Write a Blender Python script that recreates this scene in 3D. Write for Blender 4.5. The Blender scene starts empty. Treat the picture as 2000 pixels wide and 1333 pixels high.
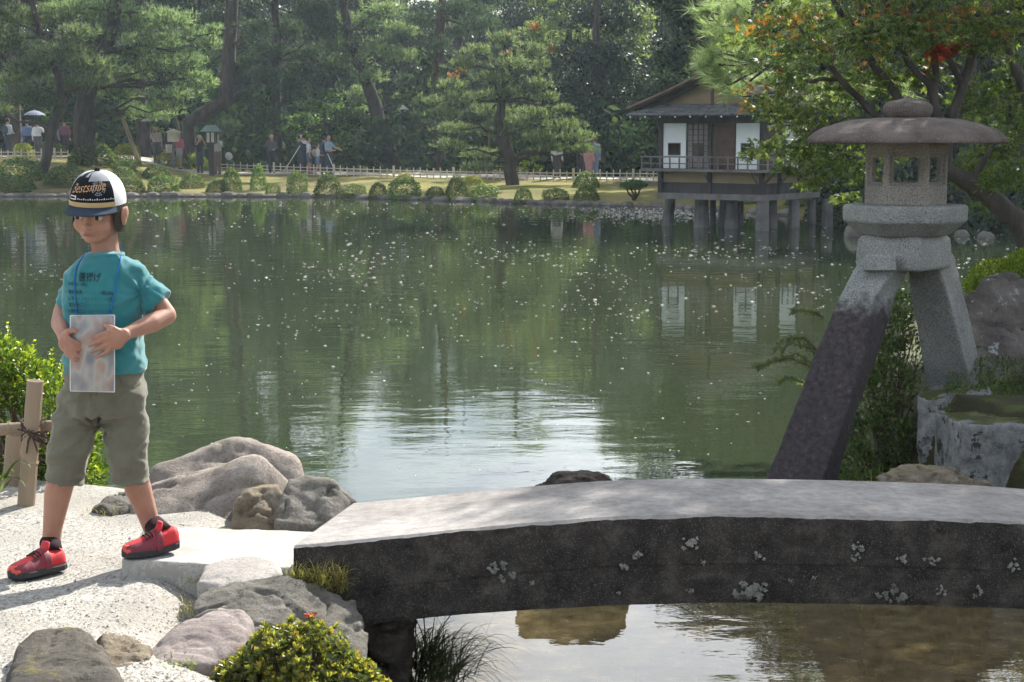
import bpy, bmesh, math, random
import numpy as np
from mathutils import Vector, Matrix, noise
from mathutils.bvhtree import BVHTree

R = math.radians
rng = np.random.default_rng(7)
random.seed(7)
scene = bpy.context.scene
col = scene.collection

# ------------------------------------------------------------------ camera
F = 3400.0                      # focal length in pixels of a 2000 px wide picture
CAM = np.array((0.0, 0.0, 1.37))
HORIZON = 255.0
PITCH = math.atan((666.5 - HORIZON) / F)
cam_data = bpy.data.cameras.new('camera')
cam_data.sensor_width = 36.0
cam_data.lens = 36.0 * F / 2000.0
cam_data.clip_start = 0.1
cam_data.clip_end = 3000.0
cam = bpy.data.objects.new('camera', cam_data)
col.objects.link(cam)
cam.location = CAM
cam.rotation_euler = (math.pi / 2 - PITCH, 0, 0)
scene.camera = cam

# ------------------------------------------------------------------ sky, sun, exposure
SUN_AZ, SUN_EL = R(29.0), R(38.5)
world = bpy.data.worlds.new('World')
scene.world = world
world.use_nodes = True
wn = world.node_tree.nodes
wl = world.node_tree.links
for n in list(wn):
    wn.remove(n)
sky = wn.new('ShaderNodeTexSky')
sky.sky_type = 'NISHITA'
sky.sun_disc = False
sky.sun_elevation = SUN_EL
sky.sun_rotation = SUN_AZ
sky.air_density = 1.0
sky.dust_density = 0.9
sky.ozone_density = 1.0
bg = wn.new('ShaderNodeBackground')
bg.inputs['Strength'].default_value = 0.058
wo = wn.new('ShaderNodeOutputWorld')
# thin bright cloud over the whole sky
tcw = wn.new('ShaderNodeTexCoord'); nzw = wn.new('ShaderNodeTexNoise'); nzw.inputs['Scale'].default_value = 2.2; nzw.inputs['Detail'].default_value = 7.0; nzw.inputs['Roughness'].default_value = 0.6
mpw = wn.new('ShaderNodeMapping'); mpw.inputs['Scale'].default_value = (1.0, 1.0, 2.6); mpw.inputs['Location'].default_value = (0.0, 1.1, 0.3)
wl.new(tcw.outputs['Generated'], mpw.inputs[0]); wl.new(mpw.outputs[0], nzw.inputs['Vector'])
rpw = wn.new('ShaderNodeValToRGB'); rpw.color_ramp.elements[0].position = 0.46; rpw.color_ramp.elements[1].position = 0.62
rpw.color_ramp.elements[0].color = (0.0, 0.0, 0.0, 1); rpw.color_ramp.elements[1].color = (0.62, 0.62, 0.62, 1)
wl.new(nzw.outputs['Fac'], rpw.inputs[0])
mxw = wn.new('ShaderNodeMix'); mxw.data_type = 'RGBA'; mxw.inputs[7].default_value = (29.0, 29.5, 30.0, 1)
wl.new(rpw.outputs[0], mxw.inputs[0]); wl.new(sky.outputs[0], mxw.inputs[6]); wl.new(mxw.outputs[2], bg.inputs['Color'])
wl.new(bg.outputs[0], wo.inputs['Surface'])
sun_data = bpy.data.lights.new('sun', 'SUN')
sun_data.energy = 5.0
sun_data.angle = R(0.55)
sun_data.color = (1.0, 0.95, 0.87)
sun = bpy.data.objects.new('sun', sun_data)
col.objects.link(sun)
SUN_DIR = Vector((math.sin(SUN_AZ) * math.cos(SUN_EL), math.cos(SUN_AZ) * math.cos(SUN_EL), math.sin(SUN_EL)))
sun.rotation_euler = SUN_DIR.to_track_quat('Z', 'Y').to_euler()
sun.location = (10, 20, 30)
vs = scene.view_settings
vs.view_transform = 'Standard'
vs.look = 'None'
vs.exposure = 1.13
vs.gamma = 1.0
vs.use_curve_mapping = False
scene.cycles.max_bounces = 4
scene.cycles.diffuse_bounces = 2
scene.cycles.glossy_bounces = 2
scene.cycles.transmission_bounces = 2
scene.cycles.transparent_max_bounces = 8
scene.cycles.volume_bounces = 0
scene.cycles.caustics_reflective = False
scene.cycles.caustics_refractive = False
scene.cycles.sample_clamp_indirect = 6.0
scene.cycles.use_denoising = True
scene.cycles.use_adaptive_sampling = True
scene.cycles.adaptive_threshold = 0.05

WATER_Z = -1.0

# ------------------------------------------------------------------ where things stand
def ray(px, py):
    cx, cy = (px - 1000.0) / F, (666.5 - py) / F
    s, c = math.sin(PITCH), math.cos(PITCH)
    return np.array((cx, c + cy * s, -s + cy * c))

def at(px, py, Y):
    d = ray(px, py)
    return CAM + d * (Y / d[1])

def gp(px, py, z):
    d = ray(px, py)
    return CAM + d * ((z - CAM[2]) / d[2])

SHORE_X = [-90, -40, -18.5, -7.0, -1.7, 4.7, 7.4, 9.0, 13.0, 30, 90]
SHORE_Y = [74, 66, 63.0, 62.6, 58.8, 53.7, 50.0, 46.0, 40.5, 37, 36]
def shore(x):
    return np.interp(x, SHORE_X, SHORE_Y)

def sstep(a, b, x):
    t = np.clip((x - a) / (b - a), 0, 1)
    return t * t * (3 - 2 * t)

def far_z(x, y):
    x = np.asarray(x, float); y = np.asarray(y, float)
    d = y - shore(x)
    z = np.where(d < 0, -1.5, -0.9 + np.clip(d, 0, 12) * 0.033)
    z = z + sstep(-0.25, 0.0, d) * 0.0
    left = sstep(-12.5, -17.5, x)
    z = z + left * sstep(0, 8, d) * 0.75
    z = z + np.where(d > 0.3, 0.05 * np.sin(x * 0.9 + 1.3) * np.cos(y * 0.7), 0)
    z = z + np.clip(d - 40, 0, 400) * 0.01
    return z

def far_ground(px, py, ymin=36, ymax=95):
    d = ray(px, py)
    Y = ymin
    while Y < ymax:
        p = CAM + d * (Y / d[1])
        if p[1] > shore(p[0]) + 0.02 and p[2] <= far_z(p[0], p[1]):
            return p
        Y += 0.1
    return CAM + d * (ymax / d[1])

# ------------------------------------------------------------------ objects
def root_loc(o):
    v = np.zeros(3)
    while o is not None:
        v = v + np.array(o.location)
        o = o.parent
    return v

def tag(o, label=None, cat=None, group=None, kind=None):
    if label: o['label'] = label
    if cat: o['category'] = cat
    if group: o['group'] = group
    if kind: o['kind'] = kind
    return o

def thing(name, label, cat, loc, group=None):
    o = bpy.data.objects.new(name, None)
    o.empty_display_size = 0.1
    o.location = tuple(loc)
    col.objects.link(o)
    return tag(o, label, cat, group)

def link_mesh(name, me, parent=None, loc=None):
    o = bpy.data.objects.new(name, me)
    col.objects.link(o)
    if parent is not None:
        o.parent = parent
    if loc is not None:
        o.location = tuple(loc)
    return o

def np_mesh(name, V, Fc):
    """uniform polygons: V (N,3), Fc (M,k)"""
    V = np.asarray(V, np.float32); Fc = np.asarray(Fc, np.int32)
    me = bpy.data.meshes.new(name)
    me.vertices.add(len(V))
    me.vertices.foreach_set('co', V.ravel())
    M, k = Fc.shape
    me.loops.add(M * k)
    me.loops.foreach_set('vertex_index', Fc.ravel())
    me.polygons.add(M)
    me.polygons.foreach_set('loop_start', np.arange(0, M * k, k, dtype=np.int32))
    me.update(calc_edges=True)
    me.validate()
    return me

def set_smooth(me, flag=True):
    me.polygons.foreach_set('use_smooth', np.full(len(me.polygons), flag))
    me.update()

def finish(name, me, mats, parent=None, origin=None, world=True, smooth=False):
    """world=True: vertices are in world space; they are moved to the object's own space"""
    for m in (mats if isinstance(mats, (list, tuple)) else [mats]):
        me.materials.append(m)
    if smooth:
        set_smooth(me)
    n = len(me.vertices)
    co = np.empty(n * 3, np.float32); me.vertices.foreach_get('co', co); co = co.reshape(-1, 3)
    if parent is not None:
        if world:
            co = co - root_loc(parent).astype(np.float32)
            me.vertices.foreach_set('co', co.ravel()); me.update()
        return link_mesh(name, me, parent)
    if world:
        if origin is None:
            origin = np.array(((co[:, 0].min() + co[:, 0].max()) / 2, (co[:, 1].min() + co[:, 1].max()) / 2, co[:, 2].min()))
        co = co - np.asarray(origin, np.float32)
        me.vertices.foreach_set('co', co.ravel()); me.update()
        return link_mesh(name, me, None, origin)
    return link_mesh(name, me)

class MB:
    """collects shapes into one mesh"""
    def __init__(s):
        s.v, s.f, s.m = [], [], []
    def add(s, V, Fc, m=0):
        b = len(s.v)
        s.v.extend([tuple(map(float, p)) for p in V])
        s.f.extend([tuple(int(i) + b for i in f) for f in Fc])
        s.m.extend([m] * len(Fc))
        return s
    def box(s, lo, hi, M=None, m=0):
        x0, y0, z0 = lo; x1, y1, z1 = hi
        V = [(x0,y0,z0),(x1,y0,z0),(x1,y1,z0),(x0,y1,z0),(x0,y0,z1),(x1,y0,z1),(x1,y1,z1),(x0,y1,z1)]
        if M is not None:
            V = [tuple(M @ Vector(p)) for p in V]
        return s.add(V, [(3,2,1,0),(4,5,6,7),(0,1,5,4),(1,2,6,5),(2,3,7,6),(3,0,4,7)], m)
    def tube(s, pts, rad, n=8, m=0, ry=None, cap=True, ref=None):
        P = [Vector(p) for p in pts]
        k = len(P)
        if not hasattr(rad, '__len__'): rad = [rad] * k
        T = [(P[min(i + 1, k - 1)] - P[max(i - 1, 0)]).normalized() for i in range(k)]
        up = Vector(ref) if ref is not None else (Vector((0, 0, 1)) if abs(T[0].z) < 0.9 else Vector((0, 1, 0)))
        a = T[0].cross(up).normalized(); V = []
        for i in range(k):
            a = (a - T[i] * a.dot(T[i])).normalized()
            b = T[i].cross(a)
            for j in range(n):
                t = 2 * math.pi * j / n
                V.append(P[i] + a * (math.cos(t) * rad[i]) + b * (math.sin(t) * (rad[i] if ry is None else ry[i])))
        Fc = [(i*n+j, i*n+(j+1)%n, (i+1)*n+(j+1)%n, (i+1)*n+j) for i in range(k-1) for j in range(n)]
        if cap:
            Fc.append(tuple(reversed(range(n)))); Fc.append(tuple(range((k-1)*n, k*n)))
        return s.add(V, Fc, m)
    def rings(s, rings, m=0, cap=True):
        n = len(rings[0]); k = len(rings)
        V = [p for r in rings for p in r]
        Fc = [(i*n+j, i*n+(j+1)%n, (i+1)*n+(j+1)%n, (i+1)*n+j) for i in range(k-1) for j in range(n)]
        if cap:
            Fc.append(tuple(reversed(range(n)))); Fc.append(tuple(range((k-1)*n, k*n)))
        return s.add(V, Fc, m)
    def ell(s, c, r, M=None, nu=16, nv=10, m=0):
        V = [(0,0,-1)]
        for i in range(1, nv):
            ph = math.pi * i / nv - math.pi/2
            for j in range(nu):
                th = 2*math.pi*j/nu
                V.append((math.cos(ph)*math.cos(th), math.cos(ph)*math.sin(th), math.sin(ph)))
        V.append((0,0,1))
        Fc = [(0, 1+(j+1)%nu, 1+j) for j in range(nu)]
        for i in range(nv-2):
            Fc += [(1+i*nu+j, 1+i*nu+(j+1)%nu, 1+(i+1)*nu+(j+1)%nu, 1+(i+1)*nu+j) for j in range(nu)]
        t = len(V)-1; b = 1+(nv-2)*nu
        Fc += [(t, b+j, b+(j+1)%nu) for j in range(nu)]
        rr = r if hasattr(r, '__len__') else (r, r, r)
        out = []
        for p in V:
            q = Vector((p[0]*rr[0], p[1]*rr[1], p[2]*rr[2]))
            if M is not None: q = M @ q
            out.append(q + Vector(c))
        return s.add(out, Fc, m)
    def capsule(s, p0, p1, r0, r1, n=12):
        p0, p1 = Vector(p0), Vector(p1)
        d = (p1 - p0).normalized()
        pts, rad = [], []
        for a in (-85, -60, -30, 0):
            pts.append(p0 + d * (r0 * math.sin(R(a)))); rad.append(max(r0 * math.cos(R(a)), 1e-4))
        for a in (0.01, 30, 60, 85):
            pts.append(p1 + d * (r1 * math.sin(R(a)))); rad.append(max(r1 * math.cos(R(a)), 1e-4))
        return s.tube(pts, rad, n)
    def chain(s, pts, rad, n=12):
        for i in range(len(pts) - 1):
            s.capsule(pts[i], pts[i+1], rad[i], rad[i+1], n)
        return s
    def mesh(s, name='m'):
        me = bpy.data.meshes.new(name)
        me.from_pydata(s.v, [], s.f)
        me.polygons.foreach_set('material_index', s.m)
        me.update()
        return me
    def build(s, name, mats, parent=None, origin=None, smooth=False, world=True):
        return finish(name, s.mesh(name), mats, parent, origin, world, smooth)

def remesh(mb, voxel, smooth_it=4, fac=0.5, subdiv=0):
    """merge overlapping closed shapes into one continuous surface"""
    o = bpy.data.objects.new('tmp', mb.mesh('tmp'))
    col.objects.link(o)
    m = o.modifiers.new('r', 'REMESH'); m.mode = 'VOXEL'; m.voxel_size = voxel
    if smooth_it:
        q = o.modifiers.new('s', 'SMOOTH'); q.factor = fac; q.iterations = smooth_it
    if subdiv:
        q = o.modifiers.new('d', 'SUBSURF'); q.levels = subdiv; q.render_levels = subdiv
    dg = bpy.context.evaluated_depsgraph_get(); dg.update()
    me = bpy.data.meshes.new_from_object(o.evaluated_get(dg))
    old = o.data
    bpy.data.objects.remove(o); bpy.data.meshes.remove(old)
    return me

def get_co(me):
    a = np.empty(len(me.vertices) * 3, np.float32); me.vertices.foreach_get('co', a); return a.reshape(-1, 3).astype(float)
def set_co(me, co):
    me.vertices.foreach_set('co', np.asarray(co, np.float32).ravel()); me.update()
def get_no(me):
    a = np.empty(len(me.vertices) * 3, np.float32); me.vertex_normals.foreach_get('vector', a); return a.reshape(-1, 3).astype(float)

def fbm(p, s, octv=3):
    v = 0.0; a = 1.0; t = 0.0
    for _ in range(octv):
        v += a * noise.noise((p[0]*s, p[1]*s, p[2]*s)); t += a; a *= 0.5; s *= 2.1
    return v / t

def displace(me, amp, scale, octv=3, seed=0.0, stretch=(1, 1, 1)):
    co, no = get_co(me), get_no(me)
    d = np.array([fbm((p[0]*stretch[0]+seed, p[1]*stretch[1]+seed*1.7, p[2]*stretch[2]-seed), scale, octv) for p in co])
    set_co(me, co + no * (d * amp)[:, None])

def unit(a):
    return a / np.maximum(np.linalg.norm(a, axis=-1, keepdims=True), 1e-9)

def grid_sheet(xs, ys, zf):
    X, Y = np.meshgrid(xs, ys)
    Z = zf(X, Y)
    V = np.stack([X.ravel(), Y.ravel(), Z.ravel()], 1)
    nx, ny = len(xs), len(ys)
    i = np.arange((nx - 1) * (ny - 1)); r, c = i // (nx - 1), i % (nx - 1)
    a = r * nx + c
    return V, np.stack([a, a + 1, a + nx + 1, a + nx], 1)

def copy_tree(o, parent=None):
    c = o.copy(); col.objects.link(c); c.parent = parent
    for ch in o.children:
        copy_tree(ch, c)
    return c

# ------------------------------------------------------------------ materials
def new_mat(name):
    m = bpy.data.materials.new(name); m.use_nodes = True
    nt = m.node_tree
    b = nt.nodes['Principled BSDF']
    return m, nt, b

def N(nt, t, **kw):
    n = nt.nodes.new(t)
    for k, v in kw.items():
        if k in n.inputs.keys(): n.inputs[k].default_value = v
        else: setattr(n, k, v)
    return n

def ramp(nt, src, stops, interp='LINEAR'):
    r = nt.nodes.new('ShaderNodeValToRGB')
    r.color_ramp.interpolation = interp
    e = r.color_ramp.elements
    while len(e) < len(stops): e.new(0.5)
    for i, (p, c) in enumerate(stops):
        e[i].position = p
        e[i].color = (c[0], c[1], c[2], 1) if hasattr(c, '__len__') else (c, c, c, 1)
    nt.links.new(src, r.inputs[0])
    return r

def coord(nt, scale=(1, 1, 1), kind='Object'):
    if kind == 'World':
        g = nt.nodes.new('ShaderNodeNewGeometry'); out = g.outputs['Position']
    else:
        g = nt.nodes.new('ShaderNodeTexCoord'); out = g.outputs[kind]
    mp = nt.nodes.new('ShaderNodeMapping'); mp.inputs['Scale'].default_value = scale
    nt.links.new(out, mp.inputs[0])
    return mp.outputs[0]

def tex(nt, vec, scale, detail=4.0, rough=0.55):
    t = nt.nodes.new('ShaderNodeTexNoise')
    t.inputs['Scale'].default_value = scale; t.inputs['Detail'].default_value = detail; t.inputs['Roughness'].default_value = rough
    nt.links.new(vec, t.inputs['Vector'])
    return t.outputs['Fac']

def mixc(nt, fac, a, b, mode='MIX'):
    m = nt.nodes.new('ShaderNodeMix'); m.data_type = 'RGBA'; m.blend_type = mode
    for inp, v in ((m.inputs[0], fac), (m.inputs[6], a), (m.inputs[7], b)):
        if hasattr(v, 'is_linked') or isinstance(v, bpy.types.NodeSocket): nt.links.new(v, inp)
        elif hasattr(v, '__len__'): inp.default_value = (v[0], v[1], v[2], 1)
        else: inp.default_value = v
    return m.outputs[2]

def math_n(nt, op, a, b=None):
    m = nt.nodes.new('ShaderNodeMath'); m.operation = op
    for i, v in enumerate((a, b)):
        if v is None: continue
        if isinstance(v, bpy.types.NodeSocket): nt.links.new(v, m.inputs[i])
        else: m.inputs[i].default_value = v
    return m.outputs[0]

def bump(nt, b, h, strength=0.5, dist=0.01):
    n = nt.nodes.new('ShaderNodeBump'); n.inputs['Strength'].default_value = strength; n.inputs['Distance'].default_value = dist
    nt.links.new(h, n.inputs['Height'])
    nt.links.new(n.outputs[0], b.inputs['Normal'])
    return n

def surf(name, c1, c2, scale=6.0, rough=0.85, bscale=60.0, bstr=0.4, bdist=0.004, speck=None, speck_scale=150.0, speck_lo=0.58,
         patch=None, patch_scale=4.0, patch_at=0.6, stretch=(1, 1, 1), spec=0.3, kind='Object', c3=None, sheen=0):
    """two-tone noise surface with optional fine specks and patches"""
    m, nt, b = new_mat(name)
    v = coord(nt, stretch, kind)
    stops = [(0.32, c1), (0.68, c2)] if c3 is None else [(0.3, c1), (0.52, c2), (0.7, c3)]
    c = ramp(nt, tex(nt, v, scale, 6, 0.6), stops).outputs[0]
    if speck is not None:
        f = ramp(nt, tex(nt, v, speck_scale, 2, 0.5), [(speck_lo, 0), (speck_lo + 0.05, 1)]).outputs[0]
        c = mixc(nt, f, c, speck)
    if patch is not None:
        f = ramp(nt, tex(nt, v, patch_scale, 8, 0.65), [(patch_at, 0), (patch_at + 0.03, 1)]).outputs[0]
        c = mixc(nt, f, c, patch)
    nt.links.new(c, b.inputs['Base Color'])
    b.inputs['Roughness'].default_value = rough
    b.inputs['Specular IOR Level'].default_value = spec
    if sheen: b.inputs['Sheen Weight'].default_value = sheen
    if bstr:
        h = math_n(nt, 'ADD', tex(nt, v, bscale, 6, 0.65), math_n(nt, 'MULTIPLY', tex(nt, v, bscale * 0.12, 4, 0.6), 2.0))
        bump(nt, b, h, bstr, bdist)
    return m

def leaf(name, c1, c2, c3=None, trans=0.45, rough=0.5, spec=0.25, tscale=1.6, obj_var=0.0, tint=(1.0, 1.05, 0.55)):
    """colour differs leaf by leaf; light passes through"""
    m, nt, b = new_mat(name)
    g = nt.nodes.new('ShaderNodeNewGeometry')
    st = [(0.1, c1), (0.9, c2)] if c3 is None else [(0.05, c1), (0.6, c2), (0.97, c3)]
    c = ramp(nt, g.outputs['Random Per Island'], st).outputs[0]
    if obj_var:
        oi = nt.nodes.new('ShaderNodeObjectInfo')
        hs = nt.nodes.new('ShaderNodeHueSaturation')
        hs.inputs['Saturation'].default_value = 1.0
        vv = nt.nodes.new('ShaderNodeMapRange'); vv.inputs[3].default_value = 1 - obj_var; vv.inputs[4].default_value = 1 + obj_var
        nt.links.new(oi.outputs['Random'], vv.inputs[0]); nt.links.new(vv.outputs[0], hs.inputs['Value'])
        hh = nt.nodes.new('ShaderNodeMapRange'); hh.inputs[3].default_value = 0.5 - 0.04 * obj_var; hh.inputs[4].default_value = 0.5 + 0.06 * obj_var
        nt.links.new(oi.outputs['Random'], hh.inputs[0]); nt.links.new(hh.outputs[0], hs.inputs['Hue'])
        nt.links.new(c, hs.inputs['Color']); c = hs.outputs[0]
    nt.links.new(c, b.inputs['Base Color'])
    b.inputs['Roughness'].default_value = rough
    b.inputs['Specular IOR Level'].default_value = spec
    t = nt.nodes.new('ShaderNodeBsdfTranslucent')
    tc = mixc(nt, 1.0, c, tuple(tscale * q for q in tint), 'MULTIPLY')
    nt.links.new(tc, t.inputs['Color'])
    mx = nt.nodes.new('ShaderNodeMixShader'); mx.inputs[0].default_value = trans
    nt.links.new(b.outputs[0], mx.inputs[1]); nt.links.new(t.outputs[0], mx.inputs[2])
    nt.links.new(mx.outputs[0], nt.nodes['Material Output'].inputs['Surface'])
    return m

def plain(name, c, rough=0.7, var=0.12, scale=20.0, bstr=0.0, bscale=200.0, bdist=0.001, spec=0.3, stretch=(1, 1, 1), metal=0.0, sheen=0):
    lo = tuple(x * (1 - var) for x in c); hi = tuple(min(1, x * (1 + var)) for x in c)
    m = surf(name, lo, hi, scale, rough, bscale, bstr, bdist, stretch=stretch, spec=spec, sheen=sheen)
    if metal: m.node_tree.nodes['Principled BSDF'].inputs['Metallic'].default_value = metal
    return m

M = {}
# ground
def gravel_mat():
    m, nt, b = new_mat('gravel')
    v = coord(nt, (1, 1, 1), 'World')
    base = ramp(nt, tex(nt, v, 1.7, 6, 0.6), [(0.35, (0.25, 0.235, 0.205)), (0.65, (0.33, 0.31, 0.275))]).outputs[0]
    vo = nt.nodes.new('ShaderNodeTexVoronoi'); vo.inputs['Scale'].default_value = 95.0
    nt.links.new(v, vo.inputs['Vector'])
    grain = ramp(nt, vo.outputs['Color'], [(0.10, (0.12, 0.11, 0.10)), (0.30, (0.28, 0.27, 0.245)), (0.9, (0.46, 0.445, 0.41))]).outputs[0]
    where = ramp(nt, tex(nt, v, 2.6, 5, 0.6), [(0.38, 0.15), (0.6, 0.85)]).outputs[0]
    c = mixc(nt, where, base, grain)
    sz = nt.nodes.new('ShaderNodeSeparateXYZ'); nt.links.new(v, sz.inputs[0])
    earth = nt.nodes.new('ShaderNodeMapRange'); earth.inputs[1].default_value = -0.16; earth.inputs[2].default_value = -0.08; earth.inputs[3].default_value = 1; earth.inputs[4].default_value = 0
    nt.links.new(sz.outputs['Z'], earth.inputs[0])
    c = mixc(nt, earth.outputs[0], c, (0.055, 0.045, 0.032))
    nt.links.new(c, b.inputs['Base Color'])
    b.inputs['Roughness'].default_value = 0.95; b.inputs['Specular IOR Level'].default_value = 0.15
    h = math_n(nt, 'SUBTRACT', 1.0, vo.outputs['Distance'])
    bump(nt, b, h, 0.6, 0.004)
    return m
M['gravel'] = gravel_mat()
M['pebble'] = leaf('pebble', (0.10, 0.10, 0.10), (0.34, 0.31, 0.27), (0.55, 0.52, 0.46), trans=0.0, rough=0.9)
M['slab'] = surf('slab_stone', (0.36, 0.345, 0.32), (0.46, 0.44, 0.405), 5, 0.9, 160, 0.35, 0.003, speck=(0.27, 0.25, 0.23), speck_scale=200, speck_lo=0.58, patch=(0.33, 0.31, 0.275), patch_scale=7, patch_at=0.54)
def bridge_mat():
    m, nt, b = new_mat('bridge_stone')
    v = coord(nt)
    top = ramp(nt, tex(nt, v, 4, 6, 0.6), [(0.35, (0.29, 0.275, 0.265)), (0.65, (0.37, 0.355, 0.34))]).outputs[0]
    mot = ramp(nt, tex(nt, v, 26, 8, 0.75), [(0.32, (0.70, 0.68, 0.66)), (0.6, (1.08, 1.08, 1.08))]).outputs[0]
    top = mixc(nt, 1.0, top, mot, 'MULTIPLY')
    st = ramp(nt, tex(nt, v, 1.6, 7, 0.7), [(0.35, (0.74, 0.72, 0.70)), (0.62, (1.05, 1.05, 1.05))]).outputs[0]
    top = mixc(nt, 1.0, top, st, 'MULTIPLY')
    side = ramp(nt, tex(nt, v, 11, 10, 0.78), [(0.34, (0.016, 0.014, 0.013)), (0.5, (0.042, 0.036, 0.032)), (0.7, (0.11, 0.096, 0.082))]).outputs[0]  # side far darker than the top, its shade put into the colour
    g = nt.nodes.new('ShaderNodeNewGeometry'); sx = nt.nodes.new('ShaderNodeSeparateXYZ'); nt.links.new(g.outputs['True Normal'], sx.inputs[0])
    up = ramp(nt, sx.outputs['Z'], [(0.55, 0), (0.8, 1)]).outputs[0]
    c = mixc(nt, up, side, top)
    sp = ramp(nt, tex(nt, v, 240, 2, 0.5), [(0.58, 0), (0.66, 1)]).outputs[0]
    c = mixc(nt, math_n(nt, 'MULTIPLY', sp, 0.45), c, (0.20, 0.19, 0.18))
    nt.links.new(c, b.inputs['Base Color'])
    b.inputs['Roughness'].default_value = 0.92; b.inputs['Specular IOR Level'].default_value = 0.2
    h = math_n(nt, 'ADD', tex(nt, v, 130, 5, 0.7), math_n(nt, 'MULTIPLY', tex(nt, v, 14, 4, 0.6), 2.5))
    bump(nt, b, h, 0.55, 0.004)
    return m
M['bridge'] = bridge_mat()
M['lichen'] = surf('lichen', (0.16, 0.155, 0.14), (0.36, 0.355, 0.32), 120, 0.95, 220, 0.8, 0.003)
M['lichen_green'] = surf('lichen_green', (0.11, 0.115, 0.10), (0.25, 0.25, 0.225), 90, 0.95, 220, 0.8, 0.003)
def rock_mat(name, a, b2, c3, moss=None, moss_at=0.6, moss_up=0.35, vein=(1, 1, 1), bs=0.7, patch=None, patch_at=0.62, scale=4.0):
    m, nt, b = new_mat(name)
    v = coord(nt, vein)
    c = ramp(nt, tex(nt, v, scale, 8, 0.65), [(0.3, a), (0.5, b2), (0.7, c3)]).outputs[0]
    v2 = coord(nt)
    pits = ramp(nt, tex(nt, v2, 95, 3, 0.6), [(0.30, 0), (0.50, 1)]).outputs[0]
    c = mixc(nt, pits, mixc(nt, 1.0, c, (0.68, 0.66, 0.64), 'MULTIPLY'), c)
    fine = ramp(nt, tex(nt, v2, 320, 3, 0.7), [(0.34, (0.72, 0.71, 0.70)), (0.66, (1.2, 1.2, 1.2))]).outputs[0]
    c = mixc(nt, 1.0, c, fine, 'MULTIPLY')
    if patch is not None:
        f = ramp(nt, tex(nt, v2, 9, 8, 0.7), [(patch_at, 0), (patch_at + 0.03, 1)]).outputs[0]
        c = mixc(nt, f, c, patch)
    if moss is not None:
        g = nt.nodes.new('ShaderNodeNewGeometry'); sx = nt.nodes.new('ShaderNodeSeparateXYZ'); nt.links.new(g.outputs['Normal'], sx.inputs[0])
        up = math_n(nt, 'ADD', tex(nt, v2, 7, 6, 0.65), math_n(nt, 'MULTIPLY', sx.outputs['Z'], moss_up))
        f = ramp(nt, up, [(moss_at, 0), (moss_at + 0.12, 1)]).outputs[0]
        c = mixc(nt, f, c, moss)
    nt.links.new(c, b.inputs['Base Color'])
    b.inputs['Roughness'].default_value = 0.9; b.inputs['Specular IOR Level'].default_value = 0.25
    h = math_n(nt, 'ADD', tex(nt, v, 90, 9, 0.75), math_n(nt, 'MULTIPLY', tex(nt, v, 12, 6, 0.65), 2.6))
    bump(nt, b, h, bs, 0.010)
    return m
M['rock_pink'] = rock_mat('rock_pink', (0.165, 0.14, 0.12), (0.265, 0.23, 0.20), (0.40, 0.355, 0.31), moss=(0.20, 0.18, 0.09), moss_at=0.88)
M['rock_brown'] = rock_mat('rock_brown', (0.10, 0.08, 0.055), (0.20, 0.165, 0.12), (0.34, 0.30, 0.24), moss=(0.22, 0.20, 0.10), moss_at=0.85)
M['rock_grey'] = rock_mat('rock_grey', (0.085, 0.08, 0.07), (0.16, 0.15, 0.13), (0.29, 0.27, 0.24), moss=(0.20, 0.18, 0.10), moss_at=0.97)
M['rock_pale'] = rock_mat('rock_pale', (0.30, 0.28, 0.26), (0.38, 0.36, 0.335), (0.45, 0.43, 0.40), bs=0.4)
M['rock_purple'] = rock_mat('rock_purple', (0.19, 0.16, 0.15), (0.28, 0.24, 0.225), (0.36, 0.32, 0.295), vein=(1.2, 5, 1.2), bs=0.5)
M['rock_moss'] = rock_mat('rock_moss', (0.045, 0.042, 0.036), (0.10, 0.09, 0.075), (0.19, 0.17, 0.14), moss=(0.12, 0.105, 0.045), moss_at=0.92)
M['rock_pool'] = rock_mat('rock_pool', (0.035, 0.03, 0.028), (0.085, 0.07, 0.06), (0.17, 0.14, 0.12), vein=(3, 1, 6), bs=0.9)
M['rock_wet'] = rock_mat('rock_wet', (0.09, 0.075, 0.07), (0.16, 0.14, 0.13), (0.27, 0.24, 0.22), moss=(0.05, 0.07, 0.02), moss_at=0.80, patch=(0.36, 0.38, 0.38), patch_at=0.60)
M['rock_lichen'] = rock_mat('rock_lichen', (0.12, 0.12, 0.118), (0.25, 0.26, 0.26), (0.36, 0.37, 0.37), moss=(0.07, 0.08, 0.025), moss_at=0.98, moss_up=0.55, patch=(0.05, 0.045, 0.04), patch_at=0.56, scale=14)
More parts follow.
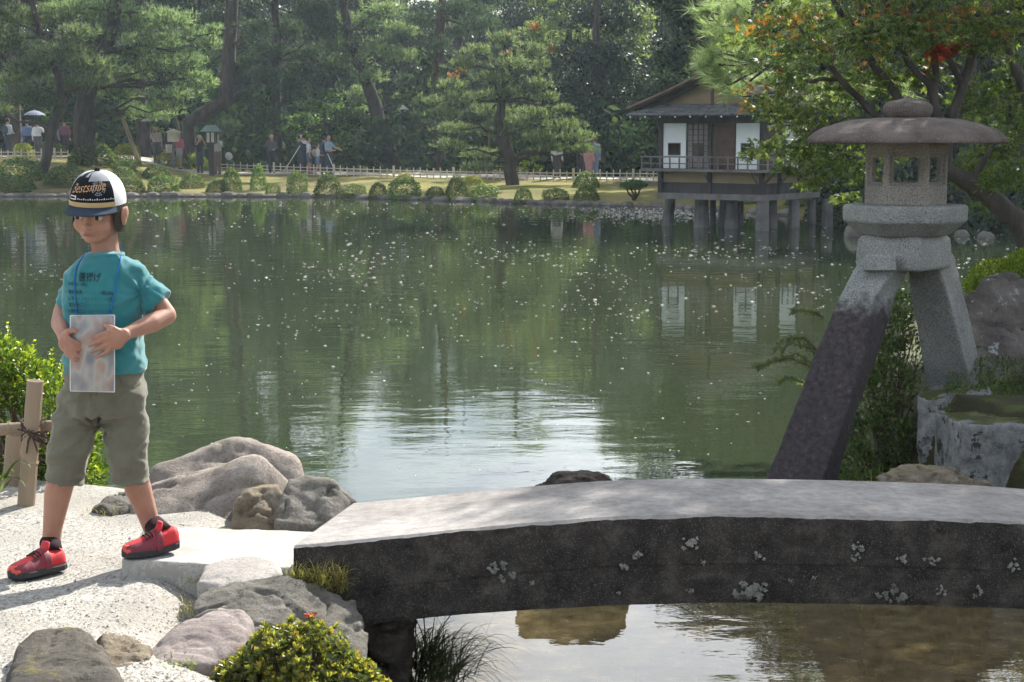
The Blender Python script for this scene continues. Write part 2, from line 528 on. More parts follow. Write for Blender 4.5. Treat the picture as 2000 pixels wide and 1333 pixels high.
# lantern granite
def granite(name, a, b2, stain=None):
    m, nt, b = new_mat(name)
    v = coord(nt)
    c = ramp(nt, tex(nt, v, 3.5, 6, 0.6), [(0.35, a), (0.65, b2)]).outputs[0]
    s1 = ramp(nt, tex(nt, v, 110, 3, 0.6), [(0.36, (0.52, 0.50, 0.48)), (0.52, (1, 1, 1)), (0.68, (1.22, 1.22, 1.22))]).outputs[0]
    c = mixc(nt, 1.0, c, s1, 'MULTIPLY')
    if stain is not None:
        # weather stain with its own ragged edge: everything below a height on the stone
        tc = nt.nodes.new('ShaderNodeTexCoord'); sx = nt.nodes.new('ShaderNodeSeparateXYZ'); nt.links.new(tc.outputs['Object'], sx.inputs[0])
        h = math_n(nt, 'ADD', sx.outputs['Z'], math_n(nt, 'MULTIPLY', tex(nt, v, 8, 9, 0.78), 0.5))
        f = ramp(nt, math_n(nt, 'MULTIPLY', h, 0.4), [(stain[0] * 0.4 - 0.022, 1), (stain[0] * 0.4 + 0.022, 0)]).outputs[0]
        sc = ramp(nt, tex(nt, v, 30, 6, 0.7), [(0.35, stain[1]), (0.6, stain[2]), (0.8, tuple(min(1, x * 2.3) for x in stain[2]))]).outputs[0]
        c = mixc(nt, f, c, sc)
    nt.links.new(c, b.inputs['Base Color'])
    b.inputs['Roughness'].default_value = 0.9; b.inputs['Specular IOR Level'].default_value = 0.25
    h = math_n(nt, 'ADD', tex(nt, v, 120, 5, 0.7), math_n(nt, 'MULTIPLY', tex(nt, v, 20, 4, 0.6), 1.5))
    bump(nt, b, h, 0.7, 0.006)
    return m
M['granite'] = granite('granite', (0.25, 0.26, 0.25), (0.34, 0.35, 0.335))
M['granite_warm'] = granite('granite_warm', (0.27, 0.245, 0.215), (0.35, 0.32, 0.28))
M['granite_leg'] = granite('granite_leg', (0.27, 0.28, 0.275), (0.36, 0.37, 0.36), stain=(1.53, (0.036, 0.030, 0.033), (0.080, 0.067, 0.070)))
M['granite_leg2'] = granite('granite_leg_back', (0.23, 0.235, 0.225), (0.31, 0.31, 0.295))
M['granite_roof'] = surf('granite_roof', (0.085, 0.068, 0.062), (0.19, 0.155, 0.14), 5, 0.95, 70, 0.9, 0.012, speck=(0.26, 0.22, 0.20), speck_scale=130, speck_lo=0.60)
# vegetation
M['needle'] = leaf('pine_needle', (0.065, 0.115, 0.078), (0.150, 0.205, 0.130), (0.31, 0.36, 0.22), trans=0.48, obj_var=0.25)
M['needle_dark'] = leaf('pine_needle_dark', (0.030, 0.058, 0.048), (0.062, 0.100, 0.075), (0.14, 0.185, 0.12), trans=0.35, obj_var=0.25)  # needles of the shaded pines, the shade put into the darker colour
M['needle_backlit'] = leaf('pine_needle_backlit', (0.12, 0.18, 0.12), (0.22, 0.29, 0.19), (0.40, 0.46, 0.32), trans=0.58)  # glints and backlight put into a lighter needle colour
M['leaf_dark'] = leaf('broad_leaf_dark', (0.014, 0.032, 0.022), (0.030, 0.055, 0.034), (0.09, 0.115, 0.055), trans=0.18, rough=0.5, spec=0.3, obj_var=0.2)
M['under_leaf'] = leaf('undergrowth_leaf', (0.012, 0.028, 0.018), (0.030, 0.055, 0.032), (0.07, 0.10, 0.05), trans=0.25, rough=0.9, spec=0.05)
M['leaf_mid'] = leaf('broad_leaf_mid', (0.04, 0.085, 0.03), (0.085, 0.14, 0.05), (0.17, 0.21, 0.075), trans=0.42, obj_var=0.25)
M['leaf_pale'] = leaf('broad_leaf_pale', (0.10, 0.15, 0.07), (0.17, 0.22, 0.10), (0.26, 0.30, 0.13), trans=0.45, obj_var=0.2)
M['leaf_bright'] = leaf('broad_leaf_bright', (0.10, 0.16, 0.02), (0.20, 0.27, 0.035), (0.34, 0.38, 0.06), trans=0.5)
M['shrub'] = leaf('clipped_shrub', (0.045, 0.085, 0.028), (0.095, 0.145, 0.045), (0.22, 0.26, 0.09), trans=0.4, obj_var=0.35)
M['shrub_yellow'] = leaf('clipped_shrub_yellow', (0.12, 0.14, 0.025), (0.22, 0.23, 0.05), (0.34, 0.33, 0.08), trans=0.4, obj_var=0.2)
M['maple'] = leaf('maple_leaf', (0.05, 0.088, 0.034), (0.11, 0.155, 0.055), (0.22, 0.245, 0.085), trans=0.5)
M['maple_orange'] = leaf('maple_leaf_orange', (0.16, 0.10, 0.03), (0.30, 0.12, 0.03), (0.42, 0.20, 0.04), trans=0.5)
M['maple_red'] = leaf('maple_leaf_red', (0.22, 0.04, 0.035), (0.36, 0.06, 0.05), trans=0.5)
M['azalea'] = leaf('azalea_leaf', (0.045, 0.07, 0.02), (0.12, 0.145, 0.035), (0.25, 0.23, 0.06), trans=0.42, rough=0.32, spec=0.5)
M['azalea_tip'] = leaf('azalea_tip', (0.22, 0.24, 0.045), (0.33, 0.32, 0.06), (0.34, 0.20, 0.06), trans=0.5, rough=0.32, spec=0.5)
M['hedge'] = leaf('hedge_leaf', (0.04, 0.085, 0.018), (0.11, 0.17, 0.025), (0.30, 0.36, 0.04), trans=0.45, rough=0.3, spec=0.55)
M['hedge_tip'] = leaf('hedge_tip', (0.26, 0.34, 0.03), (0.40, 0.46, 0.05), trans=0.5, rough=0.35, spec=0.5)
M['grass'] = leaf('grass_blade', (0.05, 0.10, 0.02), (0.12, 0.18, 0.04), (0.24, 0.28, 0.07), trans=0.4)
M['sedge'] = leaf('sedge_blade', (0.015, 0.03, 0.012), (0.035, 0.055, 0.02), (0.12, 0.15, 0.04), trans=0.3)
M['dry_grass'] = leaf('dry_grass', (0.22, 0.18, 0.07), (0.34, 0.29, 0.11), (0.30, 0.32, 0.10), trans=0.4)
M['bark'] = surf('bark', (0.035, 0.028, 0.024), (0.10, 0.08, 0.068), 5, 0.95, 30, 0.9, 0.03, stretch=(1, 1, 0.35))
M['bark_red'] = surf('bark_red', (0.06, 0.035, 0.028), (0.15, 0.085, 0.065), 4, 0.95, 30, 0.9, 0.03, stretch=(1, 1, 0.35))
M['bark_maple'] = surf('bark_maple', (0.05, 0.044, 0.04), (0.125, 0.112, 0.10), 9, 0.9, 60, 0.5, 0.006, stretch=(1, 1, 0.4))
M['twig'] = plain('twig', (0.10, 0.07, 0.05), 0.9, 0.3)
# made things
M['bamboo'] = surf('bamboo', (0.21, 0.155, 0.105), (0.32, 0.245, 0.17), 7, 0.6, 90, 0.2, 0.002, stretch=(1, 1, 0.12), patch=(0.20, 0.15, 0.10), patch_scale=5, patch_at=0.63)
M['bamboo_far'] = plain('bamboo_far', (0.56, 0.51, 0.42), 0.8, 0.25, 3)
M['rope'] = surf('palm_rope', (0.035, 0.022, 0.016), (0.09, 0.06, 0.045), 60, 0.95, 300, 0.8, 0.003)
M['timber_dark'] = surf('timber_dark', (0.045, 0.040, 0.038), (0.085, 0.075, 0.07), 4, 0.85, 50, 0.4, 0.006, stretch=(1, 1, 0.3))
M['timber_brown'] = surf('timber_brown', (0.075, 0.048, 0.036), (0.13, 0.085, 0.062), 4, 0.85, 50, 0.4, 0.006)
M['timber_grey'] = surf('timber_grey', (0.12, 0.115, 0.11), (0.20, 0.19, 0.18), 4, 0.85, 50, 0.4, 0.006)
M['plaster_tan'] = surf('plaster_tan', (0.30, 0.215, 0.125), (0.37, 0.27, 0.165), 2, 0.95, 40, 0.2, 0.004)
M['shoji'] = plain('shoji_paper', (0.78, 0.80, 0.80), 0.9, 0.04, 3)
M['roof_tile'] = surf('roof_tile', (0.10, 0.10, 0.11), (0.20, 0.20, 0.21), 6, 0.6, 40, 0.3, 0.006, spec=0.4)
M['pole_white'] = plain('bamboo_pole_bleached', (0.62, 0.60, 0.56), 0.7, 0.12, 4)
M['lamp_roof'] = plain('copper_green', (0.07, 0.14, 0.115), 0.7, 0.2, 4)
M['lamp_glass'] = plain('lamp_glass', (0.62, 0.62, 0.58), 0.3, 0.05, 4, spec=0.5)
M['white_enamel'] = plain('white_enamel', (0.75, 0.76, 0.76), 0.4, 0.05, 4)

# ------------------------------------------------------------------ setting: ground, banks, water
def near_s(x, y):
    ex = np.interp(y, [3.0, 3.6, 4.2, 4.7, 6.2], [7.0, 1.0, -0.45, -0.80, -0.80])
    yl = np.interp(x, [-12, -4, -2.0, -1.3, -0.5], [12, 9.2, 7.1, 6.75, 6.45])
    return np.minimum(ex - x, yl - y)
def near_z(x, y):
    s = near_s(x, y)
    z = -1.5 + 1.5 * sstep(-0.55, 0.02, s)
    z = z - 0.10 * sstep(0.32, 0.02, s)
    return z + 0.012 * np.sin(x * 3.1 + 0.6) * np.cos(y * 2.7) + 0.006 * np.sin(x * 9 + y * 7)
xs = np.concatenate([np.linspace(-60, -6, 12), np.linspace(-5, 1.2, 150), np.linspace(1.4, 60, 14)])
ys = np.concatenate([np.linspace(-60, -2, 10), np.linspace(-1, 3, 20), np.linspace(3.05, 9, 150), np.linspace(9.3, 14, 10)])
V, Fc = grid_sheet(xs, ys, near_z)
tag(finish('gravel_path', np_mesh('gravel_path', V, Fc), M['gravel'], origin=(0, 0, 0), smooth=True), kind='structure')

def lawn_mat():
    m, nt, b = new_mat('lawn')
    v = coord(nt, (1, 1, 1), 'World')
    g = ramp(nt, tex(nt, v, 0.5, 6, 0.6), [(0.3, (0.13, 0.15, 0.04)), (0.55, (0.25, 0.23, 0.075)), (0.75, (0.33, 0.28, 0.11))]).outputs[0]
    f = ramp(nt, tex(nt, v, 0.18, 5, 0.6), [(0.5, 0), (0.65, 1)]).outputs[0]
    c = mixc(nt, f, g, (0.13, 0.10, 0.06))
    c2 = ramp(nt, tex(nt, v, 30, 3, 0.6), [(0.3, (0.6, 0.6, 0.6)), (0.7, (1.1, 1.1, 1.1))]).outputs[0]
    nt.links.new(mixc(nt, 1.0, c, c2, 'MULTIPLY'), b.inputs['Base Color'])
    b.inputs['Roughness'].default_value = 0.95; b.inputs['Specular IOR Level'].default_value = 0.1
    bump(nt, b, tex(nt, v, 14, 4, 0.7), 0.8, 0.05)
    return m
M['lawn'] = lawn_mat()
dd = np.concatenate([[-3, -0.05, 0.0], np.linspace(0.25, 16, 40), np.linspace(18, 45, 15), [60, 90, 150, 300, 700, 1500]])
xs = np.concatenate([[-1500, -600, -250, -120], np.linspace(-80, 80, 161), [120, 250, 600, 1500]])
X, D = np.meshgrid(xs, dd)
Yg = shore(X) + D
Z = far_z(X, Yg)
V = np.stack([X.ravel(), Yg.ravel(), Z.ravel()], 1)
nx, ny = len(xs), len(dd)
i = np.arange((nx - 1) * (ny - 1)); a = (i // (nx - 1)) * nx + i % (nx - 1)
tag(finish('lawn_bank', np_mesh('lawn_bank', V, np.stack([a, a + 1, a + nx + 1, a + nx], 1)), M['lawn'], origin=(0, 0, 0), smooth=True), kind='structure')
# the footpath behind the bamboo fence
M['sand'] = surf('sand_path', (0.40, 0.36, 0.30), (0.52, 0.48, 0.41), 0.6, 0.95, 8, 0.3, 0.02, kind='World')
xs = np.linspace(-30, 7.5, 90); pv = []
for dpt in (11.6, 12.6, 13.6, 14.6, 15.6):
    y = shore(xs) + dpt
    pv.append(np.stack([xs, y, far_z(xs, y) + 0.02], 1))
V = np.concatenate(pv); nx = len(xs)
i = np.arange((nx - 1) * 4); a = (i // (nx - 1)) * nx + i % (nx - 1)
tag(finish('footpath', np_mesh('footpath', V, np.stack([a, a + 1, a + nx + 1, a + nx], 1)), M['sand'], origin=(0, 70, 0), smooth=True), kind='structure')

# pond bed and the lantern's bank
M['mud'] = surf('mud', (0.07, 0.055, 0.03), (0.13, 0.10, 0.06), 2, 0.95, 12, 0.4, 0.02, kind='World')
V, Fc = grid_sheet(np.linspace(-120, 120, 25), np.linspace(3, 80, 20), lambda x, y: -1.75 + 0.05 * np.sin(x + y))
tag(finish('pond_bed', np_mesh('pond_bed', V, Fc), M['mud'], origin=(0, 0, -1.7), smooth=True), kind='structure')
M['soil'] = surf('mossy_soil', (0.030, 0.032, 0.014), (0.07, 0.065, 0.03), 3, 0.95, 30, 0.7, 0.02, patch=(0.07, 0.09, 0.025), patch_scale=3, patch_at=0.52, kind='World')
def bank_z(x, y):
    s = np.minimum(x - np.interp(y, [9, 10.2, 11, 13, 16, 20], [4.2, 3.1, 2.55, 2.6, 3.4, 6]), (19 - y) * 0.5)
    s = np.minimum(s, (y - 9.6) * 1.2)
    return -1.5 + 1.15 * sstep(-0.35, 0.35, s) + 0.25 * sstep(0.3, 2.5, s) + 0.04 * np.sin(3 * x) * np.cos(2.3 * y)
V, Fc = grid_sheet(np.linspace(1.8, 14, 80), np.linspace(9, 21, 80), bank_z)
tag(finish('mossy_bank', np_mesh('mossy_bank', V, Fc), M['soil'], origin=(4, 13, -1.5), smooth=True), kind='structure')

def water_mat():
    m, nt, b = new_mat('pond_water')
    v = coord(nt, (1, 1, 1), 'World')
    sx = nt.nodes.new('ShaderNodeSeparateXYZ'); nt.links.new(v, sx.inputs[0])
    deep = ramp(nt, tex(nt, v, 0.06, 3, 0.5), [(0.35, (0.026, 0.038, 0.018)), (0.65, (0.041, 0.052, 0.025))]).outputs[0]
    shallow = ramp(nt, tex(nt, v, 9, 6, 0.7), [(0.3, (0.035, 0.028, 0.014)), (0.5, (0.085, 0.066, 0.032)), (0.7, (0.15, 0.12, 0.06))]).outputs[0]
    near = nt.nodes.new('ShaderNodeMapRange'); near.inputs[1].default_value = 8.2; near.inputs[2].default_value = 10.5; near.inputs[3].default_value = 1; near.inputs[4].default_value = 0
    nt.links.new(sx.outputs['Y'], near.inputs[0])
    nt.links.new(mixc(nt, near.outputs[0], deep, shallow), b.inputs['Base Color'])
    b.inputs['Roughness'].default_value = 0.015
    b.inputs['IOR'].default_value = 1.45
    v1 = coord(nt, (0.55, 1.0, 1.0), 'World')
    w = math_n(nt, 'ADD', tex(nt, v1, 1.6, 2, 0.5), math_n(nt, 'MULTIPLY', tex(nt, v1, 7.0, 3, 0.55), 0.26))
    calm = ramp(nt, tex(nt, v, 0.13, 3, 0.5), [(0.35, 0.35), (0.65, 1.0)]).outputs[0]
    h = math_n(nt, 'MULTIPLY', w, calm)
    bump(nt, b, h, 1.0, 0.0065)
    return m
M['water'] = water_mat()
V, Fc = grid_sheet(np.concatenate([[-300, -120, -60], np.linspace(-40, 40, 21), [60, 120, 300]]), np.concatenate([np.linspace(2, 80, 30)]), lambda x, y: WATER_Z + 0 * x)
tag(finish('pond_water', np_mesh('pond_water', V, Fc), M['water'], origin=(0, 30, WATER_Z)), kind='structure')

# floating bits on the pond: curled leaves, fluff and sun glitter made solid, uncountable
def specks(n, ymin_px, ymax_px, xr, dens=None, size=(0.018, 0.045)):
    out = []
    while len(out) < n:
        px = rng.uniform(*xr); py = ymin_px + (ymax_px - ymin_px) * rng.random()
        if dens is not None and rng.random() > dens(px, py): continue
        p = gp(px, py, WATER_Z + 0.003)
        if p[1] > shore(p[0]) - 0.3 or p[1] < 10.2: continue
        out.append(p)
    return np.array(out)
def dens1(px, py):
    w = gp(px, py, WATER_Z); cl = sstep(-0.15, 0.35, noise.noise((w[0] * 0.55, w[1] * 0.16, 0.0)))
    return (math.exp(-((py - 520) / 95.0) ** 2) * (0.35 + 0.65 * sstep(380, 760, px)) + 0.03) * (0.18 + 0.82 * cl)
P = np.concatenate([specks(2300, 405, 760, (-150, 2100), dens1), specks(260, 600, 930, (300, 1500)), specks(420, 392, 430, (200, 1500))])
# sun glitter on the ripples by the far shore, made as pale pieces
Q = []
while len(Q) < 1500:
    px = rng.uniform(1020, 1500); py = rng.uniform(398, 440)
    if rng.random() > math.exp(-((py - 417 - (px - 1300) * 0.015) / 12.0) ** 2) * math.exp(-((px - 1300) / 130.0) ** 2): continue
    p = gp(px, py, WATER_Z + 0.003)
    if p[1] < shore(p[0]) - 0.15: Q.append(p)
P = np.concatenate([P, np.array(Q)])
n = len(P)
sz = rng.uniform(0.35, 1.0, n) ** 1.7 * 0.031 * np.clip(P[:, 1] / 26, 0.4, 1.5)
ang = rng.uniform(0, math.pi, n)
ax = np.stack([np.cos(ang), np.sin(ang), 0 * ang], 1) * (sz * 1.25)[:, None]
ay = np.stack([-np.sin(ang), np.cos(ang), 0 * ang], 1) * (sz * 0.55)[:, None]
up = np.array((0, 0, 1.0)) * (sz * rng.uniform(0.12, 0.5, n))[:, None]
V = np.stack([P - ax, P - ay + up, P + ax + up * 0.4, P + ay + up * 0.2], 1).reshape(-1, 3)
Fc = (np.arange(n) * 4)[:, None] + np.array([[0, 1, 2, 3]])
M['fluff'] = leaf('bits_and_glitter', (0.42, 0.41, 0.37), (0.64, 0.64, 0.61), (0.84, 0.84, 0.82), trans=0.4, rough=0.6, tscale=1.1, tint=(1, 1, 0.96))
tag(finish('leaves_and_glitter', np_mesh('leaves_and_glitter', V, Fc), M['fluff'], origin=(0, 30, WATER_Z)),
    'pale specks of leaf and fluff on the green pond, with sun glitter made solid', 'floating leaves', kind='stuff')

# stone edging of the far shore (small, uncountable at this distance)
mb = MB()
x = -32.0
while x < 16:
    w = random.uniform(0.25, 0.6)
    y = float(shore(x)); c = (x, y - 0.05, -0.99)
    mb.ell(c, (w * 0.6, random.uniform(0.16, 0.3), random.uniform(0.10, 0.19)), nu=7, nv=5)
    x += w * 0.85
M['edging'] = surf('edging_stone', (0.06, 0.055, 0.05), (0.20, 0.185, 0.165), 1.2, 0.95, 12, 0.6, 0.02)
tag(mb.build('shore_stones', M['edging'], origin=(0, 58, -1.1)), 'line of dark stones edging the far shore of the pond', 'stones', kind='stuff')

# ------------------------------------------------------------------ rocks
def hull_mesh(points):
    bm = bmesh.new()
    for p in points: bm.verts.new(tuple(p))
    r = bmesh.ops.convex_hull(bm, input=bm.verts)
    bmesh.ops.delete(bm, geom=[g for g in r['geom_interior'] if isinstance(g, bmesh.types.BMVert)], context='VERTS')
    bmesh.ops.recalc_face_normals(bm, faces=bm.faces)
    bm.verts.index_update()
    V = [tuple(v.co) for v in bm.verts]; Fc = [tuple(v.index for v in f.verts) for f in bm.faces]
    bm.free()
    return V, Fc

def cracks(me, amp, scale, seed, stretch):
    co, no = get_co(me), get_no(me)
    d = np.array([max(0.0, 0.10 - abs(fbm((p[0]*stretch[0]+seed, p[1]*stretch[1]-seed, p[2]*stretch[2]+seed*0.5), scale, 3))) / 0.10 for p in co])
    set_co(me, co - no * (d ** 2 * amp)[:, None])

def rock(name, label, hulls, mat, voxel=0.02, smooth_it=6, amp=0.02, scale=5.0, base=-0.4, seed=1.0, cat='rock', shrink=0.92, stretch=(1, 1, 1), group=None, amp2=None, infl=0.008, lift=0.0):
    mb = MB()
    for h in hulls:
        pts = [at(*p) + np.array((0, 0, lift)) for p in h]
        c = np.mean(pts, 0)
        low = [np.array((c[0] + (p[0] - c[0]) * shrink, c[1] + (p[1] - c[1]) * shrink, base)) for p in pts]
        mb.add(*hull_mesh(pts + low))
    me = remesh(mb, voxel, max(1, smooth_it - 2))
    set_co(me, get_co(me) + get_no(me) * infl)
    displace(me, amp * 1.25, scale, 5, seed, stretch); cracks(me, amp * 0.9, scale * 0.8, seed + 5, stretch)
    if amp2: displace(me, amp2, scale * 5, 3, seed + 3, stretch)
    return tag(finish(name, me, mat, smooth=True), label, cat, group)

rock('boulder', 'large pinkish weathered boulder at the water edge behind the stone slab', [
    [(250,978,6.5),(300,914,6.6),(380,882,6.7),(455,853,6.7),(485,857,6.75),(575,886,6.7),(589,914,6.65),(587,950,6.6),(560,1000,6.5),(300,1010,6.4),(450,866,7.15),(575,905,7.15),(280,965,7.1)],
    [(262,992,6.25),(300,952,6.3),(370,935,6.35),(430,925,6.33),(505,893,6.35),(535,918,6.35),(575,952,6.4),(440,1030,6.1),(280,1024,6.12),(240,1003,6.2),(505,898,6.6),(300,950,6.6)]],
    M['rock_pink'], 0.018, 5, 0.030, 4.0, -1.2, 2.0, amp2=0.006)
rock('stone', 'low rugged stone lying left of the pinkish boulder beyond the path', [[(185,995,6.2),(212,968,6.4),(250,955,6.5),(275,985,6.35),(262,1000,6.2),(220,1003,6.15)]], M['rock_grey'], 0.012, 3, 0.03, 9, -0.3, 4.0)
rock('stone', 'brown broken stone at the back edge of the slab, below the boulder', [[(455,1032,5.88),(463,980,5.95),(488,957,6.0),(540,950,6.02),(556,975,5.98),(545,1036,5.86),(480,962,6.25),(550,958,6.25)]], M['rock_brown'], 0.011, 3, 0.025, 9, -0.5, 6.0, amp2=0.006)
rock('stone', 'grey blocky stone between the slab, the pond and the bridge end', [[(537,1034,5.84),(548,980,5.92),(567,944,6.0),(610,936,6.05),(648,941,6.05),(668,975,6.0),(702,992,6.1),(650,1028,5.9),(570,938,6.3),(640,940,6.3),(690,985,6.3)]], M['rock_grey'], 0.012, 4, 0.022, 7, -1.2, 9.0, amp2=0.005)
rock('stepping_stone', 'flat pale stone set in the ground in front of the slab', [[(387,1155,5.05),(398,1122,5.16),(440,1108,5.22),(500,1104,5.24),(545,1114,5.2),(550,1138,5.1),(500,1160,5.02),(440,1172,4.98)]], M['rock_pale'], 0.009, 4, 0.006, 6, -0.25, 3.0, lift=0.025)
rock('boulder', 'big dark stone with pale ridge in front of the bridge end', [[(372,1205,4.88),(388,1176,4.95),(470,1143,5.02),(560,1140,5.03),(640,1160,5.03),(690,1187,4.98),(712,1242,4.86),(704,1300,4.74),(560,1275,4.68),(400,1235,4.76),(500,1150,5.03)],
    [(370,1200,4.9),(400,1160,5.0),(470,1141,5.03),(440,1190,4.92)]], M['rock_grey'], 0.010, 4, 0.022, 6, -1.0, 12.0, amp2=0.004, lift=0.015)
rock('stone', 'smooth stone with pale top and purplish side left of the azalea', [[(288,1296,4.55),(350,1243,4.66),(430,1208,4.76),(470,1210,4.76),(492,1235,4.72),(478,1280,4.58),(420,1320,4.48),(310,1325,4.42)]], M['rock_purple'], 0.009, 4, 0.010, 6, -0.3, 15.0, lift=0.03)
rock('boulder', 'dark round mossy stone at the path edge nearest the camera', [[(22,1330,4.28),(38,1275,4.38),(75,1244,4.46),(150,1240,4.46),(195,1272,4.42),(232,1330,4.3),(248,1365,4.05),(18,1365,4.05),(80,1250,4.62),(180,1262,4.6)]], M['rock_moss'], 0.009, 4, 0.012, 8, -0.2, 18.0, amp2=0.004, lift=0.012)
rock('stone', 'small rough stone wedged between the round mossy stone and the purplish one', [[(185,1320,4.38),(198,1268,4.5),(245,1258,4.56),(290,1288,4.5),(285,1330,4.38),(210,1345,4.3)]], M['rock_brown'], 0.009, 3, 0.014, 12, -0.15, 21.0, lift=0.03)
rock('rock', 'dark ridged rock standing in the water behind the bridge', [[(1012,980,9.3),(1030,955,9.35),(1065,932,9.45),(1110,922,9.5),(1165,926,9.5),(1212,955,9.42),(1225,985,9.35),(1120,924,9.8),(1180,935,9.8)]], M['rock_pool'], 0.016, 3, 0.035, 7, -1.4, 24.0, shrink=1.35, stretch=(0.7, 1, 2.5), amp2=0.010)
rock('rock', 'brown furrowed rock behind the bridge below the lantern', [[(1698,955,8.9),(1720,930,9.0),(1765,914,9.1),(1810,908,9.1),(1865,922,9.1),(1935,950,9.0),(1900,940,9.3),(1760,915,9.4)]], M['rock_brown'], 0.014, 2, 0.035, 9, -1.3, 27.0, shrink=1.2, stretch=(0.8, 1, 2.2), amp2=0.012)
rock('boulder', 'tall lichen patched boulder with mossy top right of the lantern', [[(1872,640,11.9),(1885,585,12.0),(1920,548,12.1),(1975,535,12.2),(2060,560,12.2),(2090,700,12.0),(2050,780,11.7),(1930,775,11.6),(1885,720,11.7),(1950,540,12.7),(2060,570,12.8)]], M['rock_wet'], 0.022, 4, 0.05, 4, -0.9, 30.0, amp2=0.012)
rock('pedestal_stone', 'rough lichen covered stone under the back leg of the lantern', [[(1795,775,11.2),(1796,880,11.0),(1808,905,10.95),(1850,752,11.6),(1930,752,11.7),(1945,800,11.1),(1880,835,10.9),(1800,760,11.5),(1930,760,11.2)]], M['rock_lichen'], 0.018, 3, 0.02, 7, -1.2, 33.0)
# squared stone with lichen at the right edge
mb = MB()
a0, b0, c0 = at(1826, 828, 10.85), at(1884, 832, 10.35), at(2120, 830, 10.55)
d0 = a0 + c0 - b0
zt = float(b0[2]); n = 14
ringz = [(-1.35, 0.0), (-0.9, 0.0), (zt - 0.02, 0.0), (zt, 0.02)]
cc = (a0 + c0) / 2
quad = []
for p, q in ((a0, b0), (b0, c0), (c0, d0), (d0, a0)):
    for k in range(n): quad.append(p + (q - p) * k / n)
mb.rings([[(cc[0] + (p[0] - cc[0]) * (1 - o), cc[1] + (p[1] - cc[1]) * (1 - o), z) for p in quad] for z, o in ringz])
me = remesh(mb, 0.016, 2); displace(me, 0.012, 9, 4, 5.0)
tag(finish('cut_stone', me, M['rock_lichen'], smooth=True), 'squared grey stone block white with lichen at the bank below the lantern', 'stone block')

# ------------------------------------------------------------------ stone slab, bridge
def bevel_prism(name, poly, z0, z1, mat, parent=None, amp=0.004, voxel=0.014, **kw):
    mb = MB()
    mb.rings([[(p[0], p[1], z) for p in poly] for z in (z0, z1)])
    me = remesh(mb, voxel, 2); displace(me, amp, 12, 4, 3.3)
    return finish(name, me, mat, parent, smooth=True)
sl = [gp(234, 1094, 0.056), gp(590, 1112, 0.056), gp(665, 1040, 0.056), gp(350, 1029, 0.056)]
tag(bevel_prism('stone_slab', sl, -0.12, 0.056, M['slab']), 'flat pale stone slab forming the step at the bridge end', 'slab')

ZX = [-0.70, -0.44, -0.228, -0.01, 0.312, 0.636, 1.07, 1.5, 2.5, 4.2]
ZT = [0.128, 0.154, 0.176, 0.198, 0.224, 0.230, 0.224, 0.209, 0.13, -0.08]
ZB = [-0.150, -0.112, -0.088, -0.070, -0.052, -0.044, -0.048, -0.061, -0.15, -0.36]
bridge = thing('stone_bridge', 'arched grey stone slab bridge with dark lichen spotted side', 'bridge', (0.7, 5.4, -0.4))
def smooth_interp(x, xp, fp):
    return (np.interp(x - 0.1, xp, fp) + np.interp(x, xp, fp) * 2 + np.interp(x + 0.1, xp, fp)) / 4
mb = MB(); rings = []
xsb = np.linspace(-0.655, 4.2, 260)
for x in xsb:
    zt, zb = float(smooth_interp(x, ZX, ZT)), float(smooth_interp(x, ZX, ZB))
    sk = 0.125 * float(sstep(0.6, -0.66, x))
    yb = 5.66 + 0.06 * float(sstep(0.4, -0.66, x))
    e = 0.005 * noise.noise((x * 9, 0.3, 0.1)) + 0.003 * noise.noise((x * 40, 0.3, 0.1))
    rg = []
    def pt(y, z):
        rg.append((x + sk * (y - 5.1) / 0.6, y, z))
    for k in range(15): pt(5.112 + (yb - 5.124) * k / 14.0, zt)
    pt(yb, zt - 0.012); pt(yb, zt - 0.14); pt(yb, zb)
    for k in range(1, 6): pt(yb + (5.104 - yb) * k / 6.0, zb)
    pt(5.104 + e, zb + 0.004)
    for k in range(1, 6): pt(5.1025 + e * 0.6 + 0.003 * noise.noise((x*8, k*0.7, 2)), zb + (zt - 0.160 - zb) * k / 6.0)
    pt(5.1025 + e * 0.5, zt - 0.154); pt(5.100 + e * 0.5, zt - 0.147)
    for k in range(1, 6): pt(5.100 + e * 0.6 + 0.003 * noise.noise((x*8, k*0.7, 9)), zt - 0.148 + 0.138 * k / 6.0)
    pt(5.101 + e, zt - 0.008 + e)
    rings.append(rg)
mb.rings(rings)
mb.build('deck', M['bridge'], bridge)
# lichen rosettes on the bridge's side
def lichen(px, py, r, mat, kids=10, squash=0.8):
    mb = MB(); rnd = random.Random(int(px * 7 + py))
    for k in range(kids):
        qx, qy = px + rnd.gauss(0, r * 0.55), py + rnd.gauss(0, r * 0.55 * squash)
        rr = r * rnd.uniform(0.2, 0.5)
        c = at(qx, qy, 5.092 - 0.0006 * k)
        zt = float(smooth_interp(c[0], ZX, ZT))
        if c[2] < zt - 0.145: c[1] = 5.094 - 0.0006 * k
        elif c[2] > zt - 0.02: continue
        if c[2] - rr * 1.25 * c[1] / F < float(smooth_interp(c[0], ZX, ZB)) + 0.006: continue
        nn = 19; s = c[1] / F
        outer = [(c[0] + math.cos(2*math.pi*j/nn) * rr * s * rnd.uniform(0.35, 1.2), c[1] + 0.006, c[2] + math.sin(2*math.pi*j/nn) * rr * s * rnd.uniform(0.35, 1.2)) for j in range(nn)]
        inner = [(c[0] + (o[0]-c[0])*0.7, c[1], c[2] + (o[2]-c[2])*0.7) for o in outer]
        mb.add(outer + inner, [(j, (j+1) % nn, nn + (j+1) % nn, nn + j) for j in range(nn)] + [tuple(range(nn, 2*nn))])
    if mb.v: mb.build('lichen_patch', mat, bridge)
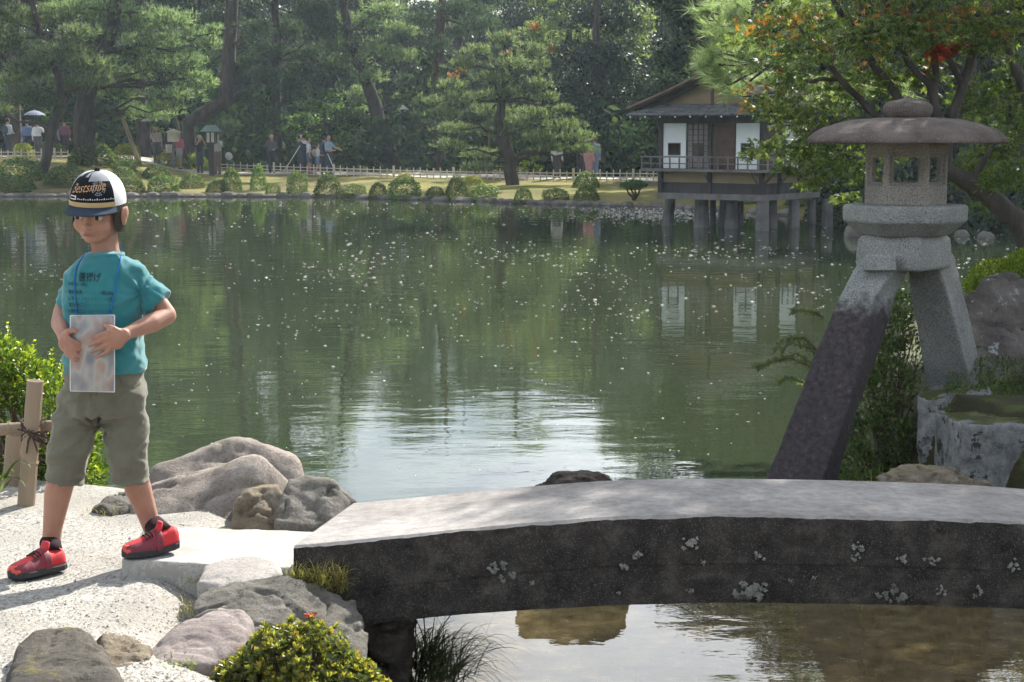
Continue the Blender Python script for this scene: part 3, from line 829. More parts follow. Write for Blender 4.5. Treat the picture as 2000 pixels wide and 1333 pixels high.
for px, py, r in ((1345,1063,15),(1481,1086,9),(1243,1088,9),(1217,1108,10),(1675,1070,12),(1672,1092,8),(1765,1092,10),(1820,1096,11),(970,1107,12),(1350,1156,7),(1838,1155,9),(1915,1155,10),(1985,1106,12),(1040,1140,5),(1375,1100,6),(1210,1160,5),(1590,1130,4),(1845,1195,7),(1905,1165,5),(1545,1135,4)):
    lichen(px, py, r, M['lichen'])
lichen(1465, 1170, 30, M['lichen_green'], 30); lichen(1490, 1155, 13, M['lichen'], 7)
lichen(1743, 1180, 24, M['lichen_green'], 24); lichen(1745, 1155, 13, M['lichen_green'], 8)
lichen(985, 1118, 20, M['lichen_green'], 7)

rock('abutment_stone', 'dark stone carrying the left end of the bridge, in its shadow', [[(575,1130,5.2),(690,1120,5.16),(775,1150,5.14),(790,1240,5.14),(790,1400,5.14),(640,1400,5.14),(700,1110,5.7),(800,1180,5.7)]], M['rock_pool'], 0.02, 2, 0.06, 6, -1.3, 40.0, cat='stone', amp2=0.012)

# ------------------------------------------------------------------ stone lantern on two legs
LY = 11.3
LX = float(at(1768, 400, LY)[0])
lant = thing('stone_lantern', 'two-legged grey granite lantern with broad cap beside the pond', 'stone lantern', (LX, LY, -1.0))
LS = LY / F
def lz(py): return float(at(1768, py, LY)[2])
def hexring(Rr, z, rot, mixf=1.0, n=6, seg=8, cx=0.0):
    out = []
    tot = n * seg
    for j in range(tot):
        a = 2 * math.pi * j / tot
        k = math.cos(math.pi / n) / math.cos((a % (2 * math.pi / n)) - math.pi / n)
        r = Rr * (k * mixf + (1 - mixf))
        out.append((LX + cx + r * math.cos(a + rot), LY + r * math.sin(a + rot), z))
    return out
HR = R(-12)
# jewel
mb = MB()
zb = lz(231)
mb.rings([hexring(r, zb + h, 0, 0, 6, 8) for r, h in ((0.11, -0.01), (0.145, 0.01), (0.158, 0.04), (0.158, 0.075), (0.135, 0.100), (0.075, 0.116), (0.030, 0.124), (0.016, 0.136), (0.004, 0.142))])
me = remesh(mb, 0.010, 1); displace(me, 0.003, 14, 3, 2.0)
finish('jewel', me, M['granite_roof'], lant, smooth=True)
# cap
mb = MB(); zb = lz(281); Rk = 0.64
prof = [(0.30, 0.03), (0.55, 0.022), (0.90, 0.006), (0.985, 0.0), (1.0, 0.014), (0.985, 0.036), (0.93, 0.070), (0.84, 0.102), (0.72, 0.130), (0.55, 0.152), (0.30, 0.165), (0.1, 0.168)]
mb.rings([hexring(Rk * r, zb + h, HR, 0.45, 6, 12) for r, h in prof])
me = remesh(mb, 0.012, 1); displace(me, 0.010, 7, 4, 7.0)
finish('cap_stone', me, M['granite_roof'], lant, smooth=True)
# fire box: six walls with openings
fb = MB(); Rf = 0.262; z0, z1 = lz(400), lz(279)
ap = Rf * math.cos(math.pi / 6); side = Rf
for k in range(6):
    ang = HR + k * math.pi / 3 + math.pi / 6
    Mx = Matrix.Translation((LX, LY, 0)) @ Matrix.Rotation(ang, 4, 'Z')
    # local: +x outwards, y along the wall
    t = 0.055; h = side / 2
    wy = 0.098 ; wz0, wz1 = z0 + 0.128, z0 + 0.325
    fb.box((ap - t, -h, z0), (ap, -wy, z1), Mx); fb.box((ap - t, wy, z0), (ap, h, z1), Mx)
    fb.box((ap - t, -wy, z0), (ap, wy, wz0), Mx); fb.box((ap - t, -wy, wz1), (ap, wy, z1), Mx)
    # inner rebate
    r = 0.020
    fb.box((ap - t, -wy, wz0), (ap - 0.022, -wy + r, wz1), Mx); fb.box((ap - t, wy - r, wz0), (ap - 0.022, wy, wz1), Mx)
    fb.box((ap - t, -wy + r, wz0), (ap - 0.022, wy - r, wz0 + r), Mx); fb.box((ap - t, -wy + r, wz1 - r), (ap - 0.022, wy - r, wz1), Mx)
me = remesh(fb, 0.008, 1); displace(me, 0.002, 30, 3, 2.0)
finish('fire_box', me, M['granite_warm'], lant, smooth=False)
# platform
mb = MB(); zt = lz(399)
mb.rings([hexring(r, zt + h, HR + R(4), 0.97) for r, h in ((0.385, 0.0), (0.400, -0.012), (0.400, -0.105), (0.385, -0.118), (0.29, -0.195), (0.25, -0.205))])
me = remesh(mb, 0.011, 1); displace(me, 0.004, 14, 3, 9.0)
finish('platform', me, M['granite'], lant, smooth=True)
# block under the platform
mb = MB(); zt = lz(462)
mb.rings([hexring(r, zt + h, R(-84), 0.92, 4, 12) for r, h in ((0.28, 0.012), (0.315, -0.02), (0.320, -0.10), (0.322, -0.195), (0.305, -0.210))])
me = remesh(mb, 0.011, 2); displace(me, 0.004, 14, 3, 11.0)
finish('block', me, M['granite'], lant, smooth=True)
def leg_mesh(rows, name, mat, dback=0.30, seed=1.0):
    mb = MB(); rings = []
    for py, A, B, C, Y in rows:
        a, b, c = at(A, py, Y - 0.02), at(B, py, Y - 0.15), at(C, py, Y + 0.10)
        d = a + (c - b) + np.array((0.02, 0.0, 0)); d[1] = Y + dback - 0.05; d[2] = b[2]
        a[2] = c[2] = b[2]
        rg = []
        for p, q in ((a, b), (b, c), (c, d), (d, a)):
            for k in range(8): rg.append(p + (q - p) * k / 8.0)
        rings.append(rg)
    rings.reverse()
    mb.rings(rings)
    me = remesh(mb, 0.012, 2); displace(me, 0.006, 8, 4, seed)
    return finish(name, me, mat, lant, smooth=True)
leg_mesh([(498,1694,1752,1776,11.22),(526,1669,1750,1777,11.20),(552,1655,1728,1766,11.16),(580,1641,1709,1752,11.12),(640,1615,1698,1735,11.05),(700,1589,1686,1717,10.98),(760,1567,1668,1694,10.92),(820,1545,1650,1672,10.86),(880,1521,1628,1656,10.80),(945,1494,1604,1639,10.74),(1060,1465,1575,1618,10.68)], 'leg', M['granite_leg'], 0.30, 3.0)
leg_mesh([(500,1772,1830,1864,11.42),(527,1771,1836,1869,11.42),(580,1779,1852,1882,11.46),(640,1789,1868,1897,11.52),(700,1799,1884,1910,11.58),(757,1807,1898,1922,11.64),(790,1812,1904,1928,11.66)], 'leg', M['granite_leg2'], 0.28, 6.0)
# a tenon of the front leg let into the block
mb = MB(); mb.rings([[at(px, py, y) for px, py, y in r] for r in (
    [(1692,503,11.03),(1750,505,11.0),(1750,528,10.99),(1686,528,11.02)], [(1692,503,11.25),(1750,505,11.25),(1750,528,11.25),(1686,528,11.25)])])
mb.build('tenon', M['granite'], lant)

# ------------------------------------------------------------------ pavilion over the water
PV = at(1486, 450, 41.3); PV[2] = 0
pav = thing('pavilion', 'wooden tea pavilion with white shutters standing on stone piles in the pond', 'pavilion', (PV[0], PV[1], -1.2))
al = R(36)
U = Vector((-math.cos(al), math.sin(al), 0)); W = Vector((math.sin(al), math.cos(al), 0))   # along the front, along the side
PM = Matrix(((U.x, W.x, 0, PV[0]), (U.y, W.y, 0, PV[1]), (0, 0, 1, 0), (0, 0, 0, 1)))
def pbox(mb, u0, u1, w0, w1, z0, z1): return mb.box((u0, w0, z0), (u1, w1, z1), PM)
def ppart(name, mat, *boxes, parent=pav):
    mb = MB()
    for b in boxes: pbox(mb, *b)
    # orientation of the local frame is mirrored: fix normals
    me = mb.mesh(name); me.flip_normals()
    return finish(name, me, mat, parent)
FU, FW = 2.78, 2.9        # length of front and side
ZBM, ZFL, ZEV = -0.20, 0.44, 1.66
# base beams and lower walls
ppart('base_beam', M['timber_grey'], (-0.08, FU + 0.06, -0.08, 0.06, ZBM - 0.09, ZBM + 0.05), (-0.08, 0.06, 0.06, FW + 0.05, ZBM - 0.09, ZBM + 0.05), (FU - 0.07, FU + 0.06, 0.06, FW + 0.05, ZBM - 0.09, ZBM + 0.05), (0.06, FU - 0.07, FW - 0.07, FW + 0.05, ZBM - 0.09, ZBM + 0.05))
ppart('lower_panel', M['timber_dark'], (0.06, FU - 0.06, 0.02, 0.05, ZBM + 0.05, 0.105), (0.02, 0.05, 0.06, FW - 0.06, ZBM + 0.05, 0.105), (FU-0.05, FU-0.02, 0.06, FW - 0.06, ZBM + 0.05, 0.105))
for u0, u1 in ((0.07, 1.36), (1.44, FU - 0.07)):
    ppart('plaster_panel', M['plaster_tan'], (u0, u1, 0.02, 0.05, 0.11, 0.39))
for w0, w1 in ((0.07, 0.85), (0.93, 1.9), (1.98, FW - 0.07)):
    ppart('plaster_panel', M['plaster_tan'], (0.02, 0.05, w0, w1, 0.11, 0.39))
# posts
for u, w in ((0, 0), (1.40, 0), (FU, 0), (0, 0.89), (0, 1.94), (0, FW), (FU, FW)):
    ppart('post', M['timber_dark'], (u - 0.05, u + 0.05, w - 0.05, w + 0.05, ZBM + 0.05, ZEV + 0.1))
# veranda floor and railing
ppart('veranda_floor', M['timber_grey'], (-0.36, FU + 0.36, -0.36, -0.05, ZFL - 0.06, ZFL), (-0.36, -0.05, -0.05, FW + 0.1, ZFL - 0.06, ZFL), (-0.05, FU + 0.05, -0.05, FW, ZFL - 0.05, ZFL - 0.01))
ppart('handrail', M['timber_grey'], (-0.40, FU + 0.40, -0.345, -0.31, ZFL + 0.275, ZFL + 0.31), (-0.345, -0.31, -0.30, FW + 0.1, ZFL + 0.275, ZFL + 0.31))
ppart('middle_rail', M['timber_grey'], (-0.36, FU + 0.36, -0.338, -0.317, ZFL + 0.12, ZFL + 0.145), (-0.338, -0.317, -0.30, FW + 0.1, ZFL + 0.12, ZFL + 0.145))
u = -0.33
while u < FU + 0.35:
    ppart('baluster', M['timber_grey'], (u - 0.016, u + 0.016, -0.343, -0.312, ZFL, ZFL + 0.272)); u += 0.266
w = -0.05
while w < FW:
    ppart('baluster', M['timber_grey'], (-0.343, -0.312, w - 0.016, w + 0.016, ZFL, ZFL + 0.272)); w += 0.29
# brackets below the veranda
for u in (0.10, 1.40, FU - 0.1):
    mb = MB(); mb.tube([PM @ Vector((u, -0.33, ZFL - 0.075)), PM @ Vector((u, -0.04, 0.12))], 0.028, 4); mb.build('bracket', M['timber_grey'], pav)
for w in (0.10, 0.89, 1.94):
    mb = MB(); mb.tube([PM @ Vector((-0.33, w, ZFL - 0.075)), PM @ Vector((-0.04, w, 0.12))], 0.028, 4); mb.build('bracket', M['timber_grey'], pav)
# wall panels on the front, from the far corner (u = FU) to the near corner
pw = (FU - 0.1) / 4
def white_panel(u0, u1):
    zl, zh = ZFL + 0.01, ZEV - 0.12
    wu0, wu1, wz0, wz1 = u0 + (u1 - u0) * 0.24, u0 + (u1 - u0) * 0.78, zl + 0.31, zl + 0.62
    p = ppart('shutter', M['shoji'], (u0 + 0.02, u1 - 0.02, 0.0, 0.025, zl, wz0), (u0 + 0.02, u1 - 0.02, 0.0, 0.025, wz1, zh), (u0 + 0.02, wu0, 0.0, 0.025, wz0, wz1), (wu1, u1 - 0.02, 0.0, 0.025, wz0, wz1))
    ppart('window_frame', M['timber_grey'], (wu0, wu1, -0.008, 0.02, wz0, wz0 + 0.022), (wu0, wu1, -0.008, 0.02, wz1 - 0.022, wz1), (wu0, wu0 + 0.018, -0.008, 0.02, wz0 + 0.022, wz1 - 0.022), (wu1 - 0.018, wu1, -0.008, 0.02, wz0 + 0.022, wz1 - 0.022), parent=p)
e = 0.05
white_panel(FU - e - pw, FU - e)
white_panel(e, e + pw)
ppart('dark_panel', M['timber_brown'], (e + pw + 0.02, e + 2 * pw - 0.06, 0.0, 0.03, ZFL, ZEV - 0.12))
# lattice screen
lu0, lu1 = e + 2 * pw + 0.06, e + 3 * pw - 0.02
lat = []
for k in range(5):
    uu = lu0 + (lu1 - lu0) * k / 4.0; lat.append((uu - 0.010, uu + 0.010, 0.0, 0.02, ZFL + 0.01, ZEV - 0.12))
for k in range(9):
    zz = ZFL + 0.03 + (ZEV - 0.17 - ZFL) * k / 8.0; lat.append((lu0, lu1, 0.003, 0.017, zz - 0.008, zz + 0.008))
ppart('lattice_screen', M['timber_brown'], *lat)
M['paper_grey'] = plain('old_paper', (0.22, 0.20, 0.19), 0.95, 0.1, 3)
ppart('screen_paper', M['paper_grey'], (lu0, lu1, 0.022, 0.028, ZFL + 0.62, ZEV - 0.12), (lu0, lu0 + 0.16, 0.022, 0.028, ZFL + 0.01, ZFL + 0.62), (lu1 - 0.14, lu1, 0.022, 0.028, ZFL + 0.01, ZFL + 0.62), (lu0 + 0.16, lu1 - 0.14, 0.022, 0.028, ZFL + 0.01, ZFL + 0.28))
ppart('lintel', M['timber_dark'], (-0.06, FU + 0.06, -0.03, 0.06, ZEV - 0.12, ZEV + 0.08), (-0.06, 0.04, 0.06, FW, ZEV - 0.12, ZEV + 0.08), (FU - 0.04, FU + 0.06, 0.06, FW, ZEV - 0.12, ZEV + 0.08))
# side walls
for w0, w1, mt in ((0.05, 0.84, 'timber_brown'), (0.94, 1.89, 'shoji'), (1.99, FW - 0.05, 'timber_brown')):
    ppart('side_panel', M[mt], (0.0, 0.03, w0, w1, ZFL, ZEV - 0.12))
ppart('far_side_panel', M['timber_brown'], (FU - 0.03, FU, 0.05, 0.9, ZFL, ZEV - 0.12))
# skirt roof of tiles below the gable
def slope_tiles(name, p0, p1, q0, q1, ncol, nrow, mat, thick=0.03):
    """a tiled slope: eave from p0 to p1, top from q0 to q1; tiles overlap row by row"""
    mb = MB(); p0, p1, q0, q1 = map(Vector, (p0, p1, q0, q1))
    nrm = (p1 - p0).cross(q0 - p0).normalized()
    if nrm.z < 0: nrm = -nrm
    for r in range(nrow):
        a, b2 = r / nrow, min(1.0, (r + 1.15) / nrow)
        for c in range(ncol):
            s0, s1 = c / ncol, (c + 1) / ncol
            def P(s, t): return (p0.lerp(p1, s)).lerp(q0.lerp(q1, s), t)
            lo0, lo1, hi0, hi1 = P(s0, a), P(s1, a), P(s0, b2), P(s1, b2)
            lm, hm = (lo0 + lo1) / 2, (hi0 + hi1) / 2
            up = nrm * thick
            V = [lo0 + up * 1.5, lo0.lerp(lo1, 0.4) + up * 0.8, lo0.lerp(lo1, 0.75) + up * 1.1, lo1 + up * 1.6, hi1 + up * 0.5, hi0.lerp(hi1, 0.75) + up * 0.1, hi0.lerp(hi1, 0.4) + up * -0.1, hi0 + up * 0.4,
                 lo0, lo1]
            mb.add(V, [(0, 1, 6, 7), (1, 2, 5, 6), (2, 3, 4, 5), (8, 9, 3, 2, 1, 0)])
    o = mb.build(name, mat, pav); o['kind'] = 'stuff'
    return o
def pp(u, w, z): return PM @ Vector((u, w, z))
slope_tiles('roof_tiles', pp(FU + 0.62, -0.62, ZEV + 0.06), pp(-0.62, -0.62, ZEV + 0.06), pp(FU + 0.05, 0.0, ZEV + 0.34), pp(-0.05, 0.0, ZEV + 0.34), 26, 4, M['roof_tile'])
slope_tiles('roof_tiles', pp(-0.62, -0.62, ZEV + 0.06), pp(-0.62, FW + 0.5, ZEV + 0.06), pp(-0.05, 0.0, ZEV + 0.34), pp(-0.05, FW + 0.5, ZEV + 0.34), 26, 4, M['roof_tile'])
mb = MB()
for k in range(15):
    u = -0.55 + (FU + 1.1) * k / 14.0
    mb.tube([pp(u, -0.60, ZEV + 0.035), pp(u, 0.02, ZEV + 0.25)], 0.018, 4)
mb.build('rafters', M['timber_dark'], pav)['kind'] = 'stuff'
# white end caps of the eave rafters
for k in range(10):
    u = -0.5 + (FU + 1.0) * k / 9.0
    mb = MB(); mb.ell(pp(u, -0.625, ZEV + 0.03), 0.022, nu=6, nv=5); mb.build('rafter_cap', M['white_enamel'], pav)
# gable wall and main roof
PK = ZEV + 1.03; UM = FU / 2
mb = MB(); mb.add([pp(-0.05, 0.06, ZEV + 0.30), pp(FU + 0.05, 0.06, ZEV + 0.30), pp(UM, 0.06, PK - 0.08), pp(-0.05, 0.10, ZEV + 0.30), pp(FU + 0.05, 0.10, ZEV + 0.30), pp(UM, 0.10, PK - 0.08)], [(0, 1, 2), (3, 5, 4), (0, 3, 4, 1), (1, 4, 5, 2), (2, 5, 3, 0)])
mb.build('gable_wall', M['plaster_tan'], pav)
ppart('gable_post', M['timber_brown'], (UM - 0.03, UM + 0.03, 0.02, 0.055, ZEV + 0.32, PK - 0.14))
M['shingle'] = surf('bark_shingle', (0.075, 0.055, 0.048), (0.15, 0.115, 0.10), 5, 0.95, 60, 0.8, 0.015, patch=(0.10, 0.11, 0.06), patch_scale=2, patch_at=0.6)
def roof_half(sgn, name):
    ue = UM + sgn * (UM + 0.72)
    mb = MB(); prof = []
    for k in range(8):
        t = k / 7.0
        prof.append((ue + (UM - ue) * t, (ZEV + 0.22) + (PK - ZEV - 0.22) * (0.88 * t + 0.12 * t * t)))
    rings = []
    for wv in (-0.42, -0.40, FW + 0.3):
        top = [pp(u, wv, z + 0.07) for u, z in prof]; bot = [pp(u, wv, z) for u, z in reversed(prof)]
        rings.append(top + bot)
    mb.rings(rings); me = mb.mesh(name)
    bm = bmesh.new(); bm.from_mesh(me); bmesh.ops.recalc_face_normals(bm, faces=bm.faces); bm.to_mesh(me); bm.free()
    finish(name, me, M['shingle'], pav)
    mb = MB(); mb.tube([pp(u, -0.445, z + 0.0) for u, z in prof], [0.05] * 8, 4); mb.build('barge_board', M['timber_brown'], pav)
    mb = MB(); mb.tube([pp(u, -0.20, z - 0.12) for u, z in prof[1:]], [0.035] * 7, 4); mb.build('inner_barge_board', M['timber_dark'], pav)
roof_half(1, 'roof'); roof_half(-1, 'roof')
ppart('ridge', M['timber_grey'], (UM - 0.10, UM + 0.10, -0.47, FW + 0.35, PK + 0.03, PK + 0.17))
for uu, zz in ((UM - 0.17, PK + 0.34), (UM + 0.17, PK + 0.24)):
    mb = MB(); mb.tube([pp(uu, -0.72, zz), pp(uu, FW + 0.6, zz)], 0.024, 6); mb.build('ridge_pole', M['pole_white'], pav)
for w in (-0.35, 0.6, 1.6, 2.6):
    ppart('pole_stay', M['timber_grey'], (UM - 0.19, UM + 0.19, w, w + 0.05, PK + 0.17, PK + 0.222))
# stone piles
def pile(px, py_top, py_bot, wt, wb, Y, lean=0):
    a, b = at(px + lean, py_top, Y), at(px, py_bot, Y); b[2] = -1.35
    s = Y / F / 2
    mb = MB(); mb.tube([a, a + (b - a) * 0.15, a + (b - a) * 0.6, b], [wt * s, wt * s * 1.05, (wt + wb) * 0.5 * s, wb * s], 9)
    mb.build('stone_pile', M['timber_grey'] if lean == 99 else M['pile_stone'], pav)
M['pile_stone'] = surf('pile_stone', (0.10, 0.095, 0.095), (0.20, 0.185, 0.18), 3, 0.95, 20, 0.6, 0.02)
for a in ((1300,388,450,20,26,43.6,9),(1370,388,450,26,36,42.8,0),(1392,390,446,12,14,43.8,0),(1409,390,448,14,18,43.2,4),(1428,390,450,22,34,42.4,2),(1446,390,446,12,14,43.6,0),(1489,391,453,24,30,41.4,0),(1510,391,450,16,20,42.6,0),(1551,391,450,20,24,42.6,0),(1616,390,449,20,24,43.2,0),(1585,391,446,16,18,44.4,0)):
    pile(*a)

# ------------------------------------------------------------------ foliage tools
def runit(n):
    return unit(rng.normal(size=(n, 3)))

def tufts(P, D, L, w, k=6, spread=0.75):
    n = len(P)
    P = np.repeat(P, k, 0); D = np.repeat(D, k, 0)
    d = unit(D + spread * runit(n * k))
    L = (L if np.isscalar(L) else np.repeat(L, k)) * rng.uniform(0.7, 1.15, n * k)
    s = unit(np.cross(d, runit(n * k))) * (w / 2)
    V = np.stack([P - s, P + s, P + d * L[:, None]], 1).reshape(-1, 3)
    return V, np.arange(n * k * 3).reshape(-1, 3)

def quads(P, A, B):
    """rhombic leaves: centre P, half axes A and B"""
    n = len(P)
    V = np.stack([P - A, P + B * 1.0 - A * 0.1, P + A, P - B * 1.0 - A * 0.1], 1).reshape(-1, 3)
    return V, np.arange(n * 4).reshape(-1, 4)

def ovals(P, A, Nn, L, W):
    """pointed oval leaves starting at P along A, a little folded"""
    n = len(P)
    L = np.broadcast_to(L, n)[:, None]; W = np.broadcast_to(W, n)[:, None]
    S = unit(np.cross(A, Nn)); U = unit(np.cross(S, A))
    def q(t, s, h): return P + A * L * t + S * W * s + U * L * h
    V = np.stack([P, q(0.30, 0.42, 0.05), q(0.65, 0.46, 0.05), q(1.0, 0, -0.10), q(0.65, -0.46, 0.05), q(0.30, -0.42, 0.05)], 1).reshape(-1, 3)
    b = (np.arange(n) * 6)[:, None]
    return V, np.concatenate([b + np.array([[0, 1, 2, 3]]), b + np.array([[0, 3, 4, 5]])])

def stars(P, A, Nn, size, lobes=5):
    """maple leaves: lobes spreading in a fan"""
    n = len(P)
    S = unit(np.cross(A, Nn)); size = np.broadcast_to(size, n)[:, None]
    U = unit(np.cross(S, A)); out = []
    for k in range(lobes):
        a = (k - (lobes - 1) / 2) * R(42)
        ln = 1.0 - 0.17 * abs(k - (lobes - 1) / 2)
        d = A * math.cos(a) + S * math.sin(a); t = A * -math.sin(a) + S * math.cos(a)
        droop = U * (-0.12 * size * ln)
        out.append(np.stack([P, P + d * size * ln * 0.45 + t * size * 0.13, P + d * size * ln + droop, P + d * size * ln * 0.45 - t * size * 0.13], 1))
    V = np.stack(out, 1).reshape(-1, 3)
    return V, np.arange(n * lobes * 4).reshape(-1, 4)

def in_ellipsoid(n, power=2.2, shell=0.0):
    r = rng.random(n) ** (1 / power)
    if shell: r = shell + (1 - shell) * r
    return runit(n) * r[:, None]

def cat_geo(parts):
    Vs, Fs, b = [], [], 0
    for V, Fc in parts:
        Vs.append(V); Fs.append(Fc + b); b += len(V)
    return np.concatenate(Vs), np.concatenate(Fs)

def pine_pad(c, rx, ry, rz, dens=150, L=0.24, w=0.034, k=6):
    n = max(24, int(dens * math.pi * rx * max(rz, 0.25)))
    u = in_ellipsoid(n, 2.4)
    lump = 0.75 + 0.35 * np.sin(u[:, 0] * 7 + c[0]) * np.cos(u[:, 1] * 6 + c[2])
    P = np.asarray(c) + u * np.array((rx, ry, rz)) * lump[:, None]
    D = unit(u * np.array((0.9, 0.9, 0.35)) + np.array((0, 0, 0.75)))
    return tufts(P, D, L, w, k)

def limb(mb, a, b, r0, r1, sag=0.0, wob=0.12, seg=5, n=6):
    a, b = np.asarray(a, float), np.asarray(b, float)
    L = np.linalg.norm(b - a); pts, rad = [], []
    for i in range(seg + 1):
        t = i / seg
        p = a + (b - a) * t + np.array((0, 0, -sag * math.sin(math.pi * t)))
        if 0 < i < seg: p = p + rng.normal(size=3) * wob * L * 0.25
        pts.append(p); rad.append(r0 + (r1 - r0) * t)
    mb.tube(pts, rad, n, cap=False)

def trunk_tube(mb, pts, rad, n=9):
    P = [np.asarray(p, float) for p in pts]; out, rr = [], []
    for i in range(len(P) - 1):
        for k in range(3):
            t = k / 3
            out.append(P[i] + (P[i+1] - P[i]) * t + rng.normal(size=3) * 0.03); rr.append(rad[i] + (rad[i+1] - rad[i]) * t)
    out.append(P[-1]); rr.append(rad[-1])
    mb.tube(out, rr, n, cap=False)

def px_pine(name, label, Y, trunk, trad, pads, mat='needle', bark='bark', extra=(), jit=1.1, dens=170, limbs=True, L=0.24, group=None, broad=False):
    """a pine whose foliage pads are set out one by one; trunk and pads are (px, py ...) at depth Y"""
    base = at(trunk[0][0], trunk[0][1], Y)
    t = thing(name, label, 'tree', base, group)
    tp = [at(p[0], p[1], Y + (p[2] if len(p) > 2 else 0)) for p in trunk]
    tp[0] = tp[0] + np.array((0, 0, -0.5))
    mb = MB(); trunk_tube(mb, tp, trad)
    geo = []
    s = Y / F
    for q in list(pads) + list(extra):
        px, py, hw, hh = q[:4]
        c = at(px, py, Y + rng.uniform(-jit, jit))
        rx, rz = hw * s, hh * s
        if broad:
            n = int(420 * math.pi * rx * rz)
            u = in_ellipsoid(n, 2.0); lump = 0.8 + 0.3 * np.sin(u[:, 0] * 8 + c[0]) * np.cos(u[:, 2] * 7)
            P = c + u * np.array((rx, rx, rz)) * lump[:, None]
            A = runit(n) * rng.uniform(0.06, 0.11, n)[:, None]; B = unit(np.cross(A, runit(n))) * rng.uniform(0.03, 0.055, n)[:, None]
            geo.append(quads(P, A, B))
        else:
            geo.append(pine_pad(c, rx, rx * 0.95, rz, dens, L))
        if limbs:
            # the nearest place on the trunk below the pad
            best = min(tp[1:], key=lambda p: abs(p[2] - (c[2] - 0.25 * rx)) + 0.15 * abs(p[0] - c[0]))
            limb(mb, best, c - np.array((0, 0, rz * 0.3)), 0.07, 0.02, sag=-0.1)
    mb.build('trunk', M[bark], t, smooth=True)
    V, Fc = cat_geo(geo)
    finish('crown', np_mesh('crown', V, Fc), M[mat], t)
    return t

# ------------------------------------------------------------------ trees on the far bank, drawn one by one
def high_pads(px0, px1, py0, py1, n, hw=(45, 80), hh=(18, 30)):
    return [(rng.uniform(px0, px1), rng.uniform(py0, py1), rng.uniform(*hw), rng.uniform(*hh)) for _ in range(max(3, int(n * 0.6)))]
px_pine('pine_tree', 'broad pine with layered pale green pads at the left of the far bank', 70,
    [(168,300),(160,235),(175,170),(205,100),(225,20),(240,-120),(245,-260)], [0.44,0.40,0.34,0.28,0.24,0.18,0.06],
    [(205,22,110,30),(330,38,70,26),(385,72,50,24),(412,88,28,16),(300,82,85,22),(190,66,60,22),(318,128,66,22),(235,148,66,22),(385,168,48,16),(345,188,66,16),(235,182,56,18),(292,226,66,16),(255,212,32,14),(404,160,26,14),(280,45,60,24),(130,20,60,24),(420,60,22,16),(330,100,60,18),(270,110,50,18),(370,120,45,18),(320,210,45,12),(380,150,40,12)],
    extra=high_pads(90, 400, -330, -20, 30), mat='needle', jit=1.4)
px_pine('pine_tree', 'leaning pine with low drooping boughs at the far left edge', 67,
    [(84,312),(100,255),(122,190),(110,130),(80,70),(60,0),(50,-140)], [0.20,0.19,0.17,0.15,0.13,0.10,0.05],
    [(60,38,80,28),(120,102,80,26),(170,128,70,24),(58,132,66,28),(140,168,56,22),(50,190,56,26),(10,82,50,30),(150,66,50,22),(0,30,60,26),(20,160,46,20),(190,160,40,16),(95,205,40,14),(0,215,40,16)],
    extra=high_pads(-60, 160, -240, 0, 18), mat='needle', jit=1.2)
px_pine('pine_tree', 'thick dark pine trunk at the left edge behind the walkers', 79, [(25,300),(28,230),(22,150),(30,40),(30,-160)], [0.34,0.32,0.28,0.22,0.1],
    high_pads(-120, 110, 20, 170, 10), extra=high_pads(-150, 160, -330, 0, 8), mat='needle_dark', jit=1.8)
px_pine('pine_tree', 'dark pine behind the roofed notice board', 80, [(284,318),(280,250),(272,180),(285,60),(290,-150)], [0.36,0.32,0.28,0.22,0.1],
    high_pads(200, 380, 60, 230, 9, (30, 60)), extra=high_pads(200, 400, -330, 0, 8), mat='needle_dark', jit=2.0)
px_pine('pine_tree', 'tall dark pine with straight bare trunk behind the lamp post', 78, [(372,318),(368,240),(440,200),(448,100),(455,0),(460,-200),(465,-330)], [0.30,0.30,0.34,0.32,0.28,0.2,0.06],
    [(470,130,55,30),(430,40,50,22),(500,60,45,26),(480,190,50,26),(440,250,40,20),(520,230,45,24),(410,120,30,26),(520,150,40,24)], extra=high_pads(350, 600, -420, -10, 16), mat='needle_dark', jit=1.8)
px_pine('pine_tree', 'slim straight pine with high crown behind the group of walkers', 82, [(545,320),(540,220),(540,120),(538,20),(545,-120),(550,-300)], [0.24,0.23,0.21,0.18,0.14,0.05],
    [(600,110,60,28),(560,60,50,26),(640,60,55,24),(610,20,60,22),(570,170,45,24),(660,130,40,24),(590,140,50,22),(530,100,40,20)], extra=high_pads(450, 690, -400, 0, 12), mat='needle_dark', jit=1.8)
px_pine('garden_tree', 'small bright green rounded tree behind the group of walkers', 80.5, [(640,318),(638,290),(632,250),(636,210),(636,175)], [0.12,0.11,0.09,0.07,0.03],
    [(634,182,22,12),(616,205,40,16),(655,212,40,16),(590,232,36,14),(676,222,34,16),(572,250,26,11),(640,240,58,16),(700,236,28,20),(608,272,48,14),(675,268,44,18),(640,285,50,12),(560,262,20,9)], mat='leaf_mid', broad=True, jit=0.5)
px_pine('pine_tree', 'pine with a thick trunk leaning left in the middle of the far bank', 81, [(770,318),(752,270),(735,220),(718,165),(700,130),(680,60),(660,-60),(655,-200)], [0.42,0.38,0.32,0.28,0.22,0.2,0.14,0.05],
    [(700,45,60,26),(655,88,55,24),(740,92,50,24),(690,120,60,22),(750,20,55,24),(700,190,36,26),(800,190,40,20),(725,150,40,18),(780,60,50,22),(700,225,28,24),(775,110,50,20),(820,110,40,20)], extra=high_pads(590, 790, -210, 0, 8), mat='needle', jit=1.8)
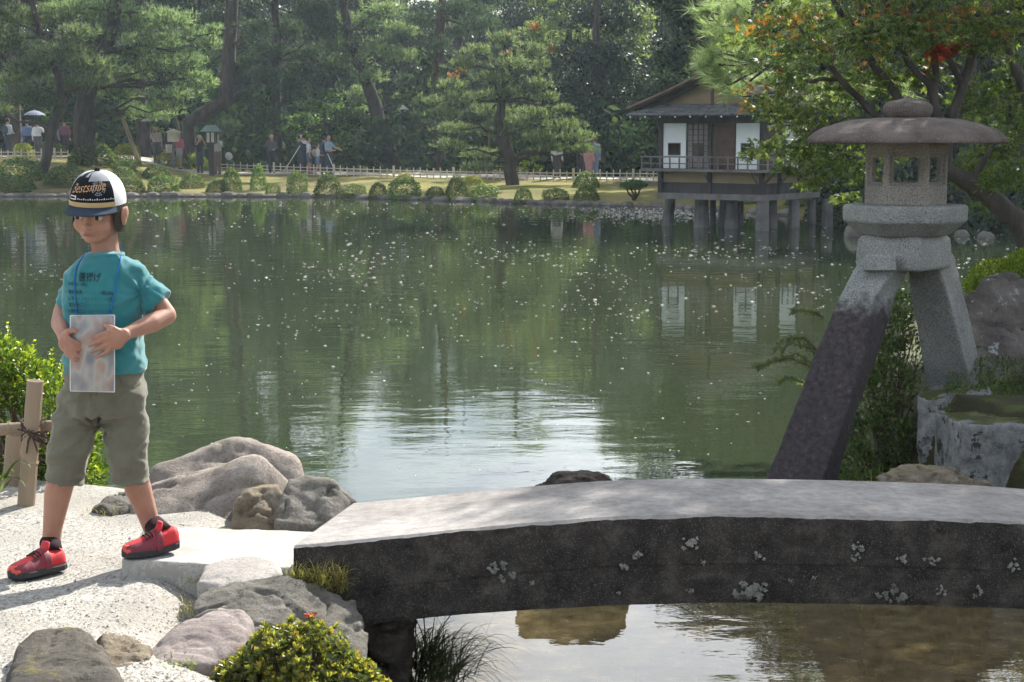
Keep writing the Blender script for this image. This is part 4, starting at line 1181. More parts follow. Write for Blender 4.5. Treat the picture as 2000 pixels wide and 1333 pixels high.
px_pine('pine_tree', 'red barked pine with one long side branch in the middle of the far bank', 80, [(862,325),(856,250),(850,190),(856,120),(862,40),(866,-50),(868,-160)], [0.26,0.25,0.24,0.22,0.2,0.15,0.05],
    [(800,160,36,20),(820,40,45,20),(900,20,60,24),(900,60,55,24),(850,90,40,22),(780,75,36,20),(940,50,50,22),(800,235,45,22),(835,170,30,20),(790,270,40,20)], extra=high_pads(770, 950, -160, 0, 6), mat='needle_dark', bark='bark_red', jit=1.8)
px_pine('pine_tree', 'spreading layered pine reaching over the fence in the middle of the far bank', 65, [(1002,352),(998,312),(976,262),(980,200),(986,140),(986,72)], [0.27,0.25,0.2,0.16,0.12,0.04],
    [(985,78,40,18),(930,102,42,17),(1032,98,40,17),(902,128,38,15),(1000,125,58,17),(1052,128,30,20),(960,152,66,15),(880,168,46,14),(1050,165,42,17),(900,192,56,15),(990,182,58,13),(1066,192,32,14),(870,222,46,15),(960,216,58,14),(1050,222,56,15),(890,252,56,15),(1098,246,56,16),(1128,270,44,18),(980,260,56,13),(880,286,42,13),(940,302,56,14),(1050,270,56,16),(1010,240,48,13),(935,328,50,12),(1080,290,50,12),(1142,292,28,14),(1100,215,26,10),(850,200,30,10),(960,190,60,14)], mat='needle', jit=1.0, dens=190, L=0.22)
px_pine('evergreen_tree', 'dark glossy broadleaf evergreen between the layered pine and the pavilion', 76, [(1185,335),(1180,260),(1170,180),(1165,60),(1160,-60)], [0.3,0.28,0.24,0.16,0.05],
    [(1150,110,80,50),(1120,170,60,50),(1200,120,70,60),(1240,180,60,60),(1190,200,70,50),(1180,265,80,40),(1250,260,50,50),(1110,220,45,36),(1230,310,60,24),(1140,305,60,22)], extra=[(1150,30,80,45),(1210,40,60,50),(1170,-50,70,45)], mat='leaf_dark', broad=True, jit=1.6, limbs=False)
px_pine('evergreen_tree', 'paler olive green crowned tree behind the glossy evergreen', 84, [(1095,330),(1100,200),(1110,100),(1115,0)], [0.3,0.28,0.2,0.06],
    [(1085,90,60,30),(1140,75,60,30),(1190,60,60,32),(1050,60,50,30),(1110,40,60,30),(1230,90,50,36),(1250,40,40,40)], extra=[(1120,-20,70,36),(1060,-10,50,30)], mat='leaf_pale', broad=True, jit=1.2, limbs=False)
px_pine('conifer_tree', 'dark dense conifer rising behind the pavilion roof', 58, [(1370,330),(1365,200),(1360,60),(1355,-150)], [0.34,0.3,0.24,0.08],
    [(1360,40,70,50),(1320,110,56,46),(1400,90,60,50),(1300,180,44,40),(1290,250,36,50),(1280,310,40,40),(1420,20,50,44),(1270,200,36,40),(1330,20,46,44),(1460,120,60,60),(1440,200,50,60)], extra=high_pads(1290, 1480, -230, -20, 18, (44, 70), (30, 46)), mat='leaf_dark', broad=True, jit=1.6, limbs=False)
px_pine('autumn_tree', 'small tree turning orange behind the layered pine', 74, [(960,320),(955,220),(965,120)], [0.1,0.08,0.03],
    [(990,72,16,8),(900,130,14,16),(885,150,14,12),(1045,52,16,10),(990,102,14,6),(1075,95,8,8)], mat='maple_orange', broad=True, jit=0.3, limbs=False)
for px, py, lab in ((1325, 318, 'bright yellow green sapling behind the fence right of the layered pine'),):
    px_pine('sapling', lab, 72, [(1032,345),(1034,325),(1036,305)], [0.04,0.03,0.015], [(1030,320,18,9),(1045,308,14,7),(1022,332,20,8),(1050,328,16,8)], mat='leaf_bright', broad=True, jit=0.2)

# ------------------------------------------------------------------ the wood behind: whole trees, copied
def gen_pine(seed, h, mat):
    g = np.random.default_rng(seed)
    mb = MB(); pts = [np.array((0, 0, -0.6))]; p = np.zeros(3)
    for k in range(6):
        p = p + np.array((g.normal() * 0.35, g.normal() * 0.35, h / 6)); pts.append(p.copy())
    trunk_tube(mb, pts, [0.36, 0.33, 0.29, 0.24, 0.19, 0.13, 0.04])
    geo = []
    for k in range(34):
        f = g.uniform(0.22, 1.0); z = f * h
        i = min(5, int(f * 6)); base = pts[i] + (pts[i+1] - pts[i]) * (f * 6 - i if f < 1 else 1)
        rad = (1.1 - f * 0.75) * h * 0.22 * g.uniform(0.4, 1.1); a = g.uniform(0, 6.283)
        c = base + np.array((math.cos(a) * rad, math.sin(a) * rad, g.uniform(-0.2, 0.6)))
        geo.append(pine_pad(c, g.uniform(1.0, 1.9), g.uniform(1.0, 1.9), g.uniform(0.4, 0.75), 120, 0.30, 0.05, 5))
        limb(mb, base, c, 0.07, 0.02, n=5, seg=4)
    return mb, geo, mat
def gen_broad(seed, h, mat):
    g = np.random.default_rng(seed)
    mb = MB(); trunk_tube(mb, [(0, 0, -0.6), (0.1, 0, h * 0.3), (0, 0.2, h * 0.6), (0, 0, h * 0.85)], [0.34, 0.28, 0.2, 0.05])
    geo = []
    for k in range(26):
        f = g.uniform(0.12, 0.95); a = g.uniform(0, 6.283); rad = h * 0.24 * math.sqrt(max(0.06, 1 - (f - 0.45) ** 2 * 3.2)) * g.uniform(0.3, 1.0)
        c = np.array((math.cos(a) * rad, math.sin(a) * rad, f * h)); rr = g.uniform(1.1, 1.9)
        n = int(430 * rr); u = in_ellipsoid(n, 2.0)
        P = c + u * np.array((rr, rr, rr * 0.75))
        A = runit(n) * g.uniform(0.09, 0.17, n)[:, None]; B = unit(np.cross(A, runit(n))) * g.uniform(0.05, 0.085, n)[:, None]
        geo.append(quads(P, A, B))
        limb(mb, (0, 0, f * h * 0.7), c, 0.06, 0.02, n=5, seg=3)
    return mb, geo, mat
protos = []
for mk, args in ((gen_pine, (1, 15, 'needle_dark')), (gen_pine, (2, 16, 'needle')), (gen_broad, (3, 14, 'leaf_mid')), (gen_broad, (4, 15, 'leaf_dark'))):
    mb, geo, mt = mk(*args)
    V, Fc = cat_geo(geo)
    tm = mb.mesh('trunk'); tm.materials.append(M['bark']); set_smooth(tm)
    cm = np_mesh('crown', V, Fc); cm.materials.append(M[mt])
    protos.append((tm, cm))
KIND = ('dark pine', 'pine', 'leafy tree', 'dark leafy tree')
WOOD = []   # px, distance, kind, height scale
g = np.random.default_rng(11)
pxs = list(range(-160, 2240, 96))
for j, px in enumerate(pxs):
    gap = 560 < px < 1235
    WOOD.append((px + g.uniform(-25, 25), g.uniform(106, 114), int(g.integers(0, 4)), g.uniform(0.95, 1.1) if gap else g.uniform(1.25, 1.5)))
for j, px in enumerate(range(-120, 2240, 150)):
    gap = 560 < px < 1235
    WOOD.append((px + g.uniform(-30, 30), g.uniform(120, 132), int(g.integers(0, 4)), g.uniform(1.0, 1.2) if gap else g.uniform(1.4, 1.7)))
for px in range(-140, 1480, 105):
    WOOD.append((px + g.uniform(-30, 30), g.uniform(90, 97), 3 if g.random() < 0.7 else 0, g.uniform(0.58, 0.78)))
# right side, nearer: behind the maple
for px, Y, k, s in ((1500, 56, 3, 1.0), (1590, 60, 2, 1.0), (1680, 55, 3, 1.05), (1790, 58, 0, 1.0), (1890, 54, 3, 1.0), (1990, 57, 3, 1.1), (2100, 55, 1, 1.1), (1740, 66, 1, 1.1), (1940, 68, 0, 1.1), (1560, 70, 1, 1.1)):
    WOOD.append((px, Y, k, s))
order = sorted(WOOD, key=lambda a: a[0])
def where(px, Y):
    side = 'at the far left' if px < 150 else 'left of the lamp post' if px < 400 else 'behind the walkers with poles' if px < 700 else 'behind the leaning pine' if px < 850 else 'behind the layered pine' if px < 1100 else 'left of the pavilion' if px < 1290 else 'behind the pavilion' if px < 1480 else 'behind the maple' if px < 1760 else 'behind the stone lantern' if px < 1950 else 'at the far right'
    row = 'in front rank of wood' if Y < 75 else 'in second rank of wood' if Y < 98 else 'in third rank of wood' if Y < 117 else 'in rear rank of wood'
    return side, row
seen = {}
for px, Y, k, s in order:
    p = at(px, 255, Y); z = float(far_z(p[0], Y))
    side, row = where(px, Y)
    key = (KIND[k], side, row); seen[key] = seen.get(key, 0) + 1
    nth = ('', ', second from left', ', third from left', ', fourth from left')[min(3, seen[key] - 1)]
    t = thing('wood_tree', f'{KIND[k]} {row} {side}{nth}', 'tree', (p[0], Y, z), 'trees of the wood behind the pond')
    t.rotation_euler.z = g.uniform(0, 6.28); t.scale = (s * g.uniform(0.9, 1.1),) * 2 + (s,)
    link_mesh('trunk', protos[k][0], t); link_mesh('crown', protos[k][1], t)
# undergrowth of the wood: one mass
n = 46000
X = rng.uniform(-46, 46, n); dep = rng.uniform(17, 33, n)
Y = shore(X) + dep
H = 3.4 + 1.4 * np.sin(X * 0.55) * np.cos(dep * 0.5) + 0.9 * np.sin(X * 1.7 + 2) 
P = np.stack([X, Y, far_z(X, Y) + rng.random(n) * np.clip(H, 1.2, 6)], 1)
A = runit(n) * rng.uniform(0.16, 0.32, n)[:, None]; B = unit(np.cross(A, runit(n))) * rng.uniform(0.09, 0.16, n)[:, None]
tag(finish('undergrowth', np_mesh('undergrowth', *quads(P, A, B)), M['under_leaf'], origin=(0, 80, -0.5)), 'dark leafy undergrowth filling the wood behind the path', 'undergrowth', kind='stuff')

# the far side of the wood: one distant mass
n = 20000
X = rng.uniform(-70, 70, n); Y = rng.uniform(138, 150, n)
P = np.stack([X, Y, far_z(X, Y) + rng.random(n) * (9 + 2.5 * np.sin(X * 0.35))], 1)
A = runit(n) * rng.uniform(0.4, 0.7, n)[:, None]; B = unit(np.cross(A, runit(n))) * rng.uniform(0.25, 0.4, n)[:, None]
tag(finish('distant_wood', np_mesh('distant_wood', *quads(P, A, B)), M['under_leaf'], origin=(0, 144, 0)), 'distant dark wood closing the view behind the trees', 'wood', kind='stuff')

# ------------------------------------------------------------------ clipped shrubs on the far bank
def bush_mesh(name, mat, seed, n=2200, lumpy=0.035, size=0.085):
    g = np.random.default_rng(seed)
    u = unit(g.normal(size=(n, 3))); u[:, 2] = np.abs(u[:, 2]) * 1.0 - 0.12
    lump = 1 + lumpy * (np.sin(u[:, 0] * 6 + seed) * np.cos(u[:, 1] * 5) + np.sin(u[:, 2] * 7 + seed))
    r = g.uniform(0.82, 1.0, n) * lump / (np.abs(u) ** 2.4).sum(1) ** (1 / 2.4)
    P = u * r[:, None] * np.array((0.5, 0.5, 1.0)); P[:, 2] = np.maximum(P[:, 2], 0.0)
    A = unit(u * np.array((1, 1, 0.5)) + 0.9 * unit(g.normal(size=(n, 3)))) * g.uniform(0.5, 1.0, n)[:, None] * size * 0.6
    A[:, 2] *= 1.4
    B = unit(np.cross(A, g.normal(size=(n, 3)))) * size * 0.28
    me = np_mesh(name, *quads(P, A, B)); me.materials.append(M[mat])
    return me
BM = {'g': [bush_mesh('shrub_a', 'shrub', 1), bush_mesh('shrub_b', 'shrub', 2, lumpy=0.06), bush_mesh('shrub_c', 'shrub', 3, lumpy=0.09)],
      'y': [bush_mesh('shrub_y', 'shrub_yellow', 4), bush_mesh('shrub_y2', 'shrub_yellow', 5, lumpy=0.06)],
      'b': [bush_mesh('shrub_bright', 'leaf_bright', 6, lumpy=0.06)]}
SH = [ # centre px, base py, width px, height px, kind, label
 (180, 322, 92, 48, 'g', 0, 'large dark clipped dome shrub left of the yellow one on the far bank'),
 (249, 318, 54, 40, 'y', 0, 'yellow green clipped dome shrub right of the large dark one'),
 (324, 325, 46, 29, 'y', 0, 'low flat topped yellow shrub below the notice board'),
 (383, 331, 52, 37, 'b', 0, 'bright leafy shrub at the foot of the lamp post'),
 (352, 329, 40, 20, 'g', 1, 'low grey green shrub between the flat yellow one and the lamp post'),
 (245, 333, 50, 22, 'g', 2, 'small dusky shrub under the yellow dome shrub'),
 (45, 310, 40, 34, 'y', 1, 'loose yellowish shrub at the left edge by the walkers'),
 (95, 306, 70, 28, 'g', 2, 'dark hedge shrub below the walker with the grey blue umbrella'),
 (40, 350, 110, 40, 'g', 2, 'dark tangled shrub on the slope at the left edge'),
 (130, 358, 90, 34, 'g', 1, 'dark spreading shrub on the slope behind the cap of the boy'),
 (20, 372, 100, 26, 'g', 2, 'low dark shrub by the water at the left edge'),
 (240, 356, 60, 28, 'g', 1, 'grey green shrub on the slope right of the cap'),
 (255, 374, 60, 28, 'g', 2, 'dark low shrub by the water right of the cap'),
 (305, 350, 60, 26, 'g', 1, 'pale leaved shrub above the bushes by the water'),
 (320, 374, 70, 32, 'g', 2, 'wide shrub by the water below the pale leaved one'),
 (375, 368, 50, 30, 'g', 0, 'round shrub by the water left of the tall paired domes'),
 (425, 376, 46, 26, 'g', 1, 'low shrub at the foot of the tall paired domes'),
 (453, 374, 40, 46, 'g', 0, 'tall clipped dome, left of the pair below the fence'),
 (505, 372, 33, 50, 'g', 0, 'narrow upright clipped shrub, right of the pair below the fence'),
 (533, 378, 32, 20, 'g', 2, 'small grey rounded shrub at the water right of the narrow upright one'),
 (582, 378, 46, 42, 'g', 2, 'clipped shrub with a raised top left of the round ball shrub'),
 (641, 380, 54, 42, 'g', 0, 'round clipped ball shrub below the group of walkers'),
 (690, 383, 62, 24, 'g', 2, 'low hedge shrub between the ball shrub and the small dome'),
 (739, 384, 38, 28, 'g', 0, 'small clipped dome right of the low hedge'),
 (790, 386, 68, 38, 'g', 2, 'broad clipped shrub in the middle of the far shore'),
 (790, 358, 36, 22, 'y', 1, 'pale round shrub standing behind the broad middle one'),
 (850, 384, 46, 20, 'g', 1, 'low spreading shrub left of the dark dome by the layered pine'),
 (893, 386, 46, 42, 'g', 0, 'dark clipped dome just left of the layered pine'),
 (945, 388, 66, 28, 'g', 2, 'dark low shrub under the layered pine'),
 (920, 362, 50, 20, 'y', 0, 'yellow flowering low shrub by the fence under the layered pine'),
 (1022, 392, 44, 24, 'g', 1, 'rounded grey shrub at the water right of the layered pine trunk'),
 (1085, 392, 60, 24, 'g', 2, 'dark low shrub left of the two tiered one'),
 (1146, 392, 54, 32, 'g', 0, 'lower tier shrub of the two clipped domes near the pavilion'),
 (1145, 366, 58, 32, 'g', 0, 'upper tier dome of the two clipped shrubs near the pavilion'),
 (700, 320, 80, 26, 'y', 1, 'pale layered garden shrub behind the fence left of the leaning trunk'),
 (880, 322, 60, 22, 'y', 1, 'yellowish low shrub behind the fence left of the layered pine'),
 (730, 322, 40, 24, 'g', 1, 'dark rounded shrub behind the fence at the leaning trunk'),
]
for px, py, w, h, k, v, lab in SH:
    p = far_ground(px, py)
    s = p[1] / F
    o = link_mesh('clipped_shrub', BM[k][v % len(BM[k])], None, p - np.array((0, 0, 0.03)))
    o.scale = (w * s, w * s * 0.9, h * s)
    o.rotation_euler.z = rng.uniform(0, 6.28)
    tag(o, lab, 'shrub', 'clipped shrubs on the far bank')
# small cloud-pruned tree on the lawn by the pavilion
p = far_ground(1238, 392)
t = thing('pruned_tree', 'small vase shaped pruned tree on the sunny lawn left of the pavilion', 'tree', p)
mb = MB(); sc = p[1] / F
for dx in (-16, -6, 5, 15):
    limb(mb, p, p + np.array((dx * sc, rng.normal() * 0.1, 26 * sc)), 0.05, 0.02, n=5, seg=4, wob=0.1)
mb.build('trunk', M['bark'], t)
geo = []
for dx, dz, rx, rz in ((0, 34, 20, 7), (-14, 30, 14, 6), (14, 31, 14, 6), (0, 26, 18, 6)):
    n = 500; u = in_ellipsoid(n); P = p + np.array((dx * sc, 0, dz * sc)) + u * np.array((rx, rx, rz)) * sc
    A = runit(n) * 0.05; geo.append(quads(P, A, unit(np.cross(A, runit(n))) * 0.028))
V, Fc = cat_geo(geo); finish('crown', np_mesh('crown', V, Fc), M['leaf_mid'], t)
# right far shore: rocks and shrubs in the gloom
for px, py, w, h, mt, lab in ((1895, 416, 60, 30, 'y', 'yellowish shrub on the shaded right shore behind the lantern'), (1965, 440, 90, 60, 'g', 'dark shrub on the right shore at the picture edge'), (1690, 420, 90, 60, 'g', 'dark shrub on the shaded shore right of the pavilion'), (1580, 400, 90, 40, 'g', 'dark shrub on the bank behind the pavilion piles'), (1790, 430, 80, 40, 'g', 'dark shrub on the right shore between the lantern and the pavilion'), (1470, 396, 70, 36, 'g', 'green shrub seen under the pavilion floor')):
    p = far_ground(px, py, 30)
    o = link_mesh('shore_shrub', BM[mt][1], None, p); s = p[1] / F
    o.scale = (w * s, w * s, h * s); tag(o, lab, 'shrub', 'shrubs on the right far shore')
DK = bush_mesh('shade_thicket', 'leaf_dark', 8, 3200, 0.09, 0.10)  # thickets added to darken the right shore, where shade lies
for px, py, w, h, lab in ((1640, 436, 120, 90, 'tall thicket added to darken the shore just right of the pavilion piles'), (1730, 446, 130, 110, 'tall thicket added to darken the shore left of the lantern light box'), (1850, 452, 140, 100, 'thicket added to darken the far shore right of the lantern platform'), (1945, 456, 130, 120, 'thicket added to darken the far shore by the maple trunk'), (2030, 458, 130, 130, 'thicket added to darken the far shore at the right picture edge'), (1800, 420, 150, 120, 'thicket added for darkness behind the lantern light box'), (1920, 420, 150, 130, 'thicket added for darkness behind the maple trunk, second row')):
    q = far_ground(px, py, 30)
    o = link_mesh('added_thicket', DK, None, q); s_ = q[1] / F
    o.scale = (w * s_, w * s_, h * s_); o.rotation_euler.z = px * 0.01; tag(o, lab, 'thicket', 'thickets added to darken the right far shore')
for k, (px, py, w, h, lab) in enumerate(((1878, 462, 26, 14, 'small rock at the right far waterline with a mossy top'), (1925, 466, 30, 14, 'pale low rock at the right far waterline'), (1668, 462, 34, 28, 'slanting grey rock at the waterline right of the pavilion'))):
    p = gp(px, py, WATER_Z); s = p[1] / F; mb = MB(); mb.ell(p, (w * s * 0.6, w * s * 0.5, h * s), nu=14, nv=9)
    me = mb.mesh(); displace(me, 0.06, 4, 3, k * 3.0); tag(finish('shore_rock', me, M['rock_grey'], smooth=True), lab, 'rock')

# ------------------------------------------------------------------ maple over the lantern
MY = 13.2
mt = thing('maple_tree', 'leaning maple turning orange and red, spreading over the stone lantern', 'tree', at(2050, 560, MY))
mb = MB()
def mpts(l, Y0=MY): return [at(p[0], p[1], Y0 + (p[2] if len(p) > 2 else 0)) for p in l]
def mlimb(l, r0, r1, n=7):
    P = mpts(l); k = len(P); out, rr = [], []
    for i in range(k - 1):
        for j in range(4):
            t = j / 4; out.append(P[i] + (P[i+1] - P[i]) * t + rng.normal(size=3) * 0.006); rr.append(r0 + (r1 - r0) * (i + t) / (k - 1))
    out.append(P[-1]); rr.append(r1)
    mb.tube(out, rr, n, cap=False)
mlimb([(2060,600),(2025,500),(1985,430),(1940,388),(1895,360),(1846,328)], 0.095, 0.062, 9)
for l, r0, r1 in (
    ([(1846,328),(1800,270),(1755,194),(1699,115),(1667,52),(1632,10),(1590,-60)], 0.05, 0.016),
    ([(1800,270),(1750,250),(1709,227),(1643,154),(1601,98),(1560,50)], 0.045, 0.012),
    ([(1846,328),(1836,260),(1832,227),(1818,168),(1786,136),(1751,80),(1730,20)], 0.05, 0.015),
    ([(1846,328),(1850,270),(1860,231),(1881,168),(1902,101),(1923,42),(1940,-40)], 0.048, 0.025),
    ([(1836,260),(1828,224),(1825,119),(1818,63),(1800,-20)], 0.035, 0.015),
    ([(1881,168),(1850,110),(1822,52),(1815,0)], 0.03, 0.012),
    ([(2040,320),(2000,175),(1972,101),(1955,20)], 0.05, 0.025),
    ([(1709,227),(1640,235),(1580,262),(1520,300)], 0.022, 0.006),
    ([(1643,154),(1570,160),(1500,185),(1450,190)], 0.02, 0.006),
    ([(1601,98),(1540,80),(1470,70)], 0.018, 0.006),
    ([(1700,235),(1650,290),(1600,330),(1560,350)], 0.015, 0.005),
    ([(1895,360),(1930,300),(1960,250)], 0.03, 0.01)):
    mlimb(l, r0, r1, 6)
# boughs out of the picture that shade the lantern and the bridge
top = at(1940, -40, MY)
OVER = [(3.5 + 0.42 * i + rng.normal() * 0.1, 10.7 + rng.uniform(-0.8, 0.8), 5.0 + rng.uniform(-0.5, 0.7)) for i in range(9)] + [(3.2 + 0.45 * i, 11.9 + rng.uniform(-0.5, 0.5), 4.4 + rng.uniform(-0.4, 0.8)) for i in range(8)] + [(4.0 + 0.5 * i, 14.0 + rng.uniform(-0.6, 0.6), 3.9 + rng.uniform(-0.4, 0.5)) for i in range(6)]
for c in OVER:
    limb(mb, top, c, 0.035, 0.01, n=5, seg=4)
mb.build('trunk', M['bark_maple'], mt, smooth=True)
CL = [(1485,55,48,30),(1540,95,66,38),(1540,160,40,22),(1515,205,50,24),(1575,225,72,36),(1560,285,60,28),(1500,285,34,18),(1470,300,24,12),(1625,320,56,28),(1590,355,34,16),(1660,255,56,34),(1640,170,70,38),(1600,40,70,36),(1690,70,80,40),(1780,45,80,36),(1870,60,80,40),(1950,50,60,46),(1720,150,60,34),(1800,130,60,34),(1905,190,56,36),(1970,150,44,44),(1950,290,48,40),(1915,250,44,28),(1985,230,34,40),(1680,330,40,22),(1740,300,40,20),(1650,385,30,16),(1540,330,30,12),(1585,300,40,22),(1890,330,50,28),(1960,345,46,26),(1930,400,34,16),(1540,20,50,24),(1430,80,20,12),(1690,-20,90,36),(1850,-30,110,36),(1980,-20,80,36)]
def maple_leaves(cl, n_per, size, Yr, droop=0.55):
    Ps = []
    for px, py, hw, hh in cl:
        s = MY / F; n = int(n_per * hw * hh / 1000.0)
        u = in_ellipsoid(n, 1.5) * 1.3
        # layered sprays: foliage gathers in thin tilted sheets
        lay = np.round(u[:, 2] * 2.5 + rng.normal(size=n) * 0.12) / 2.5
        u[:, 2] = lay - 0.18 * (u[:, 0] ** 2 + u[:, 1] ** 2)
        Ps.append(at(px, py, MY + rng.uniform(-Yr, Yr)) + u * np.array((hw, hw * 1.2, hh)) * s)
    P = np.concatenate(Ps); n = len(P)
    out = P - at(1800, 250, MY)
    A = unit(out * np.array((1, 1, 0.0)) * 0.6 + rng.normal(size=(n, 3)) * np.array((0.8, 0.8, 0.3)) + np.array((0, 0, -droop)))
    Nn = unit(np.array((0, -0.35, 1.0)) + rng.normal(size=(n, 3)) * 0.55)
    return stars(P, A, Nn, rng.uniform(0.035, 0.062, n) * size)
geo = [maple_leaves(CL, 110, 1.1, 0.6)]
for c in OVER:
    n = 900; u = in_ellipsoid(n, 2.0)
    P = np.array(c) + u * np.array((0.75, 0.75, 0.35)); A = unit(rng.normal(size=(n, 3)) + np.array((0, 0, -0.5)))
    geo.append(stars(P, A, unit(np.array((0, 0, 1.0)) + rng.normal(size=(n, 3)) * 0.5), rng.uniform(0.06, 0.095, n)))
V, Fc = cat_geo(geo); finish('crown', np_mesh('crown', V, Fc), M['maple'], mt)
V, Fc = maple_leaves([(1485,40,44,24),(1545,75,50,24),(1500,170,26,12),(1462,205,22,12),(1560,30,50,20),(1610,90,36,18),(1700,30,50,20),(1770,20,50,22),(1820,50,50,22),(1740,80,40,16),(1880,20,50,20),(1690,110,30,18),(1450,180,16,8),(1960,60,40,20)], 34, 0.95, 0.6)
finish('orange_leaves', np_mesh('orange_leaves', V, Fc), M['maple_orange'], mt)
V, Fc = maple_leaves([(1832,98,24,14),(1825,114,16,9),(1806,140,18,7),(1872,84,22,9),(1855,96,16,9),(1805,36,10,7),(1770,28,9,6),(1520,132,7,5)], 230, 0.95, 0.3)
finish('red_leaves', np_mesh('red_leaves', V, Fc), M['maple_red'], mt)

# ------------------------------------------------------------------ near pine reaching in behind the maple
PY = 15.2
pt_ = thing('pine_tree', 'long needled pine, backlight in its colour, reaching in behind the maple at the right', 'tree', (6.6, 16.2, -0.3))
mb = MB(); trunk_tube(mb, [(6.6, 16.2, -0.8), (6.5, 16.1, 2.0), (6.2, 15.9, 4.0), (6.0, 15.8, 6.5)], [0.24, 0.22, 0.18, 0.06])
geo = []
def spray(a, b, n=70, L=0.13):
    a, b = np.asarray(a), np.asarray(b); t = rng.random(n) ** 0.7
    P = a + (b - a) * t[:, None] + rng.normal(size=(n, 3)) * 0.012
    D = unit(np.broadcast_to(unit(b - a), (n, 3)) * 0.9 + runit(n) * 0.55)
    geo.append(tufts(P, D, L * 1.15, 0.0042, 5, 0.5))
root = np.array((6.2, 15.9, 3.0))
for tips, knot in ((((1372,22),(1385,40),(1400,12),(1408,52),(1425,30),(1440,8),(1450,60),(1430,75)), (1500, 50)),
                   (((1368,108),(1372,128),(1385,100),(1395,150),(1412,120),(1408,172),(1430,140),(1440,180),(1395,125),(1420,100)), (1500, 130)),
                   (((1470,120),(1500,110),(1530,150),(1480,160),(1560,120),(1600,180),(1560,180),(1640,130),(1680,180),(1720,110),(1660,80),(1590,60),(1760,170),(1640,210),(1520,20),(1560,20),(1610,10)), (1700, 60))):
    K = at(knot[0], knot[1], PY + 0.2); limb(mb, root, K, 0.06, 0.025, n=6)
    for px, py in tips:
        T = at(px, py, PY + rng.uniform(-0.4, 0.4)); mid = K + (T - K) * 0.55 + rng.normal(size=3) * 0.05
        limb(mb, K, T, 0.016, 0.005, n=5, seg=4, wob=0.05)
        for q in range(5):
            d = unit((T - mid) + rng.normal(size=3) * 0.22 * np.linalg.norm(T - K))
            spray(T - d * 0.16 + rng.normal(size=3) * 0.05, T + rng.normal(size=3) * 0.05, 13)
# upper crown out of the picture
for k in range(44):
    c = np.array((rng.uniform(4.4, 9.0), rng.uniform(13.8, 19.0), rng.uniform(3.9, 8.0)))
    geo.append(pine_pad(c, 0.9, 0.9, 0.32, 420, 0.17, 0.024, 6)); limb(mb, (6.1, 15.85, 5.0), c, 0.04, 0.015, n=5)
mb.build('trunk', M['bark'], pt_, smooth=True)
V, Fc = cat_geo(geo); finish('crown', np_mesh('crown', V, Fc), M['needle_backlit'], pt_)

# ------------------------------------------------------------------ small leaf shrubs
def leafy(name, label, clusters, L, W, mat, n_per, up=0.5, twigs=True, base=None, tip=None, cat='shrub', tipmat=None, bark='twig', rad=0.006, size_var=(0.7, 1.2)):
    """clusters: (centre, radii) in world space"""
    lo = base if base is not None else np.mean([np.asarray(c) for c, r in clusters], 0)
    t = thing(name, label, cat, lo)
    Ps, Us = [], []
    mb = MB()
    for c, r in clusters:
        c = np.asarray(c); r = np.asarray(r); n = int(n_per * (r[0] * r[2] + r[0] * r[1] + r[1] * r[2]) / 3)
        u = in_ellipsoid(n, 3.0, 0.35)
        Ps.append(c + u * r); Us.append(u)
        if twigs:
            for k in range(6):
                limb(mb, lo, c + in_ellipsoid(1)[0] * r * 0.8, rad, rad * 0.4, n=5, seg=4)
    P, U = np.concatenate(Ps), np.concatenate(Us); n = len(P)
    A = unit(U + np.array((0, 0, up)) + 0.8 * runit(n)); Nn = unit(np.array((0, -0.2, 1)) + 0.8 * runit(n))
    V, Fc = ovals(P, A, Nn, L * rng.uniform(*size_var, n), W * rng.uniform(*size_var, n))
    if mb.v: mb.build('stem', M[bark], t)
    finish('foliage', np_mesh('foliage', V, Fc), M[mat], t)
    return t

# hedge behind the bamboo fence at the left
HY = 6.85
hcl = []
for px, py, hw, hh in ((-30,760,70,70),(30,740,60,66),(80,760,50,56),(120,790,40,50),(-20,880,60,60),(40,880,60,60),(100,880,50,60),(150,900,40,60),(175,930,30,34),(160,860,30,40),(10,700,40,40),(-60,680,50,60)):
    s = HY / F; hcl.append((at(px, py, HY + rng.uniform(-0.1, 0.15)), (hw * s, 0.14, hh * s)))
hedge = leafy('hedge', 'glossy small leaved hedge with bright shoots behind the bamboo fence', hcl, 0.026, 0.013, 'hedge', 52000, base=at(60, 990, HY), cat='hedge')
geo = []; mb = MB()
for px, py, h in ((22,700,70),(5,690,40),(62,720,55),(80,740,30),(100,720,40),(40,730,60),(115,745,40),(70,760,60),(-10,680,60),(30,760,50),(125,760,40),(10,740,40),(52,700,30),(90,770,40),(140,800,30),(180,900,26),(195,930,20),(190,880,24)):
    a = at(px, py, HY + rng.uniform(-0.12, 0.1)); b = a + np.array((rng.normal() * 0.012, rng.normal() * 0.01, h * HY / F))
    mb.tube([a, (a + b) / 2, b], [0.003, 0.0025, 0.0015], 4)
    n = 34; t_ = np.sort(rng.random(n)); P = a + (b - a) * t_[:, None]
    ang = rng.uniform(0, 6.28, n); A = unit(np.stack([np.cos(ang), np.sin(ang), np.full(n, 0.9)], 1))
    geo.append(ovals(P, A, unit(np.array((0, 0, 1)) + 0.3 * runit(n)), 0.024 * (1.1 - 0.5 * t_), 0.012))
mb.build('shoot_stem', M['twig'], hedge)['kind'] = 'stuff'
V, Fc = cat_geo(geo); finish('shoots', np_mesh('shoots', V, Fc), M['hedge_tip'], hedge)['kind'] = 'stuff'

